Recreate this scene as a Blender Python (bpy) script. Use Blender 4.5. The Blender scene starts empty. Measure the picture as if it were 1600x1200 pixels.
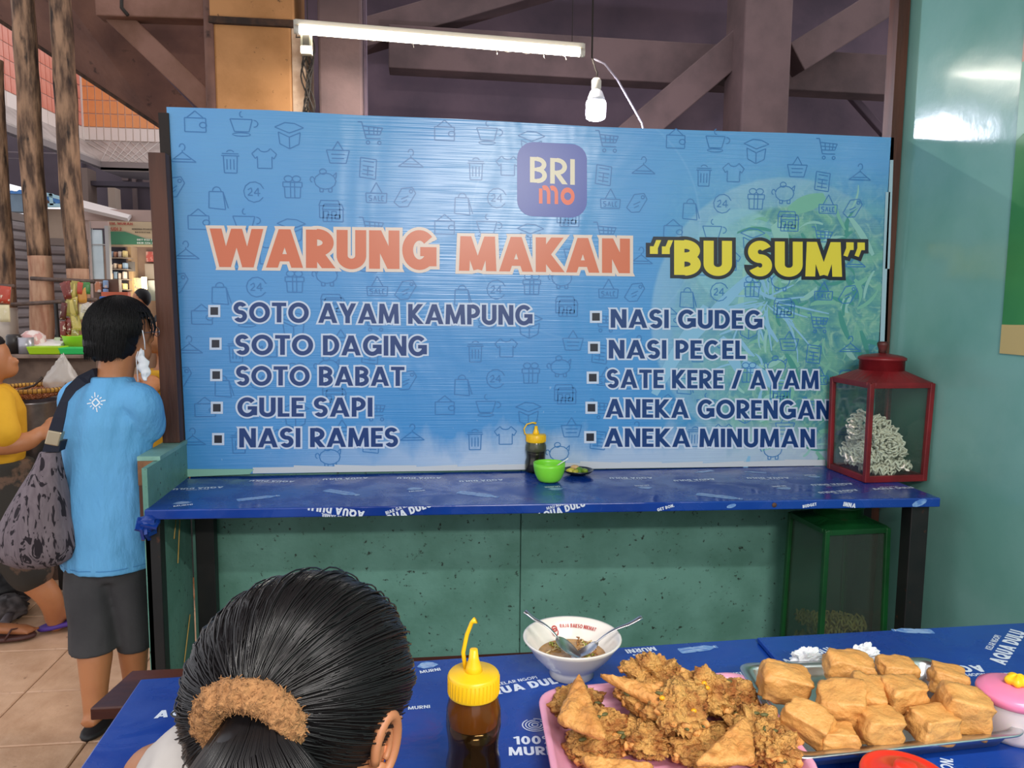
import bpy, bmesh, math, random
from mathutils import Vector, Matrix, Quaternion, noise
S = bpy.context.scene
COL = S.collection
R_ = random.Random(7)
pi = math.pi

# ------------------------------------------------------------------ camera
F = 1200.0; H = 1.55
_yaw = math.radians(7); _p = math.atan(130 / 1200); _r = math.radians(.5)
_f0 = Vector((math.sin(_yaw), math.cos(_yaw), 0)); _rt = Vector((math.cos(_yaw), -math.sin(_yaw), 0)); _z = Vector((0, 0, 1))
FW = _f0 * math.cos(_p) - _z * math.sin(_p)
_up = _f0 * math.sin(_p) + _z * math.cos(_p)
RT = _rt * math.cos(_r) + _up * math.sin(_r)
UP = -_rt * math.sin(_r) + _up * math.cos(_r)
EYE = Vector((0, 0, H))
cd = bpy.data.cameras.new('camera'); cam = bpy.data.objects.new('camera', cd); COL.objects.link(cam)
cd.sensor_fit = 'HORIZONTAL'; cd.sensor_width = 36; cd.lens = 36 * F / 1600; cd.clip_start = .05; cd.clip_end = 200
m = Matrix.Identity(4)
for i in range(3):
    m[i][0] = RT[i]; m[i][1] = UP[i]; m[i][2] = -FW[i]; m[i][3] = EYE[i]
cam.matrix_world = m; S.camera = cam
# a photo pixel seen on a real plane of the room
def ray(x, y): return RT * ((x - 800) / F) - UP * ((y - 600) / F) + FW
def PZ(x, y, z):
    d = ray(x, y); return EYE + d * ((z - H) / d.z)
def PY(x, y, Y):
    d = ray(x, y); return EYE + d * (Y / d.y)
def PX(x, y, X):
    d = ray(x, y); return EYE + d * (X / d.x)

# ------------------------------------------------------------------ light
S.view_settings.view_transform = 'Standard'; S.view_settings.look = 'None'
S.view_settings.gamma = 1; S.view_settings.use_curve_mapping = False
S.view_settings.exposure = 0.0
w = bpy.data.worlds.new('overcast_sky'); S.world = w; w.use_nodes = True
bg = w.node_tree.nodes['Background']; bg.inputs[0].default_value = (.95, .95, 1, 1); bg.inputs[1].default_value = 1.25

def light(name, kind, loc, energy, color=(1, 1, 1), size=None, size_y=None, rot=(0, 0, 0), radius=None):
    l = bpy.data.lights.new(name, kind); l.energy = energy; l.color = color
    if kind == 'AREA':
        l.shape = 'RECTANGLE'; l.size = size; l.size_y = size_y
    if radius is not None: l.shadow_soft_size = radius
    o = bpy.data.objects.new(name, l); COL.objects.link(o); o.location = loc; o.rotation_euler = rot
    return o
# the stall's own tube lamps, hanging above the diners behind the photographer
light('stall_tube_light', 'AREA', (0.5, -1.7, 2.6), 78, (1, .95, .88), 1.3, .12, (math.radians(42), 0, 0))
light('stall_tube_light', 'AREA', (0.8, 0.0, 2.7), 36, (1, .96, .92), 1.2, .06, (math.radians(25), 0, 0))

# ------------------------------------------------------------------ materials
MATS = {}
def rgb(h):
    h = h.lstrip('#'); c = [int(h[i:i + 2], 16) / 255 for i in (0, 2, 4)]
    return tuple((v / 12.92 if v <= .04045 else ((v + .055) / 1.055) ** 2.4) for v in c) + (1,)
class NT:
    def __init__(s, mat): s.t = mat.node_tree; s.n = s.t.nodes
    def node(s, typ, ins=None, **kw):
        n = s.n.new(typ)
        for k, v in kw.items(): setattr(n, k, v)
        for k, v in (ins or {}).items(): s.put(n, k, v)
        return n
    def put(s, n, k, v):
        i = n.inputs[k]
        if isinstance(v, bpy.types.NodeSocket): s.t.links.new(v, i)
        else: i.default_value = v
    def math(s, op, a, b=0.0, c=None, clamp=False):
        n = s.n.new('ShaderNodeMath'); n.operation = op; n.use_clamp = clamp
        s.put(n, 0, a); s.put(n, 1, b)
        if c is not None: s.put(n, 2, c)
        return n.outputs[0]
    def mix(s, f, a, b, bt='MIX'):
        n = s.n.new('ShaderNodeMix'); n.data_type = 'RGBA'; n.blend_type = bt
        s.put(n, 0, f); s.put(n, 6, a); s.put(n, 7, b); return n.outputs[2]
    def ramp(s, f, a, b):
        n = s.n.new('ShaderNodeMapRange'); n.clamp = True
        s.put(n, 0, f); s.put(n, 1, a); s.put(n, 2, b); return n.outputs[0]
    def noise(s, sc=5, det=4, vec=None, rough=.55, stretch=None, dist=0):
        if vec is None: vec = s.coord()
        if stretch:
            mp = s.n.new('ShaderNodeMapping'); s.t.links.new(vec, mp.inputs[0]); mp.inputs['Scale'].default_value = stretch; vec = mp.outputs[0]
        n = s.node('ShaderNodeTexNoise', {'Vector': vec, 'Scale': sc, 'Detail': det, 'Roughness': rough, 'Distortion': dist}); return n.outputs[0]
    def coord(s):
        return s.n.new('ShaderNodeTexCoord').outputs['Object']
def mat(name, col, rough=.6, metal=0, col2=None, nscale=8, nlo=.4, nhi=.65, bump=0, bscale=40, stretch=None, spots=None, sss=0, trans=0, emit=None, coat=0, alpha=1, detail=5, spec=.5, rvar=None):
    if name in MATS: return MATS[name]
    m = bpy.data.materials.new(name); m.use_nodes = True; MATS[name] = m
    t = NT(m); b = t.n['Principled BSDF']
    c = rgb(col) if isinstance(col, str) else col
    out = c
    if col2:
        f = t.ramp(t.noise(nscale, detail, stretch=stretch), nlo, nhi)
        out = t.mix(f, c, rgb(col2))
    if spots:   # (colour, scale, lo, hi)
        f = t.ramp(t.noise(spots[1], 6, stretch=stretch), spots[2], spots[3])
        out = t.mix(f, out, rgb(spots[0]))
    t.put(b, 'Base Color', out)
    b.inputs['Roughness'].default_value = rough; b.inputs['Metallic'].default_value = metal
    b.inputs['Specular IOR Level'].default_value = spec
    if rvar:   # (low, high, scale)
        n_ = t.noise(rvar[2], 7, dist=.8); mr_ = t.n.new('ShaderNodeMapRange'); t.t.links.new(n_, mr_.inputs[0]); mr_.inputs[1].default_value = .35; mr_.inputs[2].default_value = .65; mr_.inputs[3].default_value = rvar[0]; mr_.inputs[4].default_value = rvar[1]; t.t.links.new(mr_.outputs[0], b.inputs['Roughness'])
    if sss: b.inputs['Subsurface Weight'].default_value = sss; b.inputs['Subsurface Radius'].default_value = (.02, .01, .005)
    if trans: b.inputs['Transmission Weight'].default_value = trans; b.inputs['IOR'].default_value = 1.3
    if coat: b.inputs['Coat Weight'].default_value = coat; b.inputs['Coat Roughness'].default_value = .1
    if emit: b.inputs['Emission Color'].default_value = rgb(emit[0]); b.inputs['Emission Strength'].default_value = emit[1]
    b.inputs['Alpha'].default_value = alpha
    if bump:
        bn = t.node('ShaderNodeBump', {'Height': t.noise(bscale, 5, stretch=stretch), 'Strength': min(1, bump), 'Distance': .01 * max(1, bump)})
        t.put(b, 'Normal', bn.outputs[0])
    return m
def glass(name, col='#ffffff', rough=.05, alpha=.18, dcol=(.6, .62, .58, 1)):
    if name in MATS: return MATS[name]
    m = bpy.data.materials.new(name); m.use_nodes = True; MATS[name] = m; t = NT(m)
    t.n.remove(t.n['Principled BSDF'])
    tr = t.node('ShaderNodeBsdfTransparent', {0: rgb(col)}); gl = t.node('ShaderNodeBsdfGlossy', {'Color': (1, 1, 1, 1), 'Roughness': rough})
    df = t.node('ShaderNodeBsdfDiffuse', {0: dcol})
    fr = t.math('MULTIPLY_ADD', t.math('POWER', t.node('ShaderNodeLayerWeight', {'Blend': .5}).outputs['Facing'], 4.0), .6, .035)
    m1 = t.node('ShaderNodeMixShader', {0: fr, 1: tr.outputs[0], 2: gl.outputs[0]})
    m2 = t.node('ShaderNodeMixShader', {0: alpha, 1: m1.outputs[0], 2: df.outputs[0]})
    t.t.links.new(m2.outputs[0], t.n['Material Output'].inputs[0]); return m

# ------------------------------------------------------------------ mesh building
class MB:
    def __init__(s): s.v = []; s.f = []; s.mi = []; s.sm = []
    def add(s, vs, fs, mi=0, smooth=False):
        o = len(s.v); s.v += [Vector(v) for v in vs]
        for f in fs: s.f.append([i + o for i in f]); s.mi.append(mi); s.sm.append(smooth)
        return s
    def box(s, a, b, mi=0):
        (x0, y0, z0), (x1, y1, z1) = a, b
        return s.add([(x0, y0, z0), (x1, y0, z0), (x1, y1, z0), (x0, y1, z0), (x0, y0, z1), (x1, y0, z1), (x1, y1, z1), (x0, y1, z1)],
                     [(0, 3, 2, 1), (4, 5, 6, 7), (0, 1, 5, 4), (1, 2, 6, 5), (2, 3, 7, 6), (3, 0, 4, 7)], mi)
    def obox(s, c, size, M=None, mi=0):
        M = M or Matrix.Identity(3); c = Vector(c); sx, sy, sz = [k / 2 for k in size]
        vs = [c + M @ Vector((a * sx, b * sy, d * sz)) for d in (-1, 1) for a, b in ((-1, -1), (1, -1), (1, 1), (-1, 1))]
        return s.add(vs, [(0, 3, 2, 1), (4, 5, 6, 7), (0, 1, 5, 4), (1, 2, 6, 5), (2, 3, 7, 6), (3, 0, 4, 7)], mi)
    def hexa(s, pts, mi=0):   # four near corners + four far corners
        return s.add(pts, [(0, 1, 2, 3), (7, 6, 5, 4), (0, 4, 5, 1), (1, 5, 6, 2), (2, 6, 7, 3), (3, 7, 4, 0)], mi)
    def slab(s, quad, n, mi=0):   # polygon pushed along vector n
        q = [Vector(p) for p in quad]; n = Vector(n); k = len(q)
        return s.add(q + [p + n for p in q], [tuple(range(k)), tuple(range(2 * k - 1, k - 1, -1))] + [(i, i + k, (i + 1) % k + k, (i + 1) % k) for i in range(k)], mi)
    def beam(s, a, b, wd, ht, mi=0, upv=(0, 0, 1)):
        a = Vector(a); b = Vector(b); d = (b - a); L = d.length; d.normalize()
        sd = d.cross(Vector(upv)); sd = sd.normalized() if sd.length > 1e-4 else Vector((1, 0, 0)); u = sd.cross(d)
        M = Matrix((d, sd, u)).transposed(); return s.obox((a + b) / 2, (L, wd, ht), M, mi)
    def tube(s, pts, rad, n=10, mi=0, closed=False, cap=True, smooth=True, flat=1.0, up=None):
        pts = [Vector(p) for p in pts]; k = len(pts)
        if not hasattr(rad, '__len__'): rad = [rad] * k
        vs = []; pu = None
        for i in range(k):
            a = pts[(i - 1) % k] if (closed or i) else pts[0]; b = pts[(i + 1) % k] if (closed or i < k - 1) else pts[-1]
            d = (b - a).normalized() if (b - a).length > 1e-9 else Vector((0, 0, 1))
            if pu is None:
                pu = Vector(up) if up else (Vector((0, 0, 1)) if abs(d.z) < .9 else Vector((0, 1, 0)))
            u = (pu - d * pu.dot(d)); u = u.normalized() if u.length > 1e-6 else d.orthogonal().normalized(); pu = u; sd = d.cross(u)
            for j in range(n):
                t = 2 * pi * j / n; vs.append(pts[i] + (sd * math.cos(t) + u * math.sin(t) * flat) * rad[i])
        fs = []
        for i in range(k if closed else k - 1):
            i2 = (i + 1) % k
            for j in range(n): fs.append((i * n + j, i * n + (j + 1) % n, i2 * n + (j + 1) % n, i2 * n + j))
        if cap and not closed: fs += [tuple(range(n))[::-1], tuple((k - 1) * n + j for j in range(n))]
        return s.add(vs, fs, mi, smooth)
    def lathe(s, prof, c, n=32, mi=0, M=None, smooth=True, cap=True):
        c = Vector(c); M = M or Matrix.Identity(3); vs = []
        for r, z in prof:
            for j in range(n):
                t = 2 * pi * j / n; vs.append(c + M @ Vector((r * math.cos(t), r * math.sin(t), z)))
        fs = []
        for i in range(len(prof) - 1):
            for j in range(n): fs.append((i * n + j, i * n + (j + 1) % n, (i + 1) * n + (j + 1) % n, (i + 1) * n + j))
        if cap:
            if prof[0][0] > 1e-5: fs.append(tuple(range(n))[::-1])
            if prof[-1][0] > 1e-5: fs.append(tuple((len(prof) - 1) * n + j for j in range(n)))
        return s.add(vs, fs, mi, smooth)
    def loft(s, rings, mi=0, cap=True, smooth=True):   # rings: lists of points
        n = len(rings[0]); vs = [p for r in rings for p in r]; fs = []
        for i in range(len(rings) - 1):
            for j in range(n): fs.append((i * n + j, i * n + (j + 1) % n, (i + 1) * n + (j + 1) % n, (i + 1) * n + j))
        if cap: fs += [tuple(range(n))[::-1], tuple((len(rings) - 1) * n + j for j in range(n))]
        return s.add(vs, fs, mi, smooth)
    def ell(s, c, r, M=None, seg=20, rings=12, mi=0, fn=None):
        c = Vector(c); M = M or Matrix.Identity(3); vs = []; fs = []
        for i in range(rings + 1):
            ph = pi * i / rings
            for j in range(seg):
                t = 2 * pi * j / seg; d = Vector((math.sin(ph) * math.cos(t), math.sin(ph) * math.sin(t), -math.cos(ph)))
                p = Vector((d.x * r[0], d.y * r[1], d.z * r[2]))
                if fn: p = fn(p, d)
                vs.append(c + M @ p)
        for i in range(rings):
            for j in range(seg): fs.append((i * seg + j, i * seg + (j + 1) % seg, (i + 1) * seg + (j + 1) % seg, (i + 1) * seg + j))
        return s.add(vs, fs, mi, True)
def ering(c, rx, ry, n=20, ang=0, tilt=None, power=1):
    c = Vector(c); out = []
    for j in range(n):
        t = 2 * pi * j / n; x, y = math.cos(t), math.sin(t)
        if power != 1: x = math.copysign(abs(x) ** power, x); y = math.copysign(abs(y) ** power, y)
        p = Vector((x * rx, y * ry, 0)); p = Matrix.Rotation(ang, 3, 'Z') @ p
        if tilt: p = tilt @ p
        out.append(c + p)
    return out
def build(name, mb, mats, parent=None, weld=False):
    me = bpy.data.meshes.new(name)
    if not isinstance(mats, (list, tuple)): mats = [mats]
    if parent is not None: off = parent.get('_o') ; off = Vector(off)
    else:
        xs = [v.x for v in mb.v]; ys = [v.y for v in mb.v]; zs = [v.z for v in mb.v]
        off = Vector(((min(xs) + max(xs)) / 2, (min(ys) + max(ys)) / 2, min(zs)))
    me.from_pydata([v - off for v in mb.v], [], mb.f)
    for q in mats: me.materials.append(q)
    me.polygons.foreach_set('material_index', mb.mi); me.polygons.foreach_set('use_smooth', mb.sm)
    if weld:
        bm = bmesh.new(); bm.from_mesh(me); bmesh.ops.remove_doubles(bm, verts=bm.verts, dist=1e-5)
        bmesh.ops.recalc_face_normals(bm, faces=bm.faces); bm.to_mesh(me); bm.free()
    me.update()
    o = bpy.data.objects.new(name, me); COL.objects.link(o)
    if parent is not None: o.parent = parent
    else: o.location = off
    o['_o'] = off
    return o
def sub(name, mb, mats, part):   # a sub-part below a part mesh
    return build(name, mb, mats, part)
def tag(o, label, cat, group=None):
    o['label'] = label; o['category'] = cat
    if group: o['group'] = group
    return o
def thing(name, loc, label, cat, group=None):
    o = bpy.data.objects.new(name, None); COL.objects.link(o); o.location = loc; o['_o'] = Vector(loc); o.empty_display_size = .05
    return tag(o, label, cat, group)
def struct(o): o['kind'] = 'structure'; return o
def bevel(o, wd, seg=2, ang=40):
    b = o.modifiers.new('bevel', 'BEVEL'); b.width = wd; b.segments = seg; b.limit_method = 'ANGLE'; b.angle_limit = math.radians(ang); return o
def subd(o, l=1):
    b = o.modifiers.new('subd', 'SUBSURF'); b.levels = l; b.render_levels = l; return o
def remesh(o, vox, it=6, f=.5):
    b = o.modifiers.new('remesh', 'REMESH'); b.mode = 'VOXEL'; b.voxel_size = vox; b.use_smooth_shade = True
    c = o.modifiers.new('smooth', 'SMOOTH'); c.iterations = it; c.factor = f; return o

# ------------------------------------------------------------------ lettering, cut from flat strokes
def glyph(ch, w):
    a = w / 2; t = w * .86; b = t / 2   # stems w, arms t
    k = .5 + w * .9                     # generic width
    Ls = []; L = lambda *q: Ls.append(('L',) + q); A = lambda *q: Ls.append(('A',) + q)
    W = .62 + w * .5
    if ch == 'A':
        W = .78 + w * .45; L(a * 1.05, 0, W / 2, 1.0, w); L(W - a * 1.05, 0, W / 2, 1.0, w); L(.24 * W, .26, .76 * W, .26, t * .8)
    elif ch == 'B':
        W = .52 + w * .6; c = W - a - .27; L(a, 0, a, 1, w)
        for y in (b, .52, 1 - b): L(0 + a, y, c, y, t * (.9 if y == .52 else 1))
        A(c - .02, (.52 + 1 - b) / 2, W - a - c, (.48 - b) / 2, -90, 90, w); A(c, (.52 + b) / 2, W - a - c, (.52 - b) / 2, -90, 90, w)
    elif ch == 'C': W = .72 + w * .4; A(W / 2 + .02, .5, W / 2 - a, .5 - b, 48, 312, w)
    elif ch == 'D': W = .62 + w * .5; c = W * .42; L(a, 0, a, 1, w); L(a, b, c, b, t); L(a, 1 - b, c, 1 - b, t); A(c, .5, W - a - c, .5 - b, -90, 90, w)
    elif ch == 'E':
        W = .42 + w * .55; L(a, 0, a, 1, w)
        for y, q in ((b, 0), (.52, .05), (1 - b, 0)): L(a, y, W - q, y, t)
    elif ch == 'F':
        W = .4 + w * .55; L(a, 0, a, 1, w); L(a, 1 - b, W, 1 - b, t); L(a, .5, W - .05, .5, t)
    elif ch == 'G': W = .76 + w * .4; A(W / 2, .5, W / 2 - a, .5 - b, 42, 340, w); L(W / 2 + .02, .46, W - .0, .46, t); L(W - a, .08, W - a, .5, w)
    elif ch == 'H': W = .56 + w * .6; L(a, 0, a, 1, w); L(W - a, 0, W - a, 1, w); L(a, .5, W - a, .5, t)
    elif ch == 'I': W = w; L(a, 0, a, 1, w)
    elif ch == 'J': W = .42 + w * .5; L(W - a, .3, W - a, 1, w); A(W / 2, .3, W / 2 - a, .3 - b, 180, 360, w)
    elif ch == 'K': W = .58 + w * .6; L(a, 0, a, 1, w); L(a, .36, W - w * .6, 1, w); L(w * .9, .5, W - w * .5, 0, w)
    elif ch == 'L': W = .4 + w * .5; L(a, 0, a, 1, w); L(a, b, W, b, t)
    elif ch == 'M': W = .82 + w * .6; L(a, 0, a + .04, 1, w); L(W - a, 0, W - a - .04, 1, w); L(a + .06, 1, W / 2, 0.05, w * .85); L(W - a - .06, 1, W / 2, 0.05, w * .85)
    elif ch == 'N': W = .6 + w * .6; L(a, 0, a, 1, w); L(W - a, 0, W - a, 1, w); L(a * 1.1, 1, W - a * 1.1, 0, w)
    elif ch == 'O': W = .86 + w * .35; A(W / 2, .5, W / 2 - a, .5 - b, 0, 360, w)
    elif ch == 'P': W = .5 + w * .55; c = W - a - .26; L(a, 0, a, 1, w); L(a, .42, c, .42, t); L(a, 1 - b, c, 1 - b, t); A(c, (.42 + 1 - b) / 2, W - a - c, (.58 - b) / 2, -90, 90, w)
    elif ch == 'Q': W = .86 + w * .35; A(W / 2, .5, W / 2 - a, .5 - b, 0, 360, w); L(W * .55, .32, W - a, 0, w)
    elif ch == 'R':
        W = .52 + w * .6; c = W - a - .28; L(a, 0, a, 1, w); L(a, .44, c, .44, t); L(a, 1 - b, c, 1 - b, t); A(c, (.44 + 1 - b) / 2, W - a - c, (.56 - b) / 2, -90, 90, w); L(c - .05, .48, W - a * .9, 0, w)
    elif ch == 'S':
        W = .5 + w * .5; ry = (1 - t) / 4; rx = W / 2 - a; A(W / 2, .5 + ry, rx, ry, 28, 270, w * .98); A(W / 2, .5 - ry, rx, ry, -152, 90, w * .98)
    elif ch == 'T': W = .54 + w * .5; L(W / 2, 0, W / 2, 1, w); L(0, 1 - b, W, 1 - b, t)
    elif ch == 'U': W = .6 + w * .5; r = W / 2 - a; L(a, r + b * .9, a, 1, w); L(W - a, r + b * .9, W - a, 1, w); A(W / 2, r + b * .9, r, r + b * .9 - b, 180, 360, w)
    elif ch == 'V': W = .72 + w * .5; L(a, 1, W / 2, 0, w); L(W - a, 1, W / 2, 0, w)
    elif ch == 'W':
        W = 1.06 + w * .8; L(a, 1, W * .29, 0, w); L(W - a, 1, W * .71, 0, w); L(W / 2, 1, W * .29, 0, w * .92); L(W / 2, 1, W * .71, 0, w * .92)
    elif ch == 'X': W = .66 + w * .5; L(a, 0, W - a, 1, w); L(a, 1, W - a, 0, w)
    elif ch == 'Y': W = .66 + w * .5; L(W / 2, 0, W / 2, .46, w); L(a, 1, W / 2, .36, w); L(W - a, 1, W / 2, .36, w)
    elif ch == 'Z': W = .54 + w * .5; L(0, b, W, b, t); L(0, 1 - b, W, 1 - b, t); L(a * 1.2, 0, W - a * 1.2, 1, w)
    elif ch == '0': W = .56 + w * .4; A(W / 2, .5, W / 2 - a, .5 - b, 0, 360, w)
    elif ch == '1': W = .2 + w; L(W - a, 0, W - a, 1, w); L(0, .8, W - a, 1 - b, w * .8)
    elif ch in '23': W = .5 + w * .4; A(W / 2, .7, W / 2 - a, .3 - b, -30, 170, w); L(a, b, W - a, .58, w); L(0, b, W, b, t)
    elif ch in '45': W = .56 + w * .4; L(W * .68, 0, W * .68, 1, w); L(0, .3, W, .3, t); L(a * .6, .3, W * .68, 1, w * .8)
    elif ch in '7': W = .5 + w * .4; L(0, 1 - b, W, 1 - b, t); L(W - a, 1 - b, W * .3, 0, w)
    elif ch in '689': W = .54 + w * .4; A(W / 2, .3, W / 2 - a, .3 - b, 0, 360, w); A(W / 2, .75, W / 2 - a * 1.1, .25 - b, 0, 360, w)
    elif ch == '/': W = .34 + w; L(a, 0, W - a, 1, w)
    elif ch == '%': W = .8; A(.18, .78, .12, .14, 0, 360, w * .6); A(.62, .22, .12, .14, 0, 360, w * .6); L(.16, 0, .64, 1, w * .6)
    elif ch == '.': W = w; L(a, 0, a, w, w)
    elif ch == '+': W = .4; L(0, .4, .4, .4, w * .7); L(.2, .2, .2, .6, w * .7)
    elif ch == '“':
        W = .56
        for q in (0, .3): L(q + .12, .60, q + .12, .82, .2); L(q + .12, .66, q + .24, 1.0, .12)
    elif ch == '”':
        W = .56
        for q in (0, .3): L(q + .14, .78, q + .14, 1.0, .2); L(q + .14, .94, q + .02, .6, .12)
    elif ch == 'm': W = 1.0; L(.1, 0, .1, .62, w); A(.33, .42, .22, .24, 0, 120, w); A(.77, .42, .22, .24, 0, 120, w); L(.55, 0, .55, .42, w); L(.99, 0, .99, .42, w); W = 1.12
    elif ch == 'o': W = .82; A(.41, .34, .3, .26, 0, 360, w)
    else: W = .34
    return Ls, W
def clipy(poly, lo, hi):
    for s, lim in ((1, hi), (-1, lo)):
        out = []
        for i in range(len(poly)):
            a, b = poly[i], poly[(i + 1) % len(poly)]
            ia = s * a[1] <= s * lim + 1e-9; ib = s * b[1] <= s * lim + 1e-9
            if ia: out.append(a)
            if ia != ib:
                t = (lim - a[1]) / (b[1] - a[1]); out.append((a[0] + (b[0] - a[0]) * t, lim))
        poly = out
        if len(poly) < 3: return []
    return poly
def strokes(Ls, o=0.0, clip=True, seg=9):
    """flat convex polygons for a list of strokes, grown by o"""
    polys = []
    for s in Ls:
        if s[0] == 'L':
            x0, y0, x1, y1, w = s[1:]; w = w + 2 * o; dx, dy = x1 - x0, y1 - y0; l = math.hypot(dx, dy) or 1; dx /= l; dy /= l
            diag = abs(dx) > .03 and abs(dy) > .03
            e0 = e1 = o
            if diag and clip:
                if min(abs(y0), abs(y0 - 1)) < 1e-6: e0 = w + .3
                if min(abs(y1), abs(y1 - 1)) < 1e-6: e1 = w + .3
                if e1 > 1 or e0 > 1: pass
            x0 -= dx * e0; y0 -= dy * e0; x1 += dx * e1; y1 += dy * e1
            nx, ny = -dy * w / 2, dx * w / 2
            p = [(x0 + nx, y0 + ny), (x0 - nx, y0 - ny), (x1 - nx, y1 - ny), (x1 + nx, y1 + ny)]
            if clip: p = clipy(p, -o, 1 + o)
            if p: polys.append(p)
        else:
            cx, cy, rx, ry, d0, d1, w = s[1:]; n = max(3, int(abs(d1 - d0) / 360 * seg * 3))
            d0, d1 = math.radians(d0), math.radians(d1); full = abs(d1 - d0) > 6.2; h = w / 2 + o
            if not full:
                e = o / max(.05, (rx + ry) / 2); d0 -= e; d1 += e
            pr = []
            for i in range(n + 1):
                t = d0 + (d1 - d0) * i / n; c, q = math.cos(t), math.sin(t); ox, oy = c * (rx + h), q * (ry + h); ix, iy = c * max(rx - h, 0), q * max(ry - h, 0)
                pr.append(((cx + ox, cy + oy), (cx + ix, cy + iy)))
            for i in range(n): polys.append([pr[i][0], pr[i][1], pr[i + 1][1], pr[i + 1][0]])
    return polys
def text_width(txt, w, gap):
    x = 0
    for ch in txt: x += glyph(ch, w)[1] + (gap if ch != ' ' else 0)
    return x - gap
def text_polys(txt, w, gap, o=0.0, italic=0.0, seg=9):
    x = 0; out = []
    for ch in txt:
        Ls, W = glyph(ch, w)
        for p in strokes(Ls, o, seg=seg): out.append([(q[0] + x + italic * q[1], q[1]) for q in p])
        x += W + (gap if ch != ' ' else 0)
    return out, x - gap
from mathutils.geometry import delaunay_2d_cdt
def put_polys(mb, polys, fn, mi):
    # overlapping strokes are merged into one flat outline, so nothing lies twice in a plane
    vs = []; fs = []
    for p in polys:
        ar = sum(p[i][0] * p[(i + 1) % len(p)][1] - p[(i + 1) % len(p)][0] * p[i][1] for i in range(len(p)))
        if abs(ar) < 1e-10: continue
        q = p if ar > 0 else p[::-1]; o = len(vs); vs += [Vector((c[0], c[1])) for c in q]; fs.append(list(range(o, o + len(q))))
    if not vs: return
    R = delaunay_2d_cdt(vs, [], fs, 1, 1e-6)
    mb.add([fn(c[0], c[1]) for c in R[0]], [tuple(f) for f, og in zip(R[2], R[5]) if len(og)], mi)
# ------------------------------------------------------------------ materials used in many places
M_teal = mat('teal_wall_paint', '#80b3aa', .2, col2='#72a99e', nscale=3, bump=.25, bscale=6, coat=.25)
M_tealpanel = mat('teal_panel_paint', '#6d9f92', .5, col2='#588879', nscale=4, bump=.3, bscale=25, spots=('#2b3a31', 48, .635, .70))
M_bluecloth = mat('blue_plastic_sheet', '#12419a', .2, col2='#0e3588', nscale=3, bump=.2, bscale=9, spec=.6, rvar=(.10, .42, 7))
M_white = mat('white_print', '#d6e0f0', .3)
M_print2 = mat('pale_blue_print', '#86acd8', .3, col2='#5580c4', nscale=60, nlo=.4, nhi=.6)
M_blackmetal = mat('black_square_steel', '#101214', .5, col2='#1c1a1a', spots=('#4a2a1c', 40, .66, .75))
M_wood = mat('dark_red_wood', '#5a3424', .6, col2='#3c2118', nscale=14, stretch=(1, 1, .12), bump=.3)
M_benchwood = mat('red_brown_bench_wood', '#5a2f22', .4, col2='#40201a', nscale=9, stretch=(.2, 1, 1), bump=.2, spots=('#8a5a3c', 12, .68, .76))
M_rawwood = mat('raw_wood', '#8a6243', .7, col2='#6d4930', nscale=20, stretch=(1, .15, 1), bump=.3)
M_concrete = mat('stained_brown_concrete', '#7a5648', .85, col2='#5d4038', nscale=2.5, bump=.5, bscale=14, spots=('#33231f', 12, .62, .74))
M_ochre = mat('ochre_column_paint', '#b9824f', .7, col2='#a3703f', nscale=4, bump=.3, bscale=18, spots=('#3a2415', 30, .66, .72))
M_dark = mat('dim_brown_masonry', '#67545f', .9, col2='#514450', nscale=1.6, bump=.3, bscale=9)
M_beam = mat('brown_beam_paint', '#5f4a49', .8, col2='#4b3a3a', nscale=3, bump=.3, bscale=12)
M_tile = mat('beige_floor_tile', '#c7a284', .38, col2='#a98264', nscale=7, nlo=.35, nhi=.75, bump=.25, bscale=30, spots=('#6d4a36', 26, .66, .76))
M_grout = mat('dark_grout', '#4a352a', .9, bump=.3)
WALL_Y = 3.1; SIDE_X = 2.02

# ------------------------------------------------------------------ floor
mb = MB().box((-9, -3.2, -.15), (6, 13, -.012)); floor = struct(build('floor', mb, M_grout))
ts = .385; g = .006
me0 = None
for i in range(-11, 9):
    for j in range(-2, 26):
        x0 = -1.16 + ts * i; y0 = 2.70 + ts * (j - 6)
        # only tiles the photograph can see, left of the stall
        cx, cy = x0 + ts / 2, y0 + ts / 2
        if cy < 2.0 or cy > 7 or cx > -.55 or cx < -.62 * cy - .9: continue
        if me0 is None:
            b_ = MB(); e = .004; h = .012; a, c = g / 2, ts - g / 2
            b_.add([(a, a, 0), (c, a, 0), (c, c, 0), (a, c, 0), (a, a, h - e), (c, a, h - e), (c, c, h - e), (a, c, h - e), (a + e, a + e, h), (c - e, a + e, h), (c - e, c - e, h), (a + e, c - e, h)],
                   [(0, 1, 5, 4), (1, 2, 6, 5), (2, 3, 7, 6), (3, 0, 4, 7), (4, 5, 9, 8), (5, 6, 10, 9), (6, 7, 11, 10), (7, 4, 8, 11), (8, 9, 10, 11)])
            me0 = bpy.data.meshes.new('tile'); me0.from_pydata([tuple(v) for v in b_.v], [], b_.f); me0.materials.append(M_tile)
        o = bpy.data.objects.new('tile', me0); COL.objects.link(o); o.parent = floor
        o.location = Vector((x0, y0, -.012 + R_.uniform(-.0012, .0008))) - Vector(floor['_o'])

# ------------------------------------------------------------------ room shell
mb = MB().box((SIDE_X, -3.2, 0), (SIDE_X + .12, 3.13, 3.35)); wr = struct(build('wall_right', mb, M_teal))
mb = MB().box((SIDE_X - .055, 3.085, 0), (SIDE_X - .005, 3.15, 3.35)); struct(build('trim_1', mb, M_wood))
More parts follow.
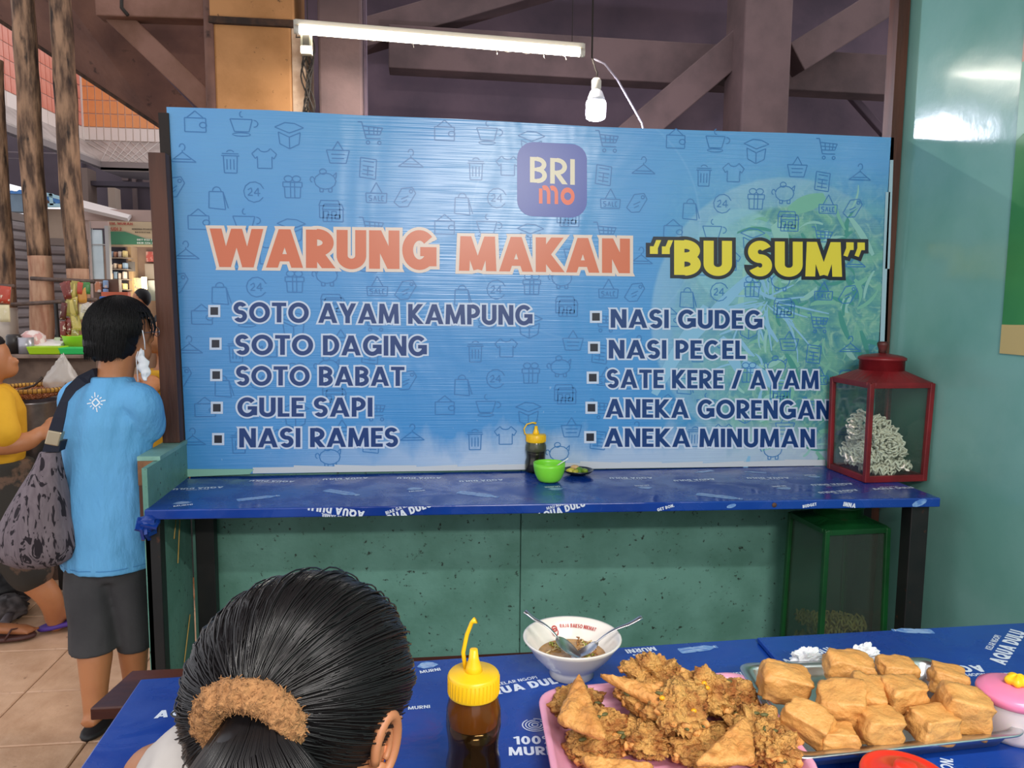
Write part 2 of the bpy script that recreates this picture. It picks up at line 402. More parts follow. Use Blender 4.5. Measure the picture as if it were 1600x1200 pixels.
# panel wall behind the counter: two teal boards per row with a seam, on a frame
mb = MB().box((-.9, 3.125, 0), (SIDE_X, 3.15, 2.2)); wb = struct(build('wall_back', mb, M_tealpanel))
xs_ = [-.895, PY(813, 900, 3.1).x, SIDE_X - .06]
for a, b in zip(xs_[:-1], xs_[1:]):
    build('panel', MB().box((a + .003, 3.105, .02), (b - .003, 3.124, 1.0)), M_tealpanel, wb)
    build('panel', MB().box((a + .003, 3.105, 1.0), (b - .003, 3.124, 2.19)), M_tealpanel, wb)
# low side wall at the stall's left end
lw = struct(build('wall_left', MB().box((-.955, 2.79, 0), (-.915, 3.12, .985)), M_tealpanel))
build('panel', MB().box((-.915, 2.64, 0), (-.898, 3.1, .985)), M_tealpanel, lw)
build('cap_board', MB().box((-.972, 2.765, .985), (-.895, 3.1, 1.0)), mat('pale_teal_cap', '#86b3a6', .5, col2='#6d9c90', nscale=8, bump=.2), lw)
build('rail', MB().box((-.968, 2.755, .90), (-.905, 2.8, .985)), M_rawwood, lw)
build('stud', MB().box((-.968, 2.76, .70), (-.945, 2.80, .9)), M_wood, lw)
# sticks of straw stuck in the side panel
for a, b in (((297, 960), (288, 1035)), ((281, 812), (278, 880)), ((275, 812), (272, 842))):
    mbx = MB().tube([PX(a[0], a[1], -.89), PX(b[0], b[1], -.886)], .0022, 5)
    tag(build('straw_stick', mbx, mat('straw', '#c9a35a', .7)), {297: 'long pale straw stick leaning low by the black left rear counter leg', 281: 'pale straw stick hanging just under the counter at its left end', 275: 'short straw stick beside the longer one under the counter corner'}[a[0]], 'stick')

# wooden post and blackish strip for the dark gap at the banner's left edge
mb = MB(); q0, q1 = PY(235, 240, 3.05), PY(262, 240, 3.05); r0, r1 = PY(258, 690, 3.05), PY(285, 690, 3.05)
mb.hexa([(r0.x, 3.02, 1.0), (r1.x, 3.02, 1.0), (q1.x, 3.02, q0.z), (q0.x, 3.02, q0.z), (r0.x, 3.075, 1.0), (r1.x, 3.075, 1.0), (q1.x, 3.075, q0.z), (q0.x, 3.075, q0.z)])
tag(bevel(build('wooden_post', mb, M_wood), .003), 'dark brown wooden post standing on the teal side wall at banner left edge', 'post')
mb = MB(); q0 = PY(250, 178, 3.10); q1 = PY(266, 178, 3.10); r1 = PY(292, 745, 3.1)
mb.hexa([(r1.x - .03, 3.078, 1.0), (r1.x + .005, 3.078, 1.0), (q1.x, 3.078, q0.z), (q0.x, 3.078, q0.z), (r1.x - .03, 3.12, 1.0), (r1.x + .005, 3.12, 1.0), (q1.x, 3.12, q0.z), (q0.x, 3.12, q0.z)])
tag(build('dark_gap_strip', mb, mat('gap_black', '#241712', .7, col2='#160e0b', nscale=12, stretch=(1, 1, .2))), 'thin blackish strip for the dark gap between post and left banner edge', 'batten')  # shade in the gap beside the post, put into a blackish strip

# ------------------------------------------------------------------ counter
ct = thing('wall_counter', (.49, 2.82, 0), 'long narrow wall counter wrapped in blue printed plastic on black legs', 'counter')
a0, a1, a2, a3 = PZ(225, 797, .85), PZ(1470, 778, .85), Vector((1.885, 3.098, .85)), Vector((-.895, 3.098, .85))
a3 = PZ(290, 745, .85); a3.y = 3.1
mb = MB().slab([a0, a1, a2, a3], (0, 0, -.034)); cs = bevel(build('counter_top', mb, M_bluecloth, ct), .004)
cs['label'] = 'board wrapped in glossy blue plastic'
mb = MB()
for k in range(7):
    c = a0 + Vector((.01 + .012 * math.sin(k * 2.1), -.004 + .006 * math.cos(k * 1.7), -.035 - .007 * k))
    mb.obox(c, (.055 - .004 * k, .045, .01), Matrix.Rotation(.4 * k, 3, 'X') @ Matrix.Rotation(.3 * k, 3, 'Y'))
mb.ell(a0 + Vector((.012, .006, -.045)), (.035, .03, .028), seg=14, rings=8, fn=lambda p, d: p * (1 + .35 * noise.noise(p * 60)))
fold = build('plastic_fold', mb, M_bluecloth, ct); fold['label'] = 'crumpled corner of the blue wrap taped under the end'
for nm, (x0, x1, y0, y1) in {'fl': (-.915, -.865, 2.64, 2.69), 'bl': (-.86, -.79, 3.02, 3.07), 'fr': (1.80, 1.87, 2.56, 2.62), 'br': (1.83, 1.90, 2.96, 3.03)}.items():
    lg = bevel(build('leg', MB().box((x0, y0, 0), (x1, y1, .815)), M_blackmetal, ct), .003)
    if nm == 'fl': lg['label'] = 'rust flecked black leg'
build('rear_rail', MB().box((-.86, 3.03, .755), (1.885, 3.07, .815)), M_blackmetal, ct)

# ---- prints for the blue plastic sheet
def sheet_print(parent, items, z, side=None):
    """items: (kind, px, py, angle deg, size m). Laid flat on z (or on the vertical front face)."""
    for it in items:
        mb = MB()
        kind, x, y, ang, sz = it[:5]
        c = PZ(x, y, z) if side is None else PY(x, y, side)
        ca, sa = math.cos(math.radians(ang)), math.sin(math.radians(ang))
        dz = .0006
        def fn(u, v, c=c, ca=ca, sa=sa, lay=0):
            X = u * ca - v * sa; Yv = u * sa + v * ca
            if side is None: return (c.x + X, c.y + Yv, z + dz + lay)
            return (c.x + X, side - dz - lay, c.z + Yv)
        def txt(s, h, dx=0, dy=0, w=.2, lay=0, mi=0):
            P, W = text_polys(s, w, .1, seg=5)
            put_polys(mb, [[(dx + (q[0] - W / 2) * h, dy + q[1] * h) for q in p] for p in P], lambda u, v: fn(u, v, lay=lay), mi)
            return W * h
        if kind == 'aqua':
            W = txt('AQUA DULU', sz, w=.26, dy=-sz * .5); txt(it[5] if len(it) > 5 else 'KELAR NGOPI', sz * .42, dy=sz * .72, dx=0, w=.18)
        elif kind == 'murni':
            txt('100%', sz, dy=sz * .15, w=.22); txt('MURNI', sz, dy=-sz * 1.15, w=.22)
        elif kind == 'line': txt(it[5], sz, w=.2)
        elif kind == 'spiral':
            for k in range(4): put_polys(mb, strokes([('A', 0, 0, sz * (.25 + .25 * k), sz * (.25 + .25 * k) * .9, 0 + 40 * k, 330 + 40 * k, sz * .09)], clip=False, seg=8), fn, 0)
        elif kind == 'bottle':
            prof = [(-1, .16), (-.95, .26), (-.3, .27), (-.22, .22), (-.1, .27), (.4, .27), (.7, .12), (.78, .1), (.8, .14), (.95, .14)]
            poly = [(q[0] * sz, q[1] * sz) for q in prof] + [(q[0] * sz, -q[1] * sz) for q in prof[::-1]]
            for i in range(len(prof) - 1):
                p, q = prof[i], prof[i + 1]
                mb.add([fn(p[0] * sz, p[1] * sz), fn(p[0] * sz, -p[1] * sz), fn(q[0] * sz, -q[1] * sz), fn(q[0] * sz, q[1] * sz)], [(0, 1, 2, 3)], 1)
            put_polys(mb, strokes([('L', -.9 * sz, .1 * sz, .3 * sz, .14 * sz, sz * .03), ('L', -.8 * sz, -.1 * sz, .35 * sz, -.08 * sz, sz * .03), ('L', .8 * sz, -.1 * sz, .8 * sz, .1 * sz, sz * .04)], clip=False), lambda u, v: fn(u, v, lay=.0006), 0)
        elif kind == 'leaf':
            pts = [(-.8, 0), (-.4, .5), (0, .62), (.5, .35), (.8, -.1), (.3, -.45), (-.4, -.4)]
            mb.add([fn(q[0] * sz, q[1] * sz) for q in pts], [tuple(range(7))], 1)
            for k in range(3): put_polys(mb, strokes([('L', -.5 * sz, (.25 - .25 * k) * sz, .5 * sz, (.2 - .2 * k) * sz, sz * .06)], clip=False), lambda u, v: fn(u, v, lay=.0006), 0)
            txt('MURNI', sz * .42, dy=-sz * 1.05)
        elif kind == 'smudge':
            pts = [(math.cos(k) * sz * (1 + .4 * math.sin(3 * k + sz * 99)), math.sin(k) * sz * .5) for k in [2 * pi * i / 9 for i in range(9)]]
            mb.add([fn(*q) for q in pts], [tuple(range(9))], 1)
        build({'aqua': 'printed_lettering', 'murni': 'printed_lettering', 'line': 'printed_lettering', 'spiral': 'spiral_print', 'bottle': 'bottle_print', 'leaf': 'leaf_print', 'smudge': 'splash_print'}[kind], mb, [M_white, M_print2], parent)
citems = [('aqua', 310, 763, 186, .024), ('aqua', 425, 752, 170, .024), ('aqua', 540, 748, 184, .024), ('aqua', 655, 747, 176, .024), ('aqua', 752, 751, 184, .024),
          ('aqua', 986, 747, 176, .024), ('aqua', 1085, 750, 184, .024), ('aqua', 1200, 747, 176, .024), ('aqua', 1300, 757, 182, .024),
          ('leaf', 285, 786, 20, .04), ('bottle', 405, 778, 22, .075), ('bottle', 535, 770, -35, .08), ('leaf', 648, 764, 14, .04), ('bottle', 748, 773, -32, .085), ('leaf', 868, 764, 190, .04),
          ('leaf', 1008, 762, 185, .038), ('bottle', 1125, 776, -32, .085), ('leaf', 1225, 763, 188, .038), ('bottle', 1100, 737, 200, .05), ('bottle', 1180, 738, 160, .045), ('aqua', 1395, 763, 4, .024), ('leaf', 1272, 745, 185, .034), ('aqua', 1310, 768, 190, .024)]
sheet_print(ct, citems, .85)
yf = (a0.y + a1.y) / 2
fr = [('aqua', 525, 797, 170, .026, 'JANGAN SAMBIL'), ('aqua', 632, 796, 20, .026, 'BIAR GA KAYA'), ('aqua', 876, 791, 16, .024, 'MAU NGOPI'), ('line', 1040, 791, 15, .011, 'GET BON.'), ('line', 1265, 788, 10, .011, 'BUDGET'), ('line', 1328, 786, -10, .016, 'INNA'), ('smudge', 1437, 783, 20, .03), ('smudge', 1143, 787, 15, .018)]
# text on the front edge has to stay on it: each item is laid on the edge and kept low
def edge_print():
    for it in fr:
        mb = MB()
        kind, x, y, ang, sz = it[:5]
        t = (x - 225) / (1470 - 225); Yf = a0.y + (a1.y - a0.y) * t
        c = PY(x, y, Yf - .001); ca, sa = math.cos(math.radians(ang)), math.sin(math.radians(ang))
        c.z = .833
        def put(polys, mi):
            qs = [clipy([(u * ca - v * sa, u * sa + v * ca) for u, v in p], -.0155, .0155) for p in polys]
            put_polys(mb, [q for q in qs if q], lambda u, v: (c.x + u, Yf + (a1.y - a0.y) / (a1.x - a0.x) * u - .0008, c.z + v), mi)
        if kind == 'smudge': put([[(math.cos(k) * sz, math.sin(k) * sz * .4) for k in [2 * pi * i / 9 for i in range(9)]]], 1); build('splash_print', mb, [M_white, M_print2], ct); continue
        s = 'AQUA DULU' if kind == 'aqua' else it[5]
        P, W = text_polys(s, .26, .1, seg=5); put([[((u - W / 2) * sz, (v - .7) * sz) for u, v in p] for p in P], 0)
        if kind == 'aqua':
            P, W = text_polys(it[5], .2, .1, seg=5); put([[((u - W / 2) * sz * .45 - .01, (v - .5) * sz * .45 + sz * .62) for u, v in p] for p in P], 0)
        build('edge_lettering', mb, [M_white, M_print2], ct)
edge_print()
# rusty nail head on the edge
c = PY(1210, 786, 2.6); tt = (1210 - 225) / 1245; Yf = a0.y + (a1.y - a0.y) * tt
build('rust_spot', MB().lathe([(.009, 0), (.009, .001), (0, .0015)], (PY(1210, 786, Yf).x, Yf - .0002, .834), 10, M=Matrix.Rotation(pi / 2, 3, 'X')), mat('rust', '#5a4038', .8), ct)

# ------------------------------------------------------------------ banner
BY = 3.085
def bmat():
    m = bpy.data.materials.new('banner_vinyl'); m.use_nodes = True; t = NT(m); b = t.n['Principled BSDF']
    sx = t.node('ShaderNodeSeparateXYZ', {0: t.coord()}); X, Z = sx.outputs[0], sx.outputs[2]   # metres from the banner's centre, height
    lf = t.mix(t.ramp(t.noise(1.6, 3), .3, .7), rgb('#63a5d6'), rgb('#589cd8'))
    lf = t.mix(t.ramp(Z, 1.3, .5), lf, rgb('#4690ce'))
    # the printed bowl of vegetables, faded into the blue on the right
    def disc(cx, cz, r, soft=.03):
        d = t.math('SQRT', t.math('ADD', t.math('POWER', t.math('SUBTRACT', X, cx), 2), t.math('POWER', t.math('SUBTRACT', Z, cz), 2)))
        return t.ramp(d, r + soft, r)
    bx, bz = 1.02, .62
    bowl = disc(bx, bz, .56, .012); inner = disc(bx + .03, bz - .06, .50, .03)
    side = t.ramp(X, .40, .95)
    c = t.mix(t.math('MULTIPLY', bowl, .45), lf, rgb('#9cc3d8'))
    n1 = t.noise(9, 3, dist=1.2); n2 = t.noise(17, 4, dist=2)
    veg = t.mix(t.ramp(n1, .38, .62), rgb('#2f7f86'), rgb('#6fae8a')); veg = t.mix(t.ramp(n2, .5, .72), veg, rgb('#8fbf9a'))
    low = t.math('MULTIPLY', t.ramp(X, .45, 1.15), t.ramp(Z, 1.25, .9))
    mask = t.math('MULTIPLY', t.math('MAXIMUM', t.math('MULTIPLY', inner, side), low), .8)
    c = t.mix(mask, c, veg)
    c = t.mix(t.math('MULTIPLY', disc(.82, .86, .19, .01), .5), c, rgb('#86c0cf'))
    c = t.mix(t.math('MULTIPLY', t.math('SUBTRACT', disc(.18, .98, .47, .005), disc(.18, .98, .462, .005)), .08), c, rgb('#a5cdf0'))
    # scuffed white bottom edge
    sc = t.math('MULTIPLY', t.ramp(t.math('ADD', Z, t.math('MULTIPLY', t.noise(7, 7, stretch=(1, 1, .5)), .32)), .32, .20), t.ramp(X, -1.2, -.35))
    c = t.mix(t.math('MULTIPLY', sc, .75), c, rgb('#b9cbe0'))
    c = t.mix(t.math('MULTIPLY', t.ramp(t.noise(40, 6), .68, .75), t.ramp(Z, .55, .1)), c, rgb('#a8c4e0'))
    t.put(b, 'Base Color', c); b.inputs['Roughness'].default_value = .27; b.inputs['Specular IOR Level'].default_value = .6
    wr_ = t.noise(2.0, 3, stretch=(1, 1, .6), dist=.6)
    bn = t.node('ShaderNodeBump', {'Height': wr_, 'Strength': .5, 'Distance': .03})
    rib = t.noise(150, 1, stretch=(.02, 1, 1)); bn2 = t.node('ShaderNodeBump', {'Height': rib, 'Strength': .45, 'Distance': .002, 'Normal': bn.outputs[0]})
    t.put(b, 'Normal', bn2.outputs[0]); return m
ban = thing('vinyl_banner', (0.5, BY, .88), 'large blue printed menu banner stretched across the back wall above the counter', 'banner')
top = [(260, 167), (420, 172), (560, 180), (720, 186), (930, 198), (1100, 204), (1240, 208), (1397, 215)]
bot = [(290, 741), (430, 740), (560, 737), (720, 733), (930, 731), (1100, 729), (1240, 727), (1379, 726)]
mb = MB(); T = [PY(*q, BY) for q in top]; B = [PY(*q, BY) for q in bot]
NX, NZ = 56, 26; grid = []
def lerp_poly(P, t):
    f = t * (len(P) - 1); i = min(int(f), len(P) - 2); return P[i].lerp(P[i + 1], f - i)
for k in range(2):
    for j in range(NZ + 1):
        for i in range(NX + 1):
            t = i / NX; p = lerp_poly(B, t).lerp(lerp_poly(T, t), j / NZ); p.y = BY + k * .003
            grid.append(p)
n1 = (NX + 1) * (NZ + 1); fs = []
for j in range(NZ):
    for i in range(NX):
        a = j * (NX + 1) + i; fs.append((a, a + 1, a + NX + 2, a + NX + 1)); a += n1; fs.append((a + NX + 1, a + NX + 2, a + 1, a))
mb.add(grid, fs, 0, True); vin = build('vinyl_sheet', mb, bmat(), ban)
# white unprinted hem strip along the bottom
mb = MB()
for i in range(14):
    x0, x1 = 395 + (1290 - 395) * i / 14, 395 + (1290 - 395) * (i + 1) / 14
    yy = lambda x: 741 - (x - 290) * .0135
    mb.add([PY(x0, yy(x0), BY - .002), PY(x1, yy(x1), BY - .002), PY(x1, yy(x1) - 9, BY - .002), PY(x0, yy(x0) - 9 - 3 * math.sin(i), BY - .002)], [(0, 1, 2, 3)])
build('bottom_hem', mb, mat('white_vinyl_hem', '#c3cbd2', .4), ban)
mb = MB().slab([PY(292, 745, BY - .004), PY(390, 741, BY - .004), PY(397, 733, BY - .004), PY(292, 733, BY - .004)], (0, .0015, 0))
build('masking_tape', mb, mat('teal_tape', '#7fb3a2', .5), ban)
# glints of clear tape along the right edge, painted as pale strips
mb = MB().slab([PY(1383, 420, BY - .004), PY(1390, 420, BY - .004), PY(1396, 250, BY - .004), PY(1391, 250, BY - .004)], (0, .0015, 0))
mb.slab([PY(1374, 560, BY - .004), PY(1381, 560, BY - .004), PY(1391, 300, BY - .004), PY(1384, 300, BY - .004)], (0, .0015, 0))
build('tape_glint', mb, mat('tape_glint', '#9fc0cc', .15), ban)

def print_line(name, txt, x0, y0, x1, y1, cap, w, gap, col, ocol, o, lab=None, it=0.0, o2=None, oc2=None):
    """baseline from photo pixel (x0,y0) to (x1,y1), cap height in px, on the banner plane"""
    mb = MB(); P0, P1, C0, C1 = PY(x0, y0, BY), PY(x1, y1, BY), PY(x0, y0 - cap, BY), PY(x1, y1 - cap, BY)
    W = text_width(txt, w, gap)
    def fn(lay):
        def f(u, v):
            t = u / W; a = P0.lerp(P1, t); b = C0.lerp(C1, t); p = a.lerp(b, v); return (p.x, BY - .0008 - lay * .0007, p.z)
        return f
    mats = []; lay = 1
    if ocol: put_polys(mb, text_polys(txt, w, gap, o, it, 14)[0], fn(lay), len(mats)); mats.append(ocol); lay += 1
    put_polys(mb, text_polys(txt, w, gap, 0, it, 14)[0], fn(lay), len(mats)); mats.append(col)
    ob = build(name, mb, mats, ban)
    if lab: ob['label'] = lab
pv = dict(rough=.32, bump=0)
K_or = mat('orange_print', '#d2714f', **pv); K_cream = mat('cream_print', '#e0cfc2', **pv); K_yel = mat('yellow_print', '#e2d443', **pv); K_blk = mat('black_print', '#1f2230', **pv)
K_navy = mat('navy_print', '#123a76', **pv); K_wh = mat('white_outline_print', '#c4d3e8', **pv); K_icon = mat('deep_blue_print', '#3577b4', **pv)
K_purple = mat('indigo_print', '#3f53a6', **pv); K_gold = mat('cream_yellow_print', '#d9d0b4', **pv); K_red = mat('coral_print', '#e2603a', **pv)
print_line('heading_lettering', 'WARUNG', 328, 417, 682, 421, 60, .275, .07, K_or, K_cream, .08, 'orange capitals with cream outline')
print_line('heading_lettering', 'MAKAN', 717, 423, 984, 427, 54, .275, .07, K_or, K_cream, .09, 'orange capitals with cream outline')
print_line('heading_lettering', '“BU SUM”', 1014, 429, 1352, 433, 54, .26, .07, K_yel, K_blk, .10, 'yellow capitals with black outline')
LL = [('SOTO AYAM KAMPUNG', 365, 503, 832, 508, 31), ('SOTO DAGING', 368, 554, 667, 556, 31), ('SOTO BABAT', 369, 602, 632, 603, 30), ('GULE SAPI', 371, 651, 582, 651, 30), ('NASI RAMES', 374, 699, 622, 698, 30)]
RL = [('NASI GUDEG', 954, 512, 1191, 514, 29), ('NASI PECEL', 951, 560, 1165, 561, 29), ('SATE KERE / AYAM', 948, 606, 1279, 608, 29), ('ANEKA GORENGAN', 946, 652, 1297, 655, 29), ('ANEKA MINUMAN', 944, 698, 1273, 699, 29)]
for s, x0, y0, x1, y1, c in LL + RL: print_line('menu_lettering', s, x0, y0, x1, y1, c, .21, .09, K_navy, K_wh, .085)
for x, y in [(335, 486), (337, 537), (338, 586), (339, 637), (341, 686), (931, 495), (928, 543), (926, 590), (924, 637), (922, 683)]:
    mb = MB()
    for h, l, mi in ((9.5, 1, 0), (6, 2, 1)):
        q = [PY(x - h, y + h, BY), PY(x + h, y + h, BY), PY(x + h, y - h, BY), PY(x - h, y - h, BY)]
        mb.add([(p.x, BY - .0008 - l * .0007, p.z) for p in q], [(0, 1, 2, 3)], mi)
    build('square_bullet', mb, [K_wh, K_blk], ban)
# app style badge
mb = MB(); poly = []
for cx, cy, a0_ in ((893, 316, 0), (893, 249, 90), (834, 246, 180), (834, 314, 270)):
    for k in range(7):
        a = math.radians(a0_ + 15 * k); poly.append((cx + 25 * math.cos(a) * (1), cy - 25 * math.sin(a) * -1 if False else cy - 25 * math.sin(a)))
# corners given clockwise from lower right in pixel space
poly = []
for cx, cy, s in ((892, 315, 270), (892, 250, 0), (833, 247, 90), (833, 313, 180)):
    for k in range(7): a = math.radians(s + 15 * k); poly.append((cx + 25 * math.cos(a), cy - 25 * math.sin(a)))
mb.add([(lambda p: (p.x, BY - .0012, p.z))(PY(x, y, BY)) for x, y in poly], [tuple(range(len(poly)))])
build('badge_print', mb, K_purple, ban)['label'] = 'indigo rounded square badge'
print_line('badge_lettering', 'BRI', 828, 285, 898, 289, 40, .17, .12, K_gold, None, 0)
print_line('badge_lettering', 'mo', 842, 318, 898, 320, 38, .2, .1, K_red, None, 0)
# ---- faint line icons
def L(x0, y0, x1, y1, w=1.5): return ('L', x0, y0, x1, y1, w)
def PL(*p, close=False):
    q = list(p) + ([p[0]] if close else []); return [L(*q[i], *q[i + 1]) for i in range(len(q) - 1)]
def C(cx, cy, rx, ry, a=0, b=360): return ('A', cx, cy, rx, ry, a, b, 1.5)
IC = {
 'wallet': PL((-15, -12), (15, -12), (15, 8), (-15, 8), close=True) + PL((-12, 8), (0, 18), (12, 8)) + [C(11, -2, 5, 4)],
 'cup': PL((-17, 8), (15, 8), (10, -10), (-11, -10), close=True) + [C(17, 2, 6, 5, -90, 90), C(-1, -14, 13, 2.5), C(0, 15, 3, 4, 90, 300)],
 'box': PL((-16, 3), (0, -4), (16, 3), (14, -14), (0, -21), (-14, -14), close=True) + PL((0, -4), (0, -21)) + PL((-21, 10), (-6, 17), (8, 16), (21, 10), (0, 2), close=True),
 'shop': PL((-15, -12), (15, -12), (15, 6), (-15, 6), close=True) + PL((-16, 6), (-13, 14), (13, 14), (16, 6)) + PL((-9, -12), (-9, -2), (-2, -2), (-2, -12)) + PL((3, -2), (10, -2), (10, -8), (3, -8), close=True),
 'cart': PL((-20, 16), (-14, 16), (-8, -8), (14, -8)) + PL((-13, 10), (17, 8), (13, -2), (-10, -2)) + PL((-4, 9), (-3, -2)) + PL((4, 9), (4, -2)) + PL((10, 9), (9, -2)) + PL((-12, 4), (15, 3)) + [C(-5, -14, 2.5, 2.5), C(12, -14, 2.5, 2.5)],
 'basket': PL((-17, 3), (17, 3), (12, -16), (-12, -16), close=True) + PL((-8, 3), (0, 16), (8, 3)) + PL((-10, -3), (10, -3)) + PL((-9, -9), (9, -9)),
 'hanger': PL((-19, -10), (0, 4), (19, -10), close=True) + PL((-12, -6), (12, -6)) + [C(0, 11, 4, 5, -60, 180)] + PL((0, 4), (0, 7)),
 'bin': PL((-10, 8), (-9, -17), (9, -17), (10, 8)) + PL((-13, 8), (13, 8)) + PL((-12, 11), (12, 11)) + PL((-5, 3), (-5, -12)) + PL((0, 3), (0, -12)) + PL((5, 3), (5, -12)) + [C(0, 13, 5, 3, 0, 180)],
 'shirt': PL((-9, 14), (-18, 6), (-13, -1), (-10, 2), (-10, -15), (11, -15), (11, 2), (14, -1), (18, 6), (9, 14)) + [C(0, 14, 8, 5, 180, 360)],
 'calc': PL((-11, 15), (13, 12), (11, -17), (-13, -14), close=True) + PL((-7, 10), (9, 8)) + PL((-8, 3), (9, 1)) + PL((-8, -3), (8, -5)) + PL((-9, -9), (8, -11)) + PL((0, 3), (-1, -12)),
 'gift': PL((-14, 5), (14, 5), (14, -2), (-14, -2), close=True) + PL((-12, -2), (-11, -18), (11, -18), (12, -2)) + PL((-3, 5), (-3, -18)) + PL((3, 5), (3, -18)) + [C(-6, 10, 6, 4.5), C(6, 10, 6, 4.5)],
 'pig': [C(0, 0, 16, 12)] + PL((-8, -10), (-8, -16), (-3, -16), (-3, -11)) + PL((5, -11), (5, -16), (10, -16), (10, -9)) + PL((12, 8), (17, 13), (16, 4)) + [C(-19, 2, 3, 4, 0, 270), C(-3, 14, 5, 4)],
 'tag': PL((-16, -8), (-4, 13), (12, 15), (17, 6), (5, -14), (-8, -15), close=True) + [C(10, 9, 2.5, 2.5)] + PL((-5, -3), (6, 2)) + PL((-4, -8), (4, -4)),
 'bag': PL((-12, 8), (8, 8), (11, -18), (-13, -16), close=True) + [C(-1, 9, 6, 6, 0, 180)] + PL((8, 8), (15, -16)),
 'clock': [C(0, 0, 15, 15, 20, 330)] + PL((-9, 3), (-4, 6), (-3, 1), (-9, -5), (-2, -5)) + PL((6, -6), (6, 6), (0, -2), (9, -2)),
 'sale': PL((-16, 0), (16, 0), (15, -14), (-15, -14), close=True) + PL((-9, 0), (0, 16), (9, 0)) + PL((-11, -11), (-7, -11), (-7, -8), (-11, -7), (-11, -4), (-7, -4)) + PL((-4, -11), (-2, -4), (0, -11)) + PL((3, -4), (3, -11), (6, -11)) + PL((11, -4), (8, -4), (8, -11), (11, -11)),
}
lay = [('wallet', 305, 193), ('cup', 378, 195), ('box', 452, 210), ('shop', 518, 184), ('cart', 580, 208), ('basket', 528, 238), ('hanger', 285, 242), ('bin', 360, 252), ('shirt', 413, 247), ('calc', 575, 262), ('hanger', 642, 250),
       ('gift', 457, 290), ('pig', 508, 283), ('tag', 270, 292), ('bag', 340, 308), ('clock', 397, 300), ('sale', 588, 302), ('tag', 632, 308), ('shop', 515, 328)]
ex = PY(900, 450, BY) - PY(535, 450, BY); mb = MB()
zx = (PY(500, 300, BY).z - PY(500, 447, BY).z)
for ky in range(4):
    for kx in range(4):
        for nm, x, y in lay:
            if nm == 'tag' and x == 270 and kx > 0: continue
            if nm == 'hanger' and x == 285 and kx > 0: continue
            c = PY(x, y, BY); c.x += kx * .93; c.z -= ky * zx + kx * -.0
            if c.x > 1.93 or c.z < .92 or c.z > 2.205: continue
            if nm == 'shop' and ky == 0 and y < 200: c.z -= .015
            s = .93 / 366
            if not (c.x - .05 > T[0].x - .02): pass
            clipx = lambda v: max(T[0].x + .01, v)
            put_polys(mb, strokes(IC[nm], 0, clip=False, seg=4), lambda u, v: (clipx(c.x + u * s), BY - .0010, c.z + v * s), 0)
icons = build('icon_print', mb, K_icon, ban); icons['label'] = 'faint dark blue line icons'; icons['kind'] = 'stuff'
# faded vegetables of the printed bowl
mb = MB(); rr = random.Random(3)
vm = [mat('veg_print_a', '#74b3a0', .35), mat('veg_print_b', '#8bc0ba', .35), mat('veg_print_c', '#46928a', .35), mat('veg_print_d', '#82b8d8', .35)]
vcount = [0]
def vstroke(x, y, l, a, w, bend, mi):
    pts = []; 
    for k in range(7):
        t = k / 6 * l; aa = a + bend * (k / 6); x += math.cos(aa) * l / 6; y += math.sin(aa) * l / 6; pts.append((x, y, w * (.4 + .6 * math.sin(pi * (k + .5) / 7))))
    quads = []; vcount[0] += 1; yy_ = BY - .0002 - vcount[0] * .000004
    for k in range(6):
        p, q = pts[k], pts[k + 1]; nx, ny = -math.sin(a), math.cos(a)
        quads.append([(p[0] + nx * p[2], p[1] + ny * p[2]), (p[0] - nx * p[2], p[1] - ny * p[2]), (q[0] - nx * q[2], q[1] - ny * q[2]), (q[0] + nx * q[2], q[1] + ny * q[2])])
    put_polys(mb, quads, lambda u, v: (lambda z: (z.x, yy_, z.z))(PY(u, v, BY)), mi)
for k in range(130):
    x = rr.uniform(1150, 1362); y = rr.uniform(330, 715)
    if (x - 1100) / 260 + (y - 300) / 700 < .42 or (x > 1290 and y > 590 and False): continue
    vstroke(x, y, rr.uniform(18, 55), rr.uniform(0, 6.28), rr.uniform(1.5, 5), rr.uniform(-1.5, 1.5), rr.choice([0, 0, 1, 2, 2]) if x > 1200 else rr.choice([1, 3]))
for k in range(26):
    a = rr.uniform(0, 6.28); vstroke(1200 + rr.uniform(-10, 10), 470 + rr.uniform(-8, 8), rr.uniform(40, 90), a, 1.6, rr.uniform(-.8, .8), 3)
for x, y, l, a, w, b, mi in ((1225, 335, 60, -.5, 13, .2, 0), (1205, 345, 40, .9, 12, .3, 1), (1320, 330, 70, .9, 5, .2, 1), (1290, 350, 60, 1.5, 5, -.8, 1), (1275, 400, 50, -1.2, 5, 1.2, 1), (1060, 560, 150, -.95, 9, .2, 3), (1010, 640, 160, -1.1, 10, .1, 3), (1120, 520, 60, .9, 10, .3, 3), (1150, 560, 70, .5, 9, .3, 3)):
    vstroke(x, y, l, a, w, b, mi)
vp_ = build('vegetable_print', mb, vm, ban); vp_['label'] = 'faded green print of vegetables in a bowl'; vp_['kind'] = 'stuff'
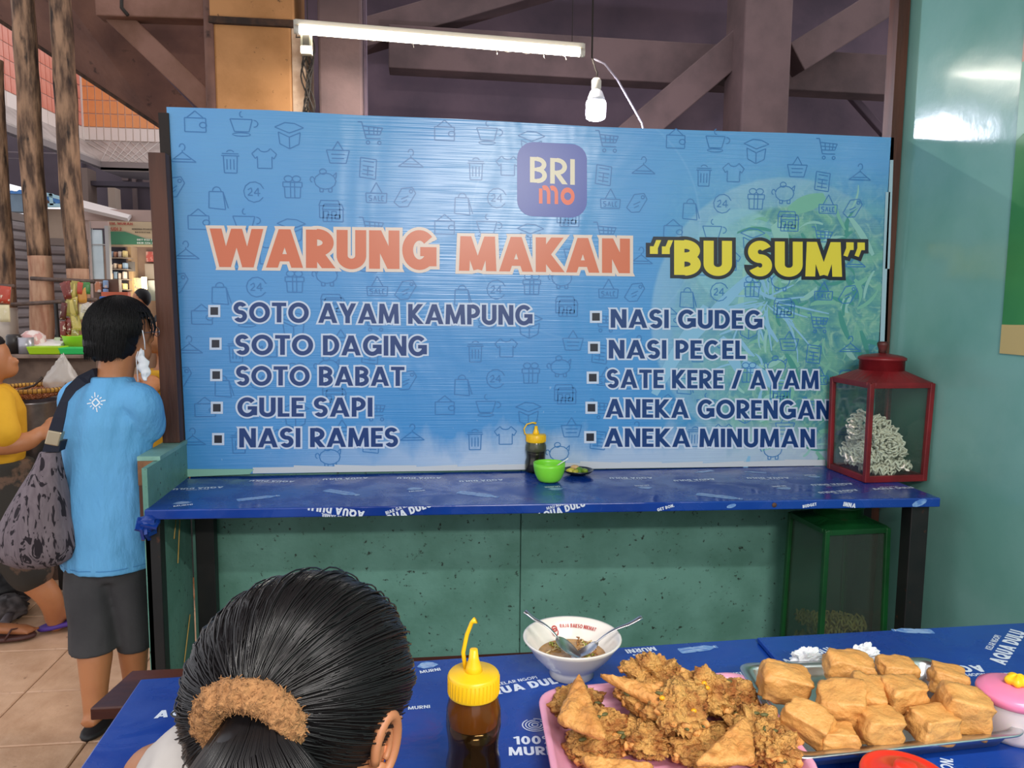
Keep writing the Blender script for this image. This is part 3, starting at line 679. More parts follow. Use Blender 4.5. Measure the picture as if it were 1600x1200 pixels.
# ------------------------------------------------------------------ upper structure behind the banner
mb = MB().box((-.93, 3.13, 2.0), (SIDE_X, 3.15, 2.19)); 
bk = struct(build('wall_back', MB().box((-1.88, 6.6, 0), (6, 6.75, 5.2)), M_dark)); bk.name = 'wall_far'
ceil = struct(build('ceiling', MB().box((-1.3, -3.2, 3.5), (2.2, 4.45, 3.6)), M_concrete))
def beam_thing(name, a, b, wd, ht, m_, label, cat='beam'):
    return tag(bevel(build(name, MB().beam(a, b, wd, ht), m_), .008), label, cat)
beam_thing('roof_beam', (-1.7, 6.3, 4.55), (6, 6.3, 4.55), .3, .42, M_beam, 'wide horizontal concrete beam high at the back, above the white tube lamp')
beam_thing('roof_beam', (-.2, 5.9, 3.36), (6, 5.9, 3.30), .2, .3, M_beam, 'lower horizontal concrete beam directly above the banner top')
beam_thing('roof_brace', PY(960, 235, 5.6), PY(1165, 62, 5.6), .2, .22, M_beam, 'diagonal brace rising right to the brown column beyond the bulb')
beam_thing('roof_brace', PY(1236, 95, 5.6), PY(1420, -20, 5.6), .2, .22, M_beam, 'diagonal brace rising right from the brown column to the wall edge')
beam_thing('roof_brace', PY(1180, -120, 6.0), PY(560, 60, 6.0), .2, .2, M_beam, 'dim sloping brace high behind the white tube lamp')
beam_thing('roof_brace', PY(1250, 60, 6.2), PY(1400, 230, 6.2), .06, .06, M_dark, 'thin dark strut slanting down behind the column at right')
def column(name, x0, x1, yt, yb, Y, dep, m_, label, zt=5.1, seat=0):
    a, b = PY(x0, 100, Y), PY(x1, 100, Y)
    o = thing(name, ((a.x + b.x) / 2, Y + dep / 2, 0), label, 'column')
    bevel(build('shaft', MB().box((a.x, Y, 0), (b.x, Y + dep, zt)), m_, o), .015); return o, a, b
column('brown_column', 1162, 1236, 0, 0, 5.3, .35, M_beam, 'brown concrete column behind the banner, right of the bulb')
o, a, b = column('brown_column', 497, 566, 0, 0, 4.6, .3, M_beam, 'brown concrete column just right of the ochre column, behind the tube lamp')
build('side_groove', MB().box((b.x + .002, 4.68, 0), (b.x + .02, 4.75, 5.1)), M_dark, o)
# ochre column, tall, with a ledge line
oc, a, b = column('ochre_column', 334, 456, 0, 0, 4.62, .4, M_ochre, 'ochre painted concrete column with dirty edges rising behind the banner at left')
zc = PY(400, 31, 4.62).z
bevel(build('upper_block', MB().box((a.x - .012, 4.60, zc), (b.x + .02, 5.04, 5.1)), M_ochre, oc), .01)
build('ledge_line', MB().box((a.x - .014, 4.59, zc - .035), (b.x + .022, 5.03, zc)), mat('dark_brown_line', '#2c1f18', .9, col2='#4a3122', nscale=20), oc)  # thin dark brown line just below the upper block
build('corner_pipe', MB().tube([(a.x - .02, 4.63, 0), (a.x - .022, 4.625, 5.1)], .028, 8), M_concrete, oc)
pc = MB().box((b.x + .001, 4.625, 1.0), (b.x + .075, 4.98, zc)); build('lit_side_face', pc, mat('lit_side_paint', '#cdb096', .8, col2='#a8876c', nscale=9, spots=('#4b3526', 24, .64, .72)), oc)  # column's lit right side put into a paler colour, with dirt spots
# cobwebby wires down its right corner
wm = mat('dusty_wire', '#2b241f', .8)
mb = MB()
for k in range(7):
    pts = []
    for i in range(14):
        t = i / 13; q = PY(476 + 6 * math.sin(t * 9 + k) + k * 1.7, 52 + t * (125), 4.59 - .01 * (k % 3)); pts.append(q)
    mb.tube(pts, .0045, 5)
build('cable_bundle', mb, wm, oc)['label'] = 'dusty bundle of black cables'
# tube lamp
LY = 4.3
ta, tb = PY(461, 46, LY), PY(912, 83, LY)
tl = thing('tube_lamp', (ta + tb) / 2, 'lit white fluorescent tube lamp hanging level above the banner', 'lamp')
M_tube = mat('tube_light_glow', '#ffffff', .4, emit=('#fff3e0', 14)); M_batten = mat('lamp_batten', '#c9c2b6', .5)
dv = (tb - ta).normalized()
build('tube', MB().tube([ta + dv * .02, tb - dv * .02], .021, 16), M_tube, tl)
bevel(build('batten', MB().beam(ta + Vector((0, .02, .040)), tb + Vector((0, .02, .040)), .05, .026), M_batten, tl), .003)
for e_, s in ((ta, 1), (tb, -1)):
    build('end_cap', MB().tube([e_ - dv * .004 * s, e_ + dv * s * .022], .023, 14), M_batten, tl)
    build('socket', MB().obox(e_ + Vector((0, .012, .02)), (.014, .03, .06)), M_batten, tl)
mb = MB()
for k, x in enumerate((560, 640, 690, 770, 800, 845, 870, 880)):
    t = (x - 463) / (912 - 463); s0 = ta.lerp(tb, t) + Vector((0, -.015, -.014)); t2 = min(.99, t + R_.uniform(.04, .09)); s1 = ta.lerp(tb, t2) + Vector((0, -.015, -.014))
    mb.tube([s0, s0.lerp(s1, .5) + Vector((0, 0, -R_.uniform(.008, .022))), s1], .0012, 4)
    if k % 2: mb.tube([s0, s0 + Vector((.01, 0, -.035))], .001, 4)
build('cobweb', mb, mat('cobweb', '#d8cfb8', .9), tl)['kind'] = 'stuff'
q = PY(479, 69, LY + .03)
jb = bevel(build('junction_box', MB().obox(q, (.058, .04, .11)), mat('grey_plastic', '#b8b29a', .5), tl), .004)
sub('box_face', MB().obox(q + Vector((0, -.022, .005)), (.034, .006, .07)), mat('dark_plastic', '#5a554a', .5), jb)
for e_ in (ta.lerp(tb, .04), ta.lerp(tb, .96)): build('hanger_wire', MB().tube([e_ + Vector((0, .02, .04)), Vector((e_.x, e_.y + .02, 3.51))], .0018, 6), wm, tl)
build('box_cable', MB().tube([ta + Vector((.01, .02, .02)), ta + Vector((-.0, .03, -.03)), q + Vector((0, .005, .04))], .004, 6), wm, tl)
light('tube_lamp_light', 'AREA', (ta + tb) / 2 + Vector((0, -.03, -.05)), 26, (1, .93, .82), 1.6, .03, (0, 0, 0))
# bulb
bq = PY(931, 172, LY)
bl = thing('light_bulb', bq, 'lit white capsule bulb hanging from its cable above the banner', 'lamp')
M_bulb = mat('bulb_glow', '#ffffff', .4, emit=('#f0ecff', 22))
k_ = 1.3
build('diffuser', MB().lathe([(a * k_, b * k_) for a, b in [(0, -.042), (.028, -.041), (.040, -.034), (.0425, -.02), (.0425, .028), (.040, .036)]], bq, 28), M_bulb, bl)
build('heat_sink', MB().lathe([(a * k_, b * k_) for a, b in [(.040, .036), (.036, .05), (.026, .075), (.018, .085)]], bq, 24), mat('bulb_body', '#dcdce4', .4), bl)
build('socket', MB().lathe([(a * k_, b * k_) for a, b in [(.019, .083), (.021, .09), (.021, .12), (.014, .13), (0, .132)]], bq, 18), M_batten, bl)
cu = [bq + Vector((0, 0, .165)), bq + Vector((.004, 0, .20)), PY(931, 110, LY), PY(925, 90, LY), Vector((PY(925, 60, LY).x, LY, 3.51))]
build('cable', MB().tube(cu, .005, 7), wm, bl)
pts = [PY(x, y, LY) for x, y in ((928, 92), (945, 100), (965, 125), (985, 160), (1003, 192), (1012, 230))]
build('power_cable', MB().tube(pts, .006, 7), mat('pale_cable', '#8f8694', .5), bl)
light('light_bulb_light', 'POINT', bq + Vector((0, -.0, -.10)), 60, (.84, .83, 1), radius=.05).data.specular_factor = .15

# ------------------------------------------------------------------ red glass-sided case on the counter
def snack_tin(name, base, wd, dep, z0, z1, flare, neck_r, neck_h, zneck, mfr, mgl, label, knob=False, ang=0.0):
    cx, cy = base; o = thing(name, (cx, cy, z0), label, 'case')
    Rm = Matrix.Rotation(ang, 3, 'Z')
    def P(u, v, z, ins=0):
        t = (z - z0) / (z1 - z0); f = 1 + flare * t; return Vector((cx, cy, z)) + Rm @ Vector((u * (wd / 2 * f - ins), v * (dep / 2 * f - ins), 0))
    ed = .020
    corners = [(-1, -1), (1, -1), (1, 1), (-1, 1)]
    for u, v in corners:
        mb = MB(); A, B = P(u, v, z0), P(u, v, z1); q = Rm
        mb.add([A + q @ Vector((a_, b_, 0)) for a_, b_ in ((-ed / 2, -ed / 2), (ed / 2, -ed / 2), (ed / 2, ed / 2), (-ed / 2, ed / 2))] + [B + q @ Vector((a_, b_, 0)) for a_, b_ in ((-ed / 2, -ed / 2), (ed / 2, -ed / 2), (ed / 2, ed / 2), (-ed / 2, ed / 2))],
               [(0, 3, 2, 1), (4, 5, 6, 7), (0, 1, 5, 4), (1, 2, 6, 5), (2, 3, 7, 6), (3, 0, 4, 7)]); bevel(build('corner_bar', mb, mfr, o), .003)
    for z, h in ((z0 + .012, .026), (z1 - .008, .022)):
        for k in range(4):
            (u, v), (u2, v2) = corners[k], corners[(k + 1) % 4]
            bevel(build('rail', MB().beam(P(u, v, z), P(u2, v2, z), .014, h), mfr, o), .002)
    for k in range(4):   # inner bead of each frame and its pane
        (u, v), (u2, v2) = corners[k], corners[(k + 1) % 4]
        a_, b_, c_, d_ = P(u, v, z0 + .024, .003), P(u2, v2, z0 + .024, .003), P(u2, v2, z1 - .018, .003), P(u, v, z1 - .018, .003)
        n = (b_ - a_).cross(d_ - a_).normalized()
        build('glass_pane', MB().slab([a_, b_, c_, d_], n * -.002), mgl, o)
    build('base_plate', MB().slab([P(u, v, z0 + .004) for u, v in corners], (0, 0, .004)), mfr, o)
    mb = MB(); sh = [P(u, v, z1 + .003, -.010) for u, v in corners]; n = 32
    lo = []; hi = []
    for j in range(n):
        t = 2 * pi * (j + .5) / n - 3 * pi / 4; c_, s_ = math.cos(t), math.sin(t); k = max(abs(c_), abs(s_)); f = 1 + flare
        lo.append(Vector((cx, cy, z1 + .003)) + Rm @ Vector((c_ / k * (wd / 2 * f + .01), s_ / k * (dep / 2 * f + .01), 0))); hi.append(Vector((cx, cy, zneck)) + Rm @ Vector((c_ * neck_r, s_ * neck_r, 0)))
    low = [p - Vector((0, 0, .012)) for p in lo]
    mb.loft([low, lo, hi], cap=True, smooth=False); build('sloping_roof', mb, mfr, o)
    mb = MB().lathe([(neck_r, zneck - .004), (neck_r, zneck + neck_h * .8), (neck_r + .006, zneck + neck_h * .82), (neck_r + .006, zneck + neck_h), (neck_r * .9, zneck + neck_h + .008), (0, zneck + neck_h + (.02 if knob else .006))], (cx, cy, 0), 36)
    lid = build('round_lid', mb, mfr, o)
    if knob:
        zz = zneck + neck_h + .014; kb = sub('knob', MB().lathe([(.012, zz), (.014, zz + .012), (.021, zz + .034), (.023, zz + .042), (.018, zz + .05), (0, zz + .05)], (cx, cy, 0), 20), mat('black_knob', '#2c1a18', .5, col2='#5a2420', nscale=30), lid)
    return o
M_redp = mat('dark_red_paint', '#7c181f', .42, col2='#5e1217', nscale=6, spots=('#3a1214', 30, .68, .75), bump=.1)
M_greenp = mat('dark_green_paint', '#0f4d22', .4, col2='#0a3a1a', nscale=6, spots=('#2d3a20', 26, .66, .75), bump=.1)
M_gl = glass('dusty_glass', '#f0f5f2', .08, .012)
rc = snack_tin('red_cracker_case', (1.742 + .124, 2.775 + .125), .25, .25, .852, 1.243, .04, .085, .05, 1.285, M_redp, M_gl, 'red framed glass case with round lid, full of white crackers, at right end of counter', True, math.radians(2))
M_glg = glass('murky_glass', '#d0dfd6', .12, .03)
gj = snack_tin('green_cracker_tin', (1.50 + .145, 2.64 + .145), .27, .27, .125, .70, -.06, .092, .045, .725, M_greenp, M_glg, 'dark green framed glass cracker tin under the right end of the counter', False, math.radians(3))
bx = thing('low_wooden_crate', (1.645, 2.79, 0), 'low wooden crate the green tin stands on, below the counter', 'crate')
for z in (.02, .085):
    for y in (2.64, 2.93): build('slat', MB().box((1.48, y - .008, z), (1.81, y + .008, z + .02)), M_rawwood, bx)
build('top_board', MB().box((1.49, 2.64, .112), (1.80, 2.935, .124)), M_rawwood, bx)
for x in (1.50, 1.79):
    for y in (2.66, 2.91): build('corner_post', MB().box((x - .012, y - .012, 0), (x + .012, y + .012, .112)), M_rawwood, bx)
# crackers: one long wiggly noodle coiled into a disc
def cracker(name, c, r, thick, M, m_, label, grp, seed, kind='disc'):
    rr = random.Random(seed); pts = []; n = 420; turns = 6.5
    for i in range(n):
        t = i / n; rad = r * (.12 + .88 * t ** .8) * (1 + .06 * math.sin(i * 1.9)); a = turns * 2 * pi * t
        p = Vector((math.cos(a) * rad, math.sin(a) * rad, thick * (.45 * math.sin(i * 1.27) + .5 * math.sin(i * .23))))
        p += Vector((rr.uniform(-1, 1), rr.uniform(-1, 1), rr.uniform(-1, 1))) * r * .05
        if kind == 'roll': p = Vector((p.x, p.y, (p.z / thick) * thick + (1 - t) * thick * 1.2))
        pts.append(Vector(c) + M @ p)
    mb = MB().tube(pts, r * .062, 5)
    return tag(build(name, mb, m_), label, 'cracker', grp)
M_kr = mat('white_cracker', '#fff7ea', .75, col2='#f2e8d8', nscale=30)
Rx = lambda a: Matrix.Rotation(math.radians(a), 3, 'X'); Ry = lambda a: Matrix.Rotation(math.radians(a), 3, 'Y'); Rz = lambda a: Matrix.Rotation(math.radians(a), 3, 'Z')
gk = 'white crackers in the red case'
CR = [((1.845, 2.86, .890), .070, Rx(2), 'flat white cracker lying lowest at the front of the red case', 'disc'),
      ((1.905, 2.845, .905), .070, Rx(-8) @ Ry(5), 'flat white cracker at the bottom right of the red case', 'disc'),
      ((1.810, 2.90, .905), .075, Ry(12), 'flat white cracker at the bottom left of the red case', 'disc'),
      ((1.895, 2.93, .910), .075, Rx(4), 'white cracker lying at the bottom rear of the red case', 'disc'),
      ((1.862, 2.825, .990), .058, Rx(78), 'white cracker standing like a rosette facing out of the red case', 'roll'),
      ((1.850, 2.875, 1.050), .056, Rx(60), 'topmost white cracker behind the rosette in the red case', 'roll'),
      ((1.935, 2.875, .985), .068, Rx(40) @ Ry(62), 'white cracker leaning against the rosette on its right', 'disc'),
      ((1.780, 2.885, 1.060), .062, Ry(-74) @ Rx(10), 'white cracker standing upright behind the left pane of the red case', 'roll'),
      ((1.795, 2.94, .975), .068, Ry(-55), 'white cracker leaning low at left rear of the red case', 'disc'),
      ((1.800, 2.855, .950), .062, Ry(-40) @ Rx(20), 'tilted white cracker under the upright one by the front corner bar', 'disc'),
      ((1.880, 2.93, 1.02), .06, Rx(50) @ Ry(20), 'white cracker at the back of the heap, right of the topmost one', 'disc')]
for k, (c, r, M, lb, kd) in enumerate(CR): cracker('white_cracker', c, r, .022, M, M_kr, lb, gk, k, kd)
M_kb = mat('tan_cracker', '#c79a5c', .75, col2='#b98545', nscale=30)
for k, (c, r, M, lb) in enumerate([((1.60, 2.72, .26), .062, Rx(15), 'tan cracker at the front of the heap in the green tin'), ((1.69, 2.76, .285), .075, Rx(-10), 'topmost tan cracker of the heap in the green tin'), ((1.58, 2.83, .275), .06, Ry(10), 'tan cracker at the left rear in the green tin'), ((1.69, 2.86, .25), .06, Ry(-10), 'tan cracker at the right rear in the green tin'), ((1.60, 2.74, .17), .075, Rx(5), 'tan cracker at the bottom front left of the green tin'), ((1.69, 2.80, .175), .08, Rx(-4), 'tan cracker at the bottom right of the green tin'), ((1.60, 2.84, .18), .07, Rx(3), 'tan cracker at the bottom rear left of the green tin'), ((1.64, 2.78, .22), .085, Rx(8), 'tan cracker in the middle layer of the green tin')]):
    cracker('tan_cracker', c, r, .026, M, M_kb, lb, 'tan crackers in the green tin', 40 + k)

# ------------------------------------------------------------------ things on the counter
M_yel = mat('yellow_plastic', '#f2c21a', .35, sss=.1); M_sauce = mat('dark_soy_sauce', '#140a06', .12, spec=.6); M_clear = glass('clear_bottle_plastic', '#d9c9a0', .12, .12)
def squeeze_bottle(base, r, hb, label, mb_clear, fill, cap_h, spout_h, strap, film=None):
    x, y, z = base; o = thing('squeeze_bottle', base, label, 'bottle'); c = (x, y, z)
    pr = [(0, .0), (r * .93, 0), (r, .008), (r, hb * .30), (r * .90, hb * .42), (r * .92, hb * .52), (r * 1.0, hb * .66), (r * .98, hb * .80), (r * .84, hb * .94), (r * .80, hb)]
    build('bottle_body', MB().lathe(pr, c, 40), mb_clear, o)
    zi = hb * fill; inner = [(0, .003)] + [(a - .0025, b + .003) for a, b in pr[1:] if b < zi - .01]
    rr_ = inner[-1][0]; inner += [(rr_, zi), (0, zi)]
    build('sauce', MB().lathe(inner, c, 36), M_sauce, o)
    if film: build('sauce_film', MB().lathe([(rr_ + .0003, zi + .002)] + [(a - .002, b) for a, b in pr if b > zi + .005], c, 36, cap=False), film, o)
    cr = r * .92; cap = MB().lathe([(cr * .98, hb - cap_h * .35), (cr, hb - cap_h * .3), (cr, hb + cap_h * .55), (cr * .94, hb + cap_h * .64), (cr * .4, hb + cap_h * .66), (cr * .3, hb + cap_h * .72)], c, 48)
    for k in range(40):   # grip ribs
        a = 2 * pi * k / 40; cap.obox(Vector(c) + Vector((math.cos(a) * cr, math.sin(a) * cr, hb + cap_h * .12)), (.0018, .0016, cap_h * .72), Matrix.Rotation(a, 3, 'Z'))
    capo = build('screw_cap', cap, M_yel, o)
    zz = hb + cap_h * .6
    sub('spout', MB().lathe([(cr * .36, zz), (cr * .30, zz + spout_h * .3), (cr * .20, zz + spout_h * .6), (cr * .15, zz + spout_h), (cr * .08, zz + spout_h)], c, 20), M_yel, capo)
    sub('cap_strap', MB().tube([Vector(c) + Vector(p) for p in strap], [.0035] * (len(strap) - 1) + [.006], 8, flat=.8), M_yel, capo)
    return o
b0 = PZ(838, 738, .852); y0 = b0.y; 
squeeze_bottle((b0.x, b0.y + .02, .852), .044, .135, 'squeeze bottle of dark sauce with yellow cap on the counter behind the green bowl', glass('grey_bottle_plastic', '#d8d8c8', .12, .06, (.16, .16, .13, 1)), .62, .032, .035,
               [(-.03, 0, .145), (-.046, 0, .158), (-.05, 0, .178), (-.038, 0, .197), (-.015, 0, .203), (.0, 0, .2)], mat('grey_sauce_film', '#6d6f5c', .4, alpha=.8))
squeeze_bottle((b0.x - .022, b0.y + .115, .852), .040, .13, 'second dark sauce bottle half hidden behind the capped bottle by the banner', glass('smoke_bottle_plastic', '#6a6a60', .15, .3, (.05, .05, .05, 1)), .8, .012, .01, [(0, 0, .15), (.005, 0, .16)])
def bowl_mesh(c, r0, r1, h, t=.003, n=48, foot=.0, lip=0):
    pr = [(0, foot), (r0 * .9, foot)] if not foot else [(0, foot * .7), (r0 * .8, foot * .7), (r0 * .85, 0), (r0, 0), (r0 * .98, foot)]
    for k in range(1, 9):
        u = k / 8; pr.append((r0 + (r1 - r0) * math.sin(u * pi / 2) ** .85 if foot == 0 else r0 + (r1 - r0) * (u ** .8), foot + (h - foot) * u ** 1.25))
    pr.append((r1 + lip, h)); pr.append((r1 + lip, h + t)); pr.append((r1 - t, h + t))
    for k in range(7, -1, -1):
        u = k / 8; pr.append((max(0, (r0 + (r1 - r0) * (math.sin(u * pi / 2) ** .85 if foot == 0 else u ** .8)) - t), foot + t + (h - foot - t) * u ** 1.25 + t * .3))
    pr.append((0, foot + t * 1.3)); return MB().lathe(pr, c, n)
M_lime = mat('lime_plastic', '#7fdc3a', .35, sss=.15)
gb = PZ(858, 752, .852)
tag(build('small_bowl', bowl_mesh(gb, .036, .062, .072), M_lime), 'small lime green plastic bowl on the counter in front of the sauce bottles', 'bowl')
s0 = gb + Vector((.012, 0, .05)); s1 = gb + Vector((.072, -.01, .092))
sp = thing('plastic_spoon', s0, 'white plastic spoon standing in the small lime green bowl', 'spoon')
build('handle', MB().beam(s0, s1, .008, .003), mat('white_plastic', '#e8ece8', .4), sp)
build('spoon_bowl', MB().ell(s0 - Vector((.012, 0, .012)), (.016, .010, .004), seg=14, rings=8), mat('white_plastic', '#e8ece8', .4), sp)
pc_ = PZ(903, 741, .852)
tag(build('small_dish', MB().lathe([(0, .0), (.03, 0), (.052, .012), (.062, .02), (.064, .02), (.052, .009), (.03, .004), (0, .004)], pc_, 40), mat('dark_tin', '#3a3f46', .3, metal=.8)), 'small dark metal dish of pickles beside the lime green bowl', 'dish')
for k, (dx, dy, dz, r, col, lb) in enumerate([(-.028, .0, .014, .017, '#c9bf4a', 'yellow green lime wedge at the left of the metal dish'), (-.012, -.012, .013, .015, '#b5b03a', 'yellow chilli piece at the front of the metal dish'), (.008, .005, .015, .018, '#5d8a2a', 'dark green chilli piece in the middle of the metal dish'), (.026, -.004, .014, .015, '#7d9a35', 'green chilli piece at the right of the metal dish'), (-.01, .016, .026, .014, '#c8a878', 'tan pickle piece on top in the metal dish')]):
    def f(p, d, k=k): return p * (1 + .3 * noise.noise(p * 70 + Vector((k, 0, 0))))
    tag(build('pickle_piece', MB().ell(pc_ + Vector((dx, dy, dz)), (r * 1.2, r * .8, r * .75), Rz(40 * k), 16, 10, fn=f), mat('pickle_' + 'abcde'[k], col, .35)), lb, 'pickle', 'pickles in the small metal dish')

# ------------------------------------------------------------------ bench at the counter
bn = thing('wooden_bench', (.1, 2.19, 0), 'red brown wooden bench between table and wall counter', 'bench')
b0_, b1_ = PZ(218, 1046, .45), PZ(140, 1107, .45)
bevel(build('seat', MB().slab([(b1_.x - .0, 2.082, .45), (1.3, 2.082, .45), (1.3, 2.293, .45), (b0_.x - .02, 2.293, .45)], (0, 0, -.035)), M_benchwood, bn), .004)
build('apron', MB().box((-.80, 2.10, .34), (1.27, 2.125, .415)), M_benchwood, bn)
for x in (-.80, 1.2):
    for y in (2.11, 2.24): bevel(build('leg', MB().box((x, y, 0), (x + .045, y + .04, .415)), M_benchwood, bn), .003)

# ------------------------------------------------------------------ poster on the side wall
PXs = SIDE_X - .006
ps = thing('wall_poster', PX(1590, 300, PXs), 'green poster with tan foot on the teal side wall at the right picture edge', 'poster')
ya = PX(1562, 552, PXs).y; zt, zb = 2.62, PX(1562, 552, PXs).z
def pq(y0, y1, z0, z1, lay=0): return [(PXs - lay, y0, z0), (PXs - lay, y1, z0), (PXs - lay, y1, z1), (PXs - lay, y0, z1)]
build('paper', MB().slab(pq(ya, ya - .85, zb, zt), (.004, 0, 0)), mat('poster_green', '#3f8f4e', .35, col2='#2f7d45', nscale=2), ps)
mb = MB()
cur = [(ya - .85 * k / 16, zb + .10 + .14 * (k / 16) ** 2) for k in range(17)]
for k in range(16): mb.add([(PXs - .001, cur[k][0], zb), (PXs - .001, cur[k + 1][0], zb), (PXs - .001, cur[k + 1][0], cur[k + 1][1]), (PXs - .001, cur[k][0], cur[k][1])], [(0, 1, 2, 3)])
build('tan_foot', mb, mat('poster_tan', '#c9b277', .4), ps)
mb = MB()
for k in range(16): mb.add([(PXs - .001, cur[k][0], cur[k][1] + .62 + .15 * math.sin(k / 5)), (PXs - .001, cur[k + 1][0], cur[k + 1][1] + .62 + .15 * math.sin((k + 1) / 5)), (PXs - .001, cur[k + 1][0], 2.36), (PXs - .001, cur[k][0], 2.36)], [(0, 1, 2, 3)])
build('pale_green_wave', mb, mat('poster_pale_green', '#7fb59a', .4), ps)
build('peach_head_panel', MB().add(pq(ya, ya - .85, 2.36, zt, .001), [(0, 1, 2, 3)]), mat('poster_peach', '#c99a84', .4), ps)
# ------------------------------------------------------------------ dining table with blue printed covers
def rect_table():
    o = thing('dining_table', (.25, 1.3, 0), 'long dining table covered in blue printed plastic in the foreground', 'table')
    q = [PZ(125, 1200, .75), PZ(220, 1061, .75), PZ(1183, 997, .75)]
    l0 = q[1]; dirx = (q[2] - q[1]).normalized(); diry = (q[0] - q[1]).normalized()
    A = l0; B = l0 + dirx * 1.42; C_ = B + diry * .62; D_ = l0 + diry * .62
    bevel(build('table_top', MB().slab([D_, C_, B, A], (0, 0, -.028)), M_bluecloth, o), .003)
    for p in (A, B, C_, D_):
        c = A.lerp(C_, .5); p2 = p.lerp(c, .12); build('leg', MB().box((p2.x - .022, p2.y - .022, 0), (p2.x + .022, p2.y + .022, .72)), M_blackmetal, o)
    build('apron', MB().box((A.x + .08, A.y - .1, .66), (B.x - .08, A.y - .08, .72)), M_blackmetal, o)
    return o, dirx, diry, A, B
tb1, dx_, dy_, TA, TB = rect_table()
TZ = .75
o2 = thing('side_table', (1.25, 1.3, 0), 'second blue covered table, a little higher, standing at the right', 'table')
q0 = PZ(1183, 996, .762); q1 = PZ(1600, 973, .762); dd = (q1 - q0).normalized(); dv2 = (PZ(1212, 1030, .762) - q0).normalized()
A2 = q0; B2 = q0 + dd * .75; C2 = B2 + dv2 * .66; D2 = A2 + dv2 * .66
# this top is the sheet board lapped over the first one
bevel(build('table_top', MB().slab([D2, C2, B2, A2], (0, 0, -.0105)), M_bluecloth, o2), .002)
for p in (B2, C2):
    c = A2.lerp(C2, .5); p2 = p.lerp(c, .08); build('leg', MB().box((p2.x - .022, p2.y - .022, 0), (p2.x + .022, p2.y + .022, .752)), M_blackmetal, o2)
for p in (A2, D2):
    p2 = p.lerp(B2 if p is A2 else C2, .16); p2 = p2 + Vector((.03, 0, 0)); build('leg', MB().box((max(p2.x, TB.x + .03) - .022, p2.y - .05, 0), (max(p2.x, TB.x + .03) + .022, p2.y - .006, .752)), M_blackmetal, o2)
T2 = .762
sheet_print(tb1, [('bottle', 1092, 1014, 8, .05), ('murni', 1005, 1020, 186, .02), ('spiral', 985, 1037, 0, .022), ('aqua', 815, 1073, 14, .028, 'KELAR NGOPI'), ('spiral', 836, 1133, 0, .024), ('murni', 835, 1165, -4, .026),
                  ('line', 1150, 1056, 2, .014, 'PAS KERJA'), ('aqua', 330, 1108, 6, .028), ('leaf', 668, 1040, 12, .03), ('line', 655, 1108, 3, .012, 'MURNI'), ('smudge', 705, 1050, 0, .0)][:-1], TZ)
sheet_print(o2, [('bottle', 1425, 986, 170, .05), ('aqua', 1575, 1010, 40, .032, 'KELAR NGOPI'), ('aqua', 1462, 1046, 176, .03, 'SELURUH'), ('aqua', 1262, 1024, 20, .02, 'KELAR NGOPI'), ('line', 1490, 1200, 55, .02, 'BON.'), ('line', 1545, 1052, 176, .012, 'SELURUH NGOPI')], T2)

# ------------------------------------------------------------------ soup bowl with two spoons
M_porc = mat('white_porcelain', '#e9e4dc', .2, coat=.4, spec=.6)
bc = PZ(893, 1052, TZ + .001)
sb = thing('soup_bowl', bc, 'white porcelain soup bowl with red print and soup leftovers, on the blue table', 'bowl')
BR = .106
prof = [(.048, 0), (.046, .012), (.062, .026), (.084, .050), (.098, .072), (BR, .082), (BR - .001, .0845), (BR - .006, .083), (.092, .070), (.078, .048), (.056, .028), (.03, .02), (0, .018)]
build('bowl_body', MB().lathe([(0, .004), (.042, .004), (.043, 0)] + prof, bc, 64), M_porc, sb)
# soup
build('soup', MB().lathe([(0, .044), (.0735, .044)], bc, 48, cap=False), mat('soup', '#b98a4c', .15, col2='#8f6a38', nscale=45, bump=.2, bscale=60, spec=.7), sb)
# red print around the inside of the rim, and the small emblem
mb = MB()
def inrim(u, v):   # u metres round the rim from the back, v metres down from the rim
    R0 = .0940 - v * .78; a = pi / 2 - .12 - u / .095; return (bc.x + math.cos(a) * R0, bc.y + math.sin(a) * R0, bc.z + .0765 - v)
P, W = text_polys('RAJA BAKSO NIKMAT', .2, .14, seg=4)
for p in P: mb.add([inrim(-.022 + q[0] * .0068, (1 - q[1]) * .0068 + .004) for q in p], [tuple(range(len(p)))])
for cx_, cy_, r_ in ((-.038, .011, .009), (-.038, .017, .012)):
    for p in strokes([('A', 0, 0, r_ * .7, r_ * .5, 0, 360, .0024)], clip=False, seg=6): mb.add([inrim(cx_ + q[0], cy_ + q[1]) for q in p], [tuple(range(len(p)))])
build('red_print', mb, mat('red_print', '#b3302a', .3), sb)
rr = random.Random(5)
M_bits = [mat('noodle_bit', '#d9c08a', .4), mat('herb_bit', '#9aa23e', .4), mat('meat_bit', '#a06c3a', .5)]
mb = MB()
for k in range(40):
    a = rr.uniform(0, 6.28); r_ = .066 * rr.random() ** .5; p = bc + Vector((math.cos(a) * r_, math.sin(a) * r_, .0455)); th = rr.uniform(0, 6.28); l = rr.uniform(.006, .02)
    mb.tube([p, p + Vector((math.cos(th) * l / 2, math.sin(th) * l / 2, .003)), p + Vector((math.cos(th + .6) * l, math.sin(th + .6) * l, 0))], .0016, 5, mi=rr.choice([0, 0, 1, 2]))
build('soup_bits', mb, M_bits, sb)['kind'] = 'stuff'
M_steel = mat('stainless_steel', '#d3d4d6', .3, metal=1, bump=.05)
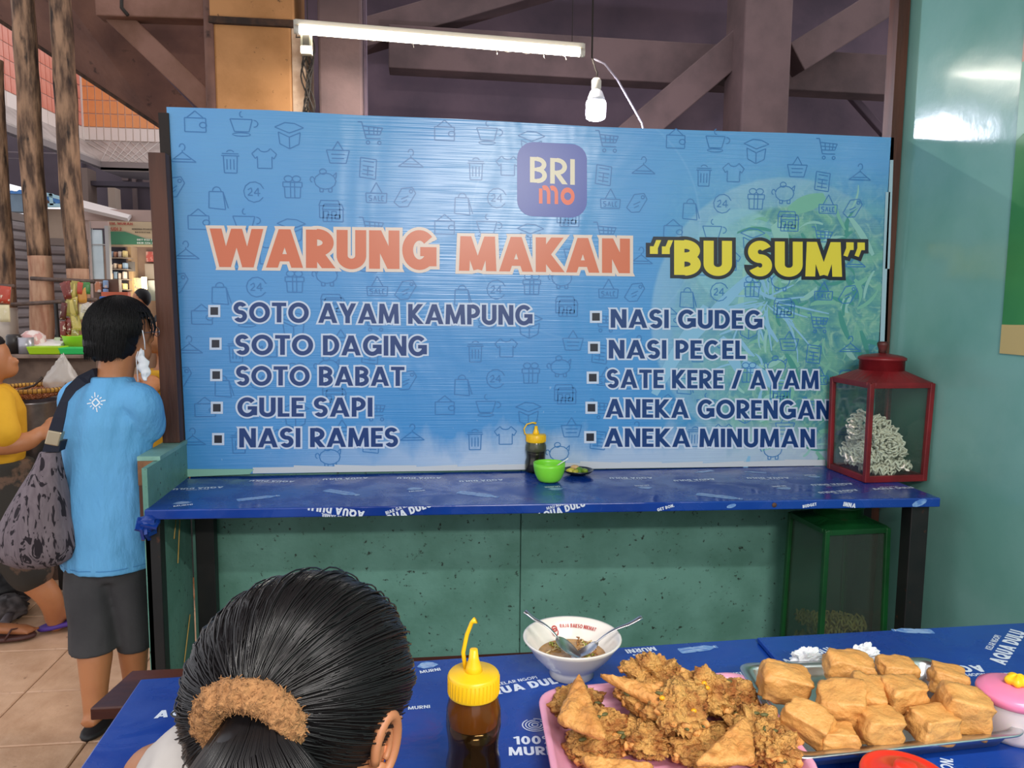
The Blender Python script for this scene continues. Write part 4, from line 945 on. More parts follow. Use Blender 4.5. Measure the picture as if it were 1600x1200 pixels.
def spoon(name, tip, end, label, width=.021, flip=0):
    tip = Vector(tip); end = Vector(end); d = (tip - end).normalized(); L_ = (tip - end).length
    side = d.cross(Vector((0, 0, 1))).normalized(); up = side.cross(d)
    M = Matrix((d, side, up)).transposed()
    o = thing(name, tip, label, 'spoon')
    mbs = MB()
    def f(p, dd_): 
        q = p.copy(); q.x = p.x; q.y *= (1 - .25 * (p.x / .032)); q.z = p.z * .25 - .009 * (1 - (p.x / .034) ** 2 - (p.y / .022) ** 2); return q
    mbs.ell(tip - d * .032, (.033, width, .004), M, 24, 12, fn=f)
    build('spoon_bowl', mbs, M_steel, o)
    pts = []; rd = []
    for k in range(11):
        t = k / 10; pts.append(tip - d * (.058 + (L_ - .058) * t) + up * (.010 * math.sin(pi * min(1, t * 1.4)) * .6)); rd.append(.0036 + .0042 * t ** 2)
    build('handle', MB().tube(pts, rd, 10, flat=.42), M_steel, o)
    return o
hl = PZ(900, 1028, TZ + .05)
spoon('soup_spoon', bc + Vector((.012, -.035, .052)), PY(820, 955, bc.y + .03), 'steel spoon in the soup bowl with its handle leaning out to the left')
spoon('soup_spoon', bc + Vector((-.005, -.02, .047)), PY(1003, 964, bc.y - .01), 'steel spoon in the soup bowl with its handle leaning out to the right', .017)

# ------------------------------------------------------------------ sauce bottle in the foreground
sbp = PY(740, 1080, 1.17)
squeeze_bottle((sbp.x, 1.17, TZ + .001), .0445, .185, 'large squeeze bottle of dark sauce with yellow cap on the blue table', glass('amber_bottle_plastic', '#e0c8a0', .1, .05, (.15, .08, .02, 1)), .66, .036, .040,
               [(-.012, .012, .205), (-.016, .014, .235), (-.010, .014, .265), (-.002, .014, .285), (.004, .012, .289)], mat('amber_sauce_film', '#7a4e1c', .35, alpha=.85, col2='#8f6228', nscale=14))

# ------------------------------------------------------------------ trays
def tray(name, cs, rad, h, t, lip, m_, label, cat, z, slope=.75):
    """cs: 4 corner points of the outer rim; open dish with rounded corners"""
    C0 = sum((Vector((c[0], c[1], 0)) for c in cs), Vector()) / 4; n = 8
    def outline(ins, zz):
        out = []; k4 = 4
        for k in range(4):
            p = Vector((cs[k][0], cs[k][1], 0)); a = Vector((cs[k - 1][0], cs[k - 1][1], 0)); b = Vector((cs[(k + 1) % 4][0], cs[(k + 1) % 4][1], 0))
            u = (a - p).normalized(); v = (b - p).normalized(); p2 = p + (u + v) * ins; r_ = max(.008, rad - ins * .6)
            for i in range(n + 1):
                s = i / n; q0_ = p2 + u * r_; q2_ = p2 + v * r_; q = q0_ * (1 - s) ** 2 + p2 * 2 * s * (1 - s) + q2_ * s ** 2; out.append(Vector((q.x, q.y, zz)))
        return out
    rings = [outline(lip + h * slope + .0, z), outline(lip + h * slope * .35, z + h * .55), outline(lip, z + h - .003), outline(0.001, z + h), outline(0, z + h + t * .6), outline(.002, z + h + t), outline(lip + t * .2, z + h + t * .9), outline(lip + t, z + h - .003),
             outline(lip + h * slope * .35 + t, z + h * .55), outline(lip + h * slope + t, z + t)]
    mb = MB().loft(rings, cap=True)
    return tag(build(name, mb, m_), label, cat)
M_pink = mat('pink_plastic', '#e6a3bf', .35, sss=.15)
pz = TZ + .048
pk = [PZ(838, 1078, pz), PZ(876, 1290, pz), PZ(1296, 1220, pz), PZ(1165, 1048, pz)]
tray('pink_tray', pk, .06, .045, .004, .010, M_pink, 'pink plastic tray heaped with fried fritters', 'tray', TZ + .001)
sz = T2 + .036
sk = [PZ(1150, 1038, sz), PZ(1240, 1190, sz), PZ(1612, 1150, sz), PZ(1455, 1028, sz)]
tray('steel_tray', sk, .035, .034, .004, .016, M_steel, 'shallow stainless steel tray heaped with fried tofu', 'tray', T2 + .0015, .5)

# ------------------------------------------------------------------ fried tofu
M_tofu = mat('fried_tofu_skin', '#dca45e', .5, col2='#c88a46', nscale=18, nlo=.35, nhi=.7, bump=.5, bscale=70, sss=.12, spots=('#b87434', 30, .62, .8))
def tofu(px, py, z, s, rot, label, seed, name='fried_tofu'):
    Yc = None; c = PZ(px, py, z); rr = random.Random(seed); n = 14; vs = {}; mb = MB()
    sx, sy, sz_ = s
    M = Rz(rot[2]) @ Ry(rot[1]) @ Rx(rot[0]); off = Vector((seed * 3.1, seed * 1.7, 0))
    def pt(u, v, w_):   # cube -> soft box
        p = Vector((u, v, w_)); q = p.normalized() * 1.18; m_ = max(abs(u), abs(v), abs(w_))
        p = p.lerp(q * m_, .30); 
        d = .20 * noise.noise(p * 1.1 + off) + .07 * noise.noise(p * 2.6 + off) + .03 * noise.noise(p * 6 + off)
        dent = 1 - .08 * max(0, 1 - (abs(u) + abs(v)) * .8) if abs(w_) > .99 else 1
        p = p * (1 + d) * dent
        return c + M @ Vector((p.x * sx / 2, p.y * sy / 2, p.z * sz_ / 2))
    for ax in range(3):
        for sg in (-1, 1):
            vsl = []
            for i in range(n + 1):
                for j in range(n + 1):
                    a = -1 + 2 * i / n; b = -1 + 2 * j / n; q = [0, 0, 0]; q[ax] = sg; q[(ax + 1) % 3] = a * sg; q[(ax + 2) % 3] = b
                    vsl.append(pt(*q))
            mb.add(vsl, [(i * (n + 1) + j, (i + 1) * (n + 1) + j, (i + 1) * (n + 1) + j + 1, i * (n + 1) + j + 1) for i in range(n) for j in range(n)], 0, True)
    o = build(name, mb, M_tofu, weld=True); return tag(o, label, 'tofu', 'fried tofu pieces in the steel tray')
tofu(1226, 1068, .835, (.088, .062, .062), (10, 12, -14), 'fried tofu piece at far left, lying over the steel tray rim', 1)
tofu(1325, 1042, .842, (.086, .058, .050), (8, 10, -12), 'fried tofu piece at the rear, highest beside the white paper', 2)
tofu(1262, 1128, .822, (.078, .052, .052), (18, 14, -46), 'fried tofu piece slanting down at the front left corner of the steel tray', 3)
tofu(1315, 1100, .832, (.080, .072, .060), (12, -6, -28), 'large fried tofu piece in the left middle of the heap', 4)
tofu(1355, 1088, .835, (.052, .075, .052), (12, 6, -24), 'fried tofu piece wedged right of the large one in the heap', 5)
tofu(1372, 1135, .818, (.068, .058, .052), (6, 4, -2), 'fried tofu piece at the front edge, left of the dark gap', 6)
tofu(1410, 1085, .838, (.076, .055, .052), (4, 4, 4), 'fried tofu piece with torn lower skin in the middle of the heap', 7)
tofu(1400, 1048, .830, (.075, .05, .045), (8, 4, -6), 'fried tofu piece at the rear middle of the heap', 8)
tofu(1480, 1062, .828, (.062, .05, .045), (4, 10, -24), 'fried tofu piece at the rear right of the heap', 9)
tofu(1458, 1132, .816, (.076, .055, .050), (6, 2, 8), 'boxy fried tofu piece at the front right of the heap', 10)
tofu(1505, 1108, .828, (.082, .065, .070), (10, 12, -16), 'big rounded fried tofu piece at far right of the steel tray', 11)
tofu(1308, 1152, .806, (.06, .045, .035), (0, 0, -12), 'fried tofu piece peeking out under the front left pieces', 12)
tofu(1430, 1112, .806, (.075, .06, .035), (0, 0, 10), 'fried tofu piece buried in the shaded centre of the heap', 13)
tofu(1330, 1075, .806, (.08, .06, .035), (0, 0, -10), 'fried tofu piece buried under the large one at left', 14)
# crumpled paper behind the tofu
def crumple(c, s, seed, m_, label, name, cat):
    def f(p, d): return p * (1 + .55 * noise.noise(d * 2.3 + Vector((seed, 0, 0))) + .25 * noise.noise(d * 7 + Vector((0, seed, 0))))
    o = build(name, MB().ell(c, s, None, 36, 22, fn=f), m_); o.data.polygons.foreach_set('use_smooth', [False] * len(o.data.polygons)); return tag(o, label, cat)
M_paper = mat('thin_white_plastic', '#dfe2e6', .35, sss=.1)
crumple(PZ(1262, 1030, T2 + .034), (.032, .018, .022), 3, M_paper, 'crumpled white plastic scrap behind the left end of the tofu heap', 'crumpled_plastic', 'plastic scrap')
crumple(PZ(1352, 1022, T2 + .036), (.028, .014, .02), 8, M_paper, 'small crumpled white plastic scrap behind the rear tofu pieces', 'crumpled_plastic', 'plastic scrap')

# ------------------------------------------------------------------ fritters
M_frit = mat('fritter_batter', '#e2ab5e', .6, col2='#a4602a', nscale=34, nlo=.42, nhi=.66, bump=1.6, bscale=110, spots=('#6e5a32', 40, .66, .76), sss=.06)
M_crisp = mat('crisp_golden_batter', '#dfa25a', .55, col2='#c78542', nscale=22, bump=.6, bscale=90, spots=('#b06a2c', 40, .62, .78))
M_corn = mat('corn_kernel', '#f0a818', .4); M_leafb = mat('leek_bit', '#5c5a30', .6)
def patty(px, py, z, s, rot, label, seed, rough=.35):
    c = PZ(px, py, z); M = Rz(rot[2]) @ Ry(rot[1]) @ Rx(rot[0]); off = Vector((seed * 5.3, seed * 2.9, seed))
    def f(p, d):
        k = 1 + rough * noise.noise(d * 1.7 + off) + rough * .75 * noise.noise(d * 4.5 + off) + rough * .35 * abs(noise.noise(d * 11 + off)) + .14 * noise.noise(d * 24 + off); return p * k
    mb = MB().ell(c, s, M, 84, 52, fn=f); o = thing('vegetable_fritter', c, label, 'fritter', 'fritters in the pink tray')
    build('batter', mb, M_frit, o)
    rr = random.Random(seed); mbk = MB(); mbl = MB()
    for k in range(7):
        d = Vector((rr.uniform(-1, 1), rr.uniform(-1, 1), rr.uniform(-.3, 1))).normalized(); p = f(Vector((d.x * s[0], d.y * s[1], d.z * s[2])), d); q = c + M @ p
        if k < 3: mbk.ell(q, (.0055, .0045, .004), None, 10, 6)
        else: mbl.ell(q, (.008, .004, .003), Rz(rr.uniform(0, 180)), 10, 6)
    if seed in (21, 27): build('corn_kernels', mbk, M_corn, o)['kind'] = 'stuff'
    build('leek_bits', mbl, M_leafb, o)['kind'] = 'stuff'
    # crisp batter drips round the edge
    mbd = MB()
    for k in range(26):
        a = rr.uniform(0, 6.28); d = Vector((math.cos(a), math.sin(a), rr.uniform(-.3, .3))).normalized(); p = f(Vector((d.x * s[0], d.y * s[1], d.z * s[2])), d); q = c + M @ (p * .97)
        mbd.ell(q, (rr.uniform(.004, .010), rr.uniform(.004, .008), rr.uniform(.004, .008)), Rz(rr.uniform(0, 180)), 10, 7, fn=lambda p_, d_: p_ * (1 + .4 * noise.noise(d_ * 3 + off)))
    build('crisp_edge', mbd, M_crisp, o)['kind'] = 'stuff'
    return o
def wedge(corners, th, label, seed, m_=None):
    """triangular battered slice, corners = three points (px,py,z)"""
    P3 = [PZ(*c) for c in corners]; n = 26; nrm = (P3[1] - P3[0]).cross(P3[2] - P3[0]).normalized()
    if nrm.z < 0: nrm = -nrm
    cen = sum(P3, Vector()) / 3; off = Vector((seed * 2.3, seed, 0)); mb = MB(); idx = {}
    def vtx(i, j, sg):
        a, b = i / n, j / n; c_ = 1 - a - b; e = max(0, min(a, b, c_)); p = P3[0] * a + P3[1] * b + P3[2] * c_
        rnd = (p - cen); fall = min(1, e * 7); hgt = th * .5 * (.35 + .65 * fall ** .5)
        nn = noise.noise(p * 55 + off) * .30 + noise.noise(p * 140 + off) * .20
        corner = max(a, b, c_); p = p - rnd * (.10 * max(0, corner - .8) / .2) if corner > .8 else p
        out_ = rnd.normalized() * (.004 * noise.noise(p * 120 + off)) if e < .04 else Vector()
        return p + nrm * (sg * hgt * (1 + nn) + th * nn * .6 * fall) + out_
    for sg in (1, -1):
        for i in range(n + 1):
            for j in range(n + 1 - i): idx[(i, j, sg)] = len(mb.v); mb.v.append(vtx(i, j, sg))
    def fc(*q):
        mb.f.append(list(q)); mb.mi.append(0); mb.sm.append(True)
    for i in range(n):
        for j in range(n - i):
            fc(idx[(i, j, 1)], idx[(i + 1, j, 1)], idx[(i, j + 1, 1)]); fc(idx[(i, j, -1)], idx[(i, j + 1, -1)], idx[(i + 1, j, -1)])
            if i + j < n - 1: fc(idx[(i + 1, j, 1)], idx[(i + 1, j + 1, 1)], idx[(i, j + 1, 1)]); fc(idx[(i + 1, j, -1)], idx[(i, j + 1, -1)], idx[(i + 1, j + 1, -1)])
    for k in range(n):
        for A_, B_ in (((k, 0), (k + 1, 0)), ((0, k + 1), (0, k)), ((n - k, k), (n - k - 1, k + 1))):
            fc(idx[(*A_, -1)], idx[(*B_, -1)], idx[(*B_, 1)], idx[(*A_, 1)])
    o = build('battered_wedge', mb, m_ or M_crisp); return tag(o, label, 'fritter', 'fritters in the pink tray')
# low layer first
patty(930, 1165, .775, (.055, .045, .028), (0, 0, 20), 'lumpy fritter at the lower left inside the pink tray', 20)
patty(1010, 1150, .785, (.06, .05, .03), (0, 5, 60), 'brown lumpy fritter in the shaded middle of the pink tray', 22)
patty(1100, 1165, .780, (.06, .05, .028), (0, 0, 10), 'lumpy fritter low at the front right of the pink tray', 23)
patty(900, 1100, .785, (.05, .04, .028), (0, 0, 0), 'lumpy fritter under the upright wedge at left', 24)
patty(1130, 1090, .790, (.06, .045, .03), (0, 0, -20), 'lumpy fritter at the rear right of the pink tray', 25)
patty(1185, 1150, .795, (.045, .052, .03), (20, 14, -10), 'crinkled fritter at the right end of the pink tray', 26, .5)
patty(1020, 1070, .795, (.055, .05, .03), (0, 0, 0), 'lumpy fritter buried in the centre of the heap', 28)
patty(1025, 1058, .85, (.052, .035, .040), (35, 10, -20), 'tallest shaggy brown fritter crowning the rear of the heap', 29, .55)
patty(1010, 1098, .83, (.052, .022, .026), (20, 18, -34), 'long vegetable fritter lying under the big battered slice', 30, .4)
patty(1062, 1105, .838, (.052, .044, .034), (30, 0, 30), 'round fritter with corn kernels in the middle of the heap', 21, .35)
patty(1105, 1080, .836, (.048, .036, .034), (30, 20, -10), 'pale vegetable fritter with a pointed top right of the crown', 27, .5)
patty(940, 1135, .80, (.05, .03, .03), (10, 10, 10), 'vegetable fritter left of centre under the upright wedge', 31, .4)
wedge([(905, 1050, .862), (868, 1128, .838), (950, 1158, .835)], .022, 'upright triangular battered wedge at the left of the heap', 1)
wedge([(930, 1052, .868), (1048, 1080, .856), (1050, 1118, .845)], .020, 'long battered slice lying across the top of the heap', 2)
wedge([(1168, 1118, .842), (1082, 1196, .828), (1182, 1192, .83)], .022, 'broad triangular wedge at the front right of the heap', 3)
wedge([(905, 1185, .822), (1030, 1198, .825), (950, 1230, .82)], .02, 'battered slice at the near rim of the pink tray', 4)
patty(1215, 1170, .800, (.035, .03, .026), (0, 0, 30), 'small crumbly fritter lying at the right rim of the pink tray', 32, .5)

# ------------------------------------------------------------------ pink lidded jar and red lid
jc = PZ(1582, 1145, T2 + .001)
jar = thing('lidded_jar', jc, 'translucent jar with pink lid and yellow knob at the right edge', 'jar')
build('jar_body', MB().lathe([(0, 0), (.052, 0), (.056, .01), (.057, .07), (.054, .082)], jc, 40), mat('frosted_plastic', '#e3d6da', .3, sss=.3, trans=.25), jar)
lid = build('lid', MB().lathe([(.058, .066), (.062, .07), (.065, .078), (.063, .085), (.05, .091), (.02, .094), (0, .094)], jc, 44), mat('hot_pink_plastic', '#ef86ae', .25, sss=.1), jar)
def flr(p, d): return p * (1 + .12 * math.sin(5 * math.atan2(d.y, d.x)))
kb = sub('knob', MB().ell(jc + Vector((0, 0, .102)), (.019, .019, .011), None, 40, 10, fn=flr), M_yel, lid)
rc_ = PZ(1413, 1226, TZ + .05)
rl = thing('red_container', Vector((rc_.x, rc_.y, TZ + .001)), 'round container with glossy red lid at the bottom edge', 'container')
rc_.z = T2 + .001
M_red = mat('red_plastic', '#dd3524', .25, sss=.08)
build('container_body', MB().lathe([(0, 0), (.05, 0), (.056, .05)], rc_, 36), mat('white_plastic', '#e8ece8', .4), rl)
rlid = build('lid', MB().lathe([(.058, .042), (.064, .044), (.066, .05), (.064, .056), (.058, .057), (.056, .053), (.04, .060), (.018, .062), (.017, .070), (.014, .073), (0, .073)], rc_, 48), M_red, rl)
# ------------------------------------------------------------------ people
M_skin = mat('tan_skin', '#b5784f', .5, col2='#a66b45', nscale=6, sss=.15, bump=.08, bscale=60)
M_skin2 = mat('warm_skin', '#b57a55', .5, col2='#a56a48', nscale=9, sss=.15)
def hairmat():
    m = bpy.data.materials.new('black_hair'); m.use_nodes = True; b = m.node_tree.nodes['Principled BSDF']
    b.inputs['Base Color'].default_value = (.008, .007, .008, 1); b.inputs['Roughness'].default_value = .34; b.inputs['Specular IOR Level'].default_value = .42; return m
M_hair = hairmat()
M_hairm = mat('matte_black_hair', '#0c0b0d', .55, spec=.3)
def limb(mb, pts, rad, n=14):
    # smooth, tapered limb through joints
    P = [Vector(p) for p in pts]; out = []; rr = []
    for i in range(len(P) - 1):
        p0 = P[i - 1] if i else P[i] * 2 - P[i + 1]; p3 = P[i + 2] if i + 2 < len(P) else P[i + 1] * 2 - P[i]
        for k in range(6):
            t = k / 6; a, b, c, d = p0, P[i], P[i + 1], p3
            out.append(.5 * ((2 * b) + (c - a) * t + (2 * a - 5 * b + 4 * c - d) * t * t + (3 * b - a - 3 * c + d) * t ** 3)); rr.append(rad[i] * (1 - t) + rad[i + 1] * t)
    out.append(P[-1]); rr.append(rad[-1]); mb.tube(out, rr, n); mb.ell(P[0], [rad[0]] * 3, None, 14, 8); mb.ell(P[-1], [rad[-1]] * 3, None, 14, 8)
def hand(mb, wrist, d, side, nrm, s=1.0, curl=.5):
    """palm and five bent fingers; d fingers' direction, side = thumb side, nrm = back of hand"""
    d, side, nrm = [Vector(v).normalized() for v in (d, side, nrm)]; w_ = Vector(wrist)
    M = Matrix((d, side, nrm)).transposed()
    mb.ell(w_ + d * .045 * s, (.052 * s, .040 * s, .018 * s), M, 16, 10)
    for k, (o_, l) in enumerate(((.030, .068), (.010, .078), (-.010, .072), (-.028, .056))):
        b = w_ + d * .080 * s + side * o_ * s; pts = [b - d * .02 * s]; p = b; a = 0
        for q in (.45, .32, .26):
            a += curl * .7; dd_ = (d * math.cos(a) - nrm * math.sin(a)); pts.append(p); p = p + dd_ * l * q * s
        pts.append(p); mb.tube(pts, [.0095 * s, .0095 * s, .009 * s, .008 * s, .0065 * s], 8)
    t0 = w_ + d * .02 * s + side * .03 * s; t1 = t0 + (d * .5 + side * .8).normalized() * .035 * s; t2 = t1 + (d * .85 + side * .3 - nrm * .3).normalized() * .03 * s
    mb.tube([t0, t1, t2], [.013 * s, .0105 * s, .008 * s], 8)
def foot(mb, ankle, d, s=1.0):
    d = Vector(d).normalized(); a = Vector(ankle); side = d.cross(Vector((0, 0, 1)))
    mb.tube([a - d * .045 * s + Vector((0, 0, -.03 * s)), a + Vector((0, 0, -.02 * s)), a + d * .07 * s - Vector((0, 0, .032 * s)), a + d * .14 * s - Vector((0, 0, .044 * s)), a + d * .17 * s - Vector((0, 0, .047 * s))], [.028 * s, .036 * s, .036 * s, .034 * s, .018 * s], 14, flat=.65)
    for k in range(5):
        c = a + d * (.185 - .008 * k) * s - Vector((0, 0, .05 * s)) + side * (-.028 + .014 * k) * s; mb.ell(c, (.014 * s, .009 * s, .008 * s), None, 8, 6)

# ---- woman in the blue T-shirt
Fv = Vector((.45, .89, 0)).normalized(); Lv = Vector((.89, -.45, 0)).normalized()
hc = Vector((-1.058, 2.94, 1.425))
pw = thing('person', (-1.12, 2.85, 0), 'standing person seen from behind in light blue T-shirt, dark shorts and white face mask', 'person')
mb = MB()
# torso, neck and head
mb.loft([ering((-1.13, 2.93, .66), .14, .11, 20, -.3), ering((-1.13, 2.93, .78), .16, .12, 20, -.3), ering((-1.13, 2.93, .95), .135, .10, 20, -.3), ering((-1.13, 2.92, 1.12), .15, .10, 20, -.3), ering((-1.125, 2.92, 1.21), .13, .085, 20, -.3), ering((-1.11, 2.915, 1.25), .07, .07, 20, -.3)])
limb(mb, [(-1.10, 2.915, 1.18), (-1.085, 2.92, 1.27), (-1.07, 2.925, 1.36)], [.075, .060, .062])
Mh = Matrix((Lv, Fv, Vector((0, 0, 1)))).transposed()
Mh2 = Rz(-38) @ Matrix.Identity(3)
Fh = Vector((.75, .66, 0)).normalized(); Lh = Vector((.66, -.75, 0)); Mh = Matrix((Lh, Fh, Vector((0, 0, 1)))).transposed()
def fh(p, d):
    q = p.copy()
    if d.z < 0: q.x *= 1 + .18 * d.z; q.y *= 1 + .10 * d.z
    return q
mb.ell(hc, (.073, .092, .105), Mh, 24, 16, fn=fh)
mb.ell(hc + Fh * .045 + Vector((0, 0, -.075)), (.050, .050, .050), Mh)         # jaw
mb.ell(hc + Fh * .092 + Vector((0, 0, -.022)), (.014, .020, .024), Mh)         # nose
mb.ell(hc + Fh * .089 + Vector((0, 0, -.060)), (.022, .010, .009), Mh)         # mouth
for s in (-1, 1):
    mb.ell(hc + Fh * .070 + Lh * .03 * s + Vector((0, 0, -.008)), (.017, .014, .012), Mh); mb.ell(hc + Lh * .074 * s + Fh * .002 + Vector((0, 0, -.02)), (.010, .018, .032), Mh)
limb(mb, [(-1.235, 2.96, 1.19), (-1.255, 3.03, 1.02), (-1.275, 2.99, .90)], [.046, .040, .034])      # left upper arm
limb(mb, [(-1.275, 2.99, .90), (-1.262, 3.06, .965), (-1.25, 3.11, 1.03)], [.036, .030, .023])
hand(mb, (-1.25, 3.11, 1.03), (.1, .4, .9), (1, 0, 0), (0, -1, .3), .9)
limb(mb, [(-.99, 2.87, 1.18), (-.985, 2.93, 1.08)], [.042, .037]); limb(mb, [(-.985, 2.93, 1.08), (-1.03, 3.12, 1.08), (-1.05, 3.22, 1.08)], [.037, .032, .023])
hand(mb, (-1.05, 3.22, 1.08), (-.1, 1, .1), (-1, 0, 0), (0, 0, 1), .9)
# legs
limb(mb, [(-1.18, 2.92, .72), (-1.16, 2.84, .40), (-1.155, 2.80, .26), (-1.15, 2.76, .07)], [.085, .060, .058, .036])
limb(mb, [(-1.08, 2.92, .72), (-1.065, 2.90, .40), (-1.06, 2.90, .26), (-1.06, 2.90, .07)], [.085, .060, .056, .036])
foot(mb, (-1.15, 2.76, .085), (.15, 1, 0)); foot(mb, (-1.06, 2.90, .085), (.2, 1, 0))
body = remesh(build('body', mb, M_skin, pw), .008, 4)
M_shirt = mat('light_blue_cotton', '#66addf', .8, col2='#5aa0d6', nscale=3, bump=3.0, bscale=7, stretch=(1.2, 1, .45))
def fold(rings, amp, seed):
    out = []
    for r in rings:
        c = sum(r, Vector()) / len(r); o_ = []
        for p in r:
            d = (p - c); a = math.atan2(d.y, d.x); k = 1 + amp * noise.noise(Vector((math.cos(a) * 2.2 + seed, math.sin(a) * 2.2, p.z * 3.2 + a * .4))) + amp * .6 * noise.noise(Vector((math.cos(a) * 5, math.sin(a) * 5 + seed, p.z * 9 - a)))
            o_.append(c + d * k)
        out.append(o_)
    return out
zs = [(.565, .176, .142, -1.142, 2.925), (.60, .177, .143, -1.142, 2.925), (.66, .176, .142, -1.142, 2.93), (.74, .172, .138, -1.14, 2.93), (.84, .165, .128, -1.138, 2.93), (.93, .160, .12, -1.135, 2.93), (1.02, .162, .118, -1.13, 2.925), (1.10, .168, .115, -1.13, 2.92), (1.17, .160, .105, -1.125, 2.92), (1.215, .138, .092, -1.118, 2.918), (1.25, .098, .078, -1.105, 2.916), (1.268, .074, .072, -1.10, 2.916)]
mb = MB().loft(fold([ering((x, y, z), rx, ry, 40, -.32) for z, rx, ry, x, y in zs], .10, 3.3))
def sleeve(pts, rad): limb(mb, pts, rad, 20)
sleeve([(-1.18, 2.94, 1.19), (-1.235, 2.962, 1.18), (-1.250, 3.00, 1.09), (-1.262, 3.02, 1.0)], [.060, .066, .064, .062])
sleeve([(-1.06, 2.89, 1.19), (-.985, 2.868, 1.18), (-.978, 2.895, 1.12), (-.982, 2.925, 1.08)], [.060, .066, .065, .062])
sh = remesh(build('shirt', mb, M_shirt, pw), .0065, 3)
# darker sky-blue hem stitch
hem = fold([ering((-1.142, 2.925, z), .1780, .1440, 48, -.32) for z in (.585, .588)], .10, 3.3)
build('hem_stitch', MB().loft(hem, cap=False), mat('hem_blue', '#3f7fb8', .8), sh)
# white starburst on the upper back
mb = MB(); ec = PY(149, 629, 2.80); u_ = Vector((1, -.0, 0)); 
st = [('L', -.014, -.002, 0, .013, .005), ('L', 0, .013, .015, -.002, .005), ('L', .015, -.002, .0, -.015, .005), ('L', .0, -.015, -.014, -.002, .005)]
for k in range(12):
    a = 2 * pi * k / 12 + .2; l = .034 if k % 3 == 0 else .026; st.append(('L', .018 * math.cos(a), .018 * math.sin(a), l * math.cos(a), l * math.sin(a), .0038))
for p in strokes(st, clip=False):
    mb.add([(ec.x + x, ec.y, ec.z + y) for x, y in p], [tuple(range(len(p)))])
em = build('back_emblem', mb, mat('white_shirt_print', '#e4ecf4', .7), sh); em['label'] = 'white starburst emblem'
sw_ = em.modifiers.new('wrap', 'SHRINKWRAP'); sw_.target = sh; sw_.wrap_method = 'PROJECT'; sw_.use_project_y = True; sw_.use_positive_direction = True; sw_.use_negative_direction = True; sw_.offset = .0015; sw_.use_project_x = False; sw_.use_project_z = False
# shorts
M_short = mat('charcoal_cotton', '#3b3a3c', .85, col2='#2f2e31', nscale=5, bump=.15, bscale=90)
mb = MB().loft([ering((-1.138, 2.925, z), rx, .118, 32, -.3) for z, rx in ((.53, .145), (.58, .152), (.66, .150), (.74, .140))])
mb.loft(fold([ering((-1.165, 2.815, .285), .080, .082, 28), ering((-1.170, 2.84, .38), .080, .085, 28), ering((-1.190, 2.88, .50), .090, .10, 28), ering((-1.195, 2.91, .60), .085, .10, 28)], .06, 5))
mb.loft(fold([ering((-1.050, 2.90, .255), .062, .080, 28), ering((-1.055, 2.90, .38), .068, .085, 28), ering((-1.068, 2.91, .50), .076, .095, 28), ering((-1.075, 2.92, .60), .080, .10, 28)], .06, 7))
mb.ell((-1.135, 2.91, .50), (.07, .095, .085)); mb.ell((-1.125, 2.90, .44), (.035, .07, .06))
remesh(build('shorts', mb, M_short, pw), .008, 3)
# bob of black hair
def fhair(p, d):
    q = p * (1 + .05 * noise.noise(d * 3.0) + .03 * noise.noise(d * 9)); 
    if d.z < -.2: q.z *= 1 + .10 * noise.noise(Vector((d.x * 9, d.y * 9, 0)))
    return q
mb = MB(); mb.ell(hc + Vector((-.010, -.008, .018)), (.106, .116, .100), Mh, 48, 30, fn=fhair)
mb.ell(hc + Vector((-.034, -.026, -.036)), (.098, .090, .074), Mh, 48, 24, fn=lambda p, d: Vector((p.x, p.y, p.z * (1 + .3 * noise.noise(Vector((d.x * 7, d.y * 7, 3)))))))
hr = build('hair', mb, M_hairm, pw)
# open the face: cut away what lies before the ears below the fringe
bm = bmesh.new(); bm.from_mesh(hr.data); hl_ = hc - Vector(pw['_o'])
kill = [v for v in bm.verts if (v.co - hl_).dot(Fh) > .020 + .25 * max(0, (v.co - hl_).z + .02) and (v.co - hl_).z < .055 and abs((v.co - hl_).dot(Fh)) > .02 and (v.co - hl_).dot(Fh) > .018]
bmesh.ops.delete(bm, geom=kill, context='VERTS'); bm.to_mesh(hr.data); bm.free()
so = hr.modifiers.new('s', 'SOLIDIFY'); so.thickness = .012; so.offset = -1
mb = MB(); rr = random.Random(11)
for k in range(2300):
    a = rr.uniform(0, 2 * pi); ph0 = rr.uniform(.05, .9); lx, ly = math.cos(a), math.sin(a)
    if ly > .25 and rr.random() < .95: ph_end = 1.05
    elif ly > -.15: ph_end = rr.uniform(1.5, 1.85)
    else: ph_end = rr.uniform(1.9, 2.45)
    pts = []
    for i in range(7):
        ph = ph0 + (ph_end - ph0) * i / 6; s_ = math.sin(ph) if ph < pi / 2 else 1 - .12 * (ph - pi / 2) * 1.4
        z = .121 * math.cos(ph) if ph < pi / 2 else -(ph - pi / 2) * .125
        pts.append(hc + Mh @ Vector((lx * .112 * s_ - 0, ly * .119 * s_ - .012 - (.022 if ph > 1.7 else 0) * (ph - 1.7), z + .012)) + Vector((rr.uniform(-1, 1), rr.uniform(-1, 1), 0)) * .0025)
    mb.tube(pts, [.0016] * 6 + [.0006], 3, cap=False)
build('hair_strands', mb, M_hairm, pw)['kind'] = 'stuff'
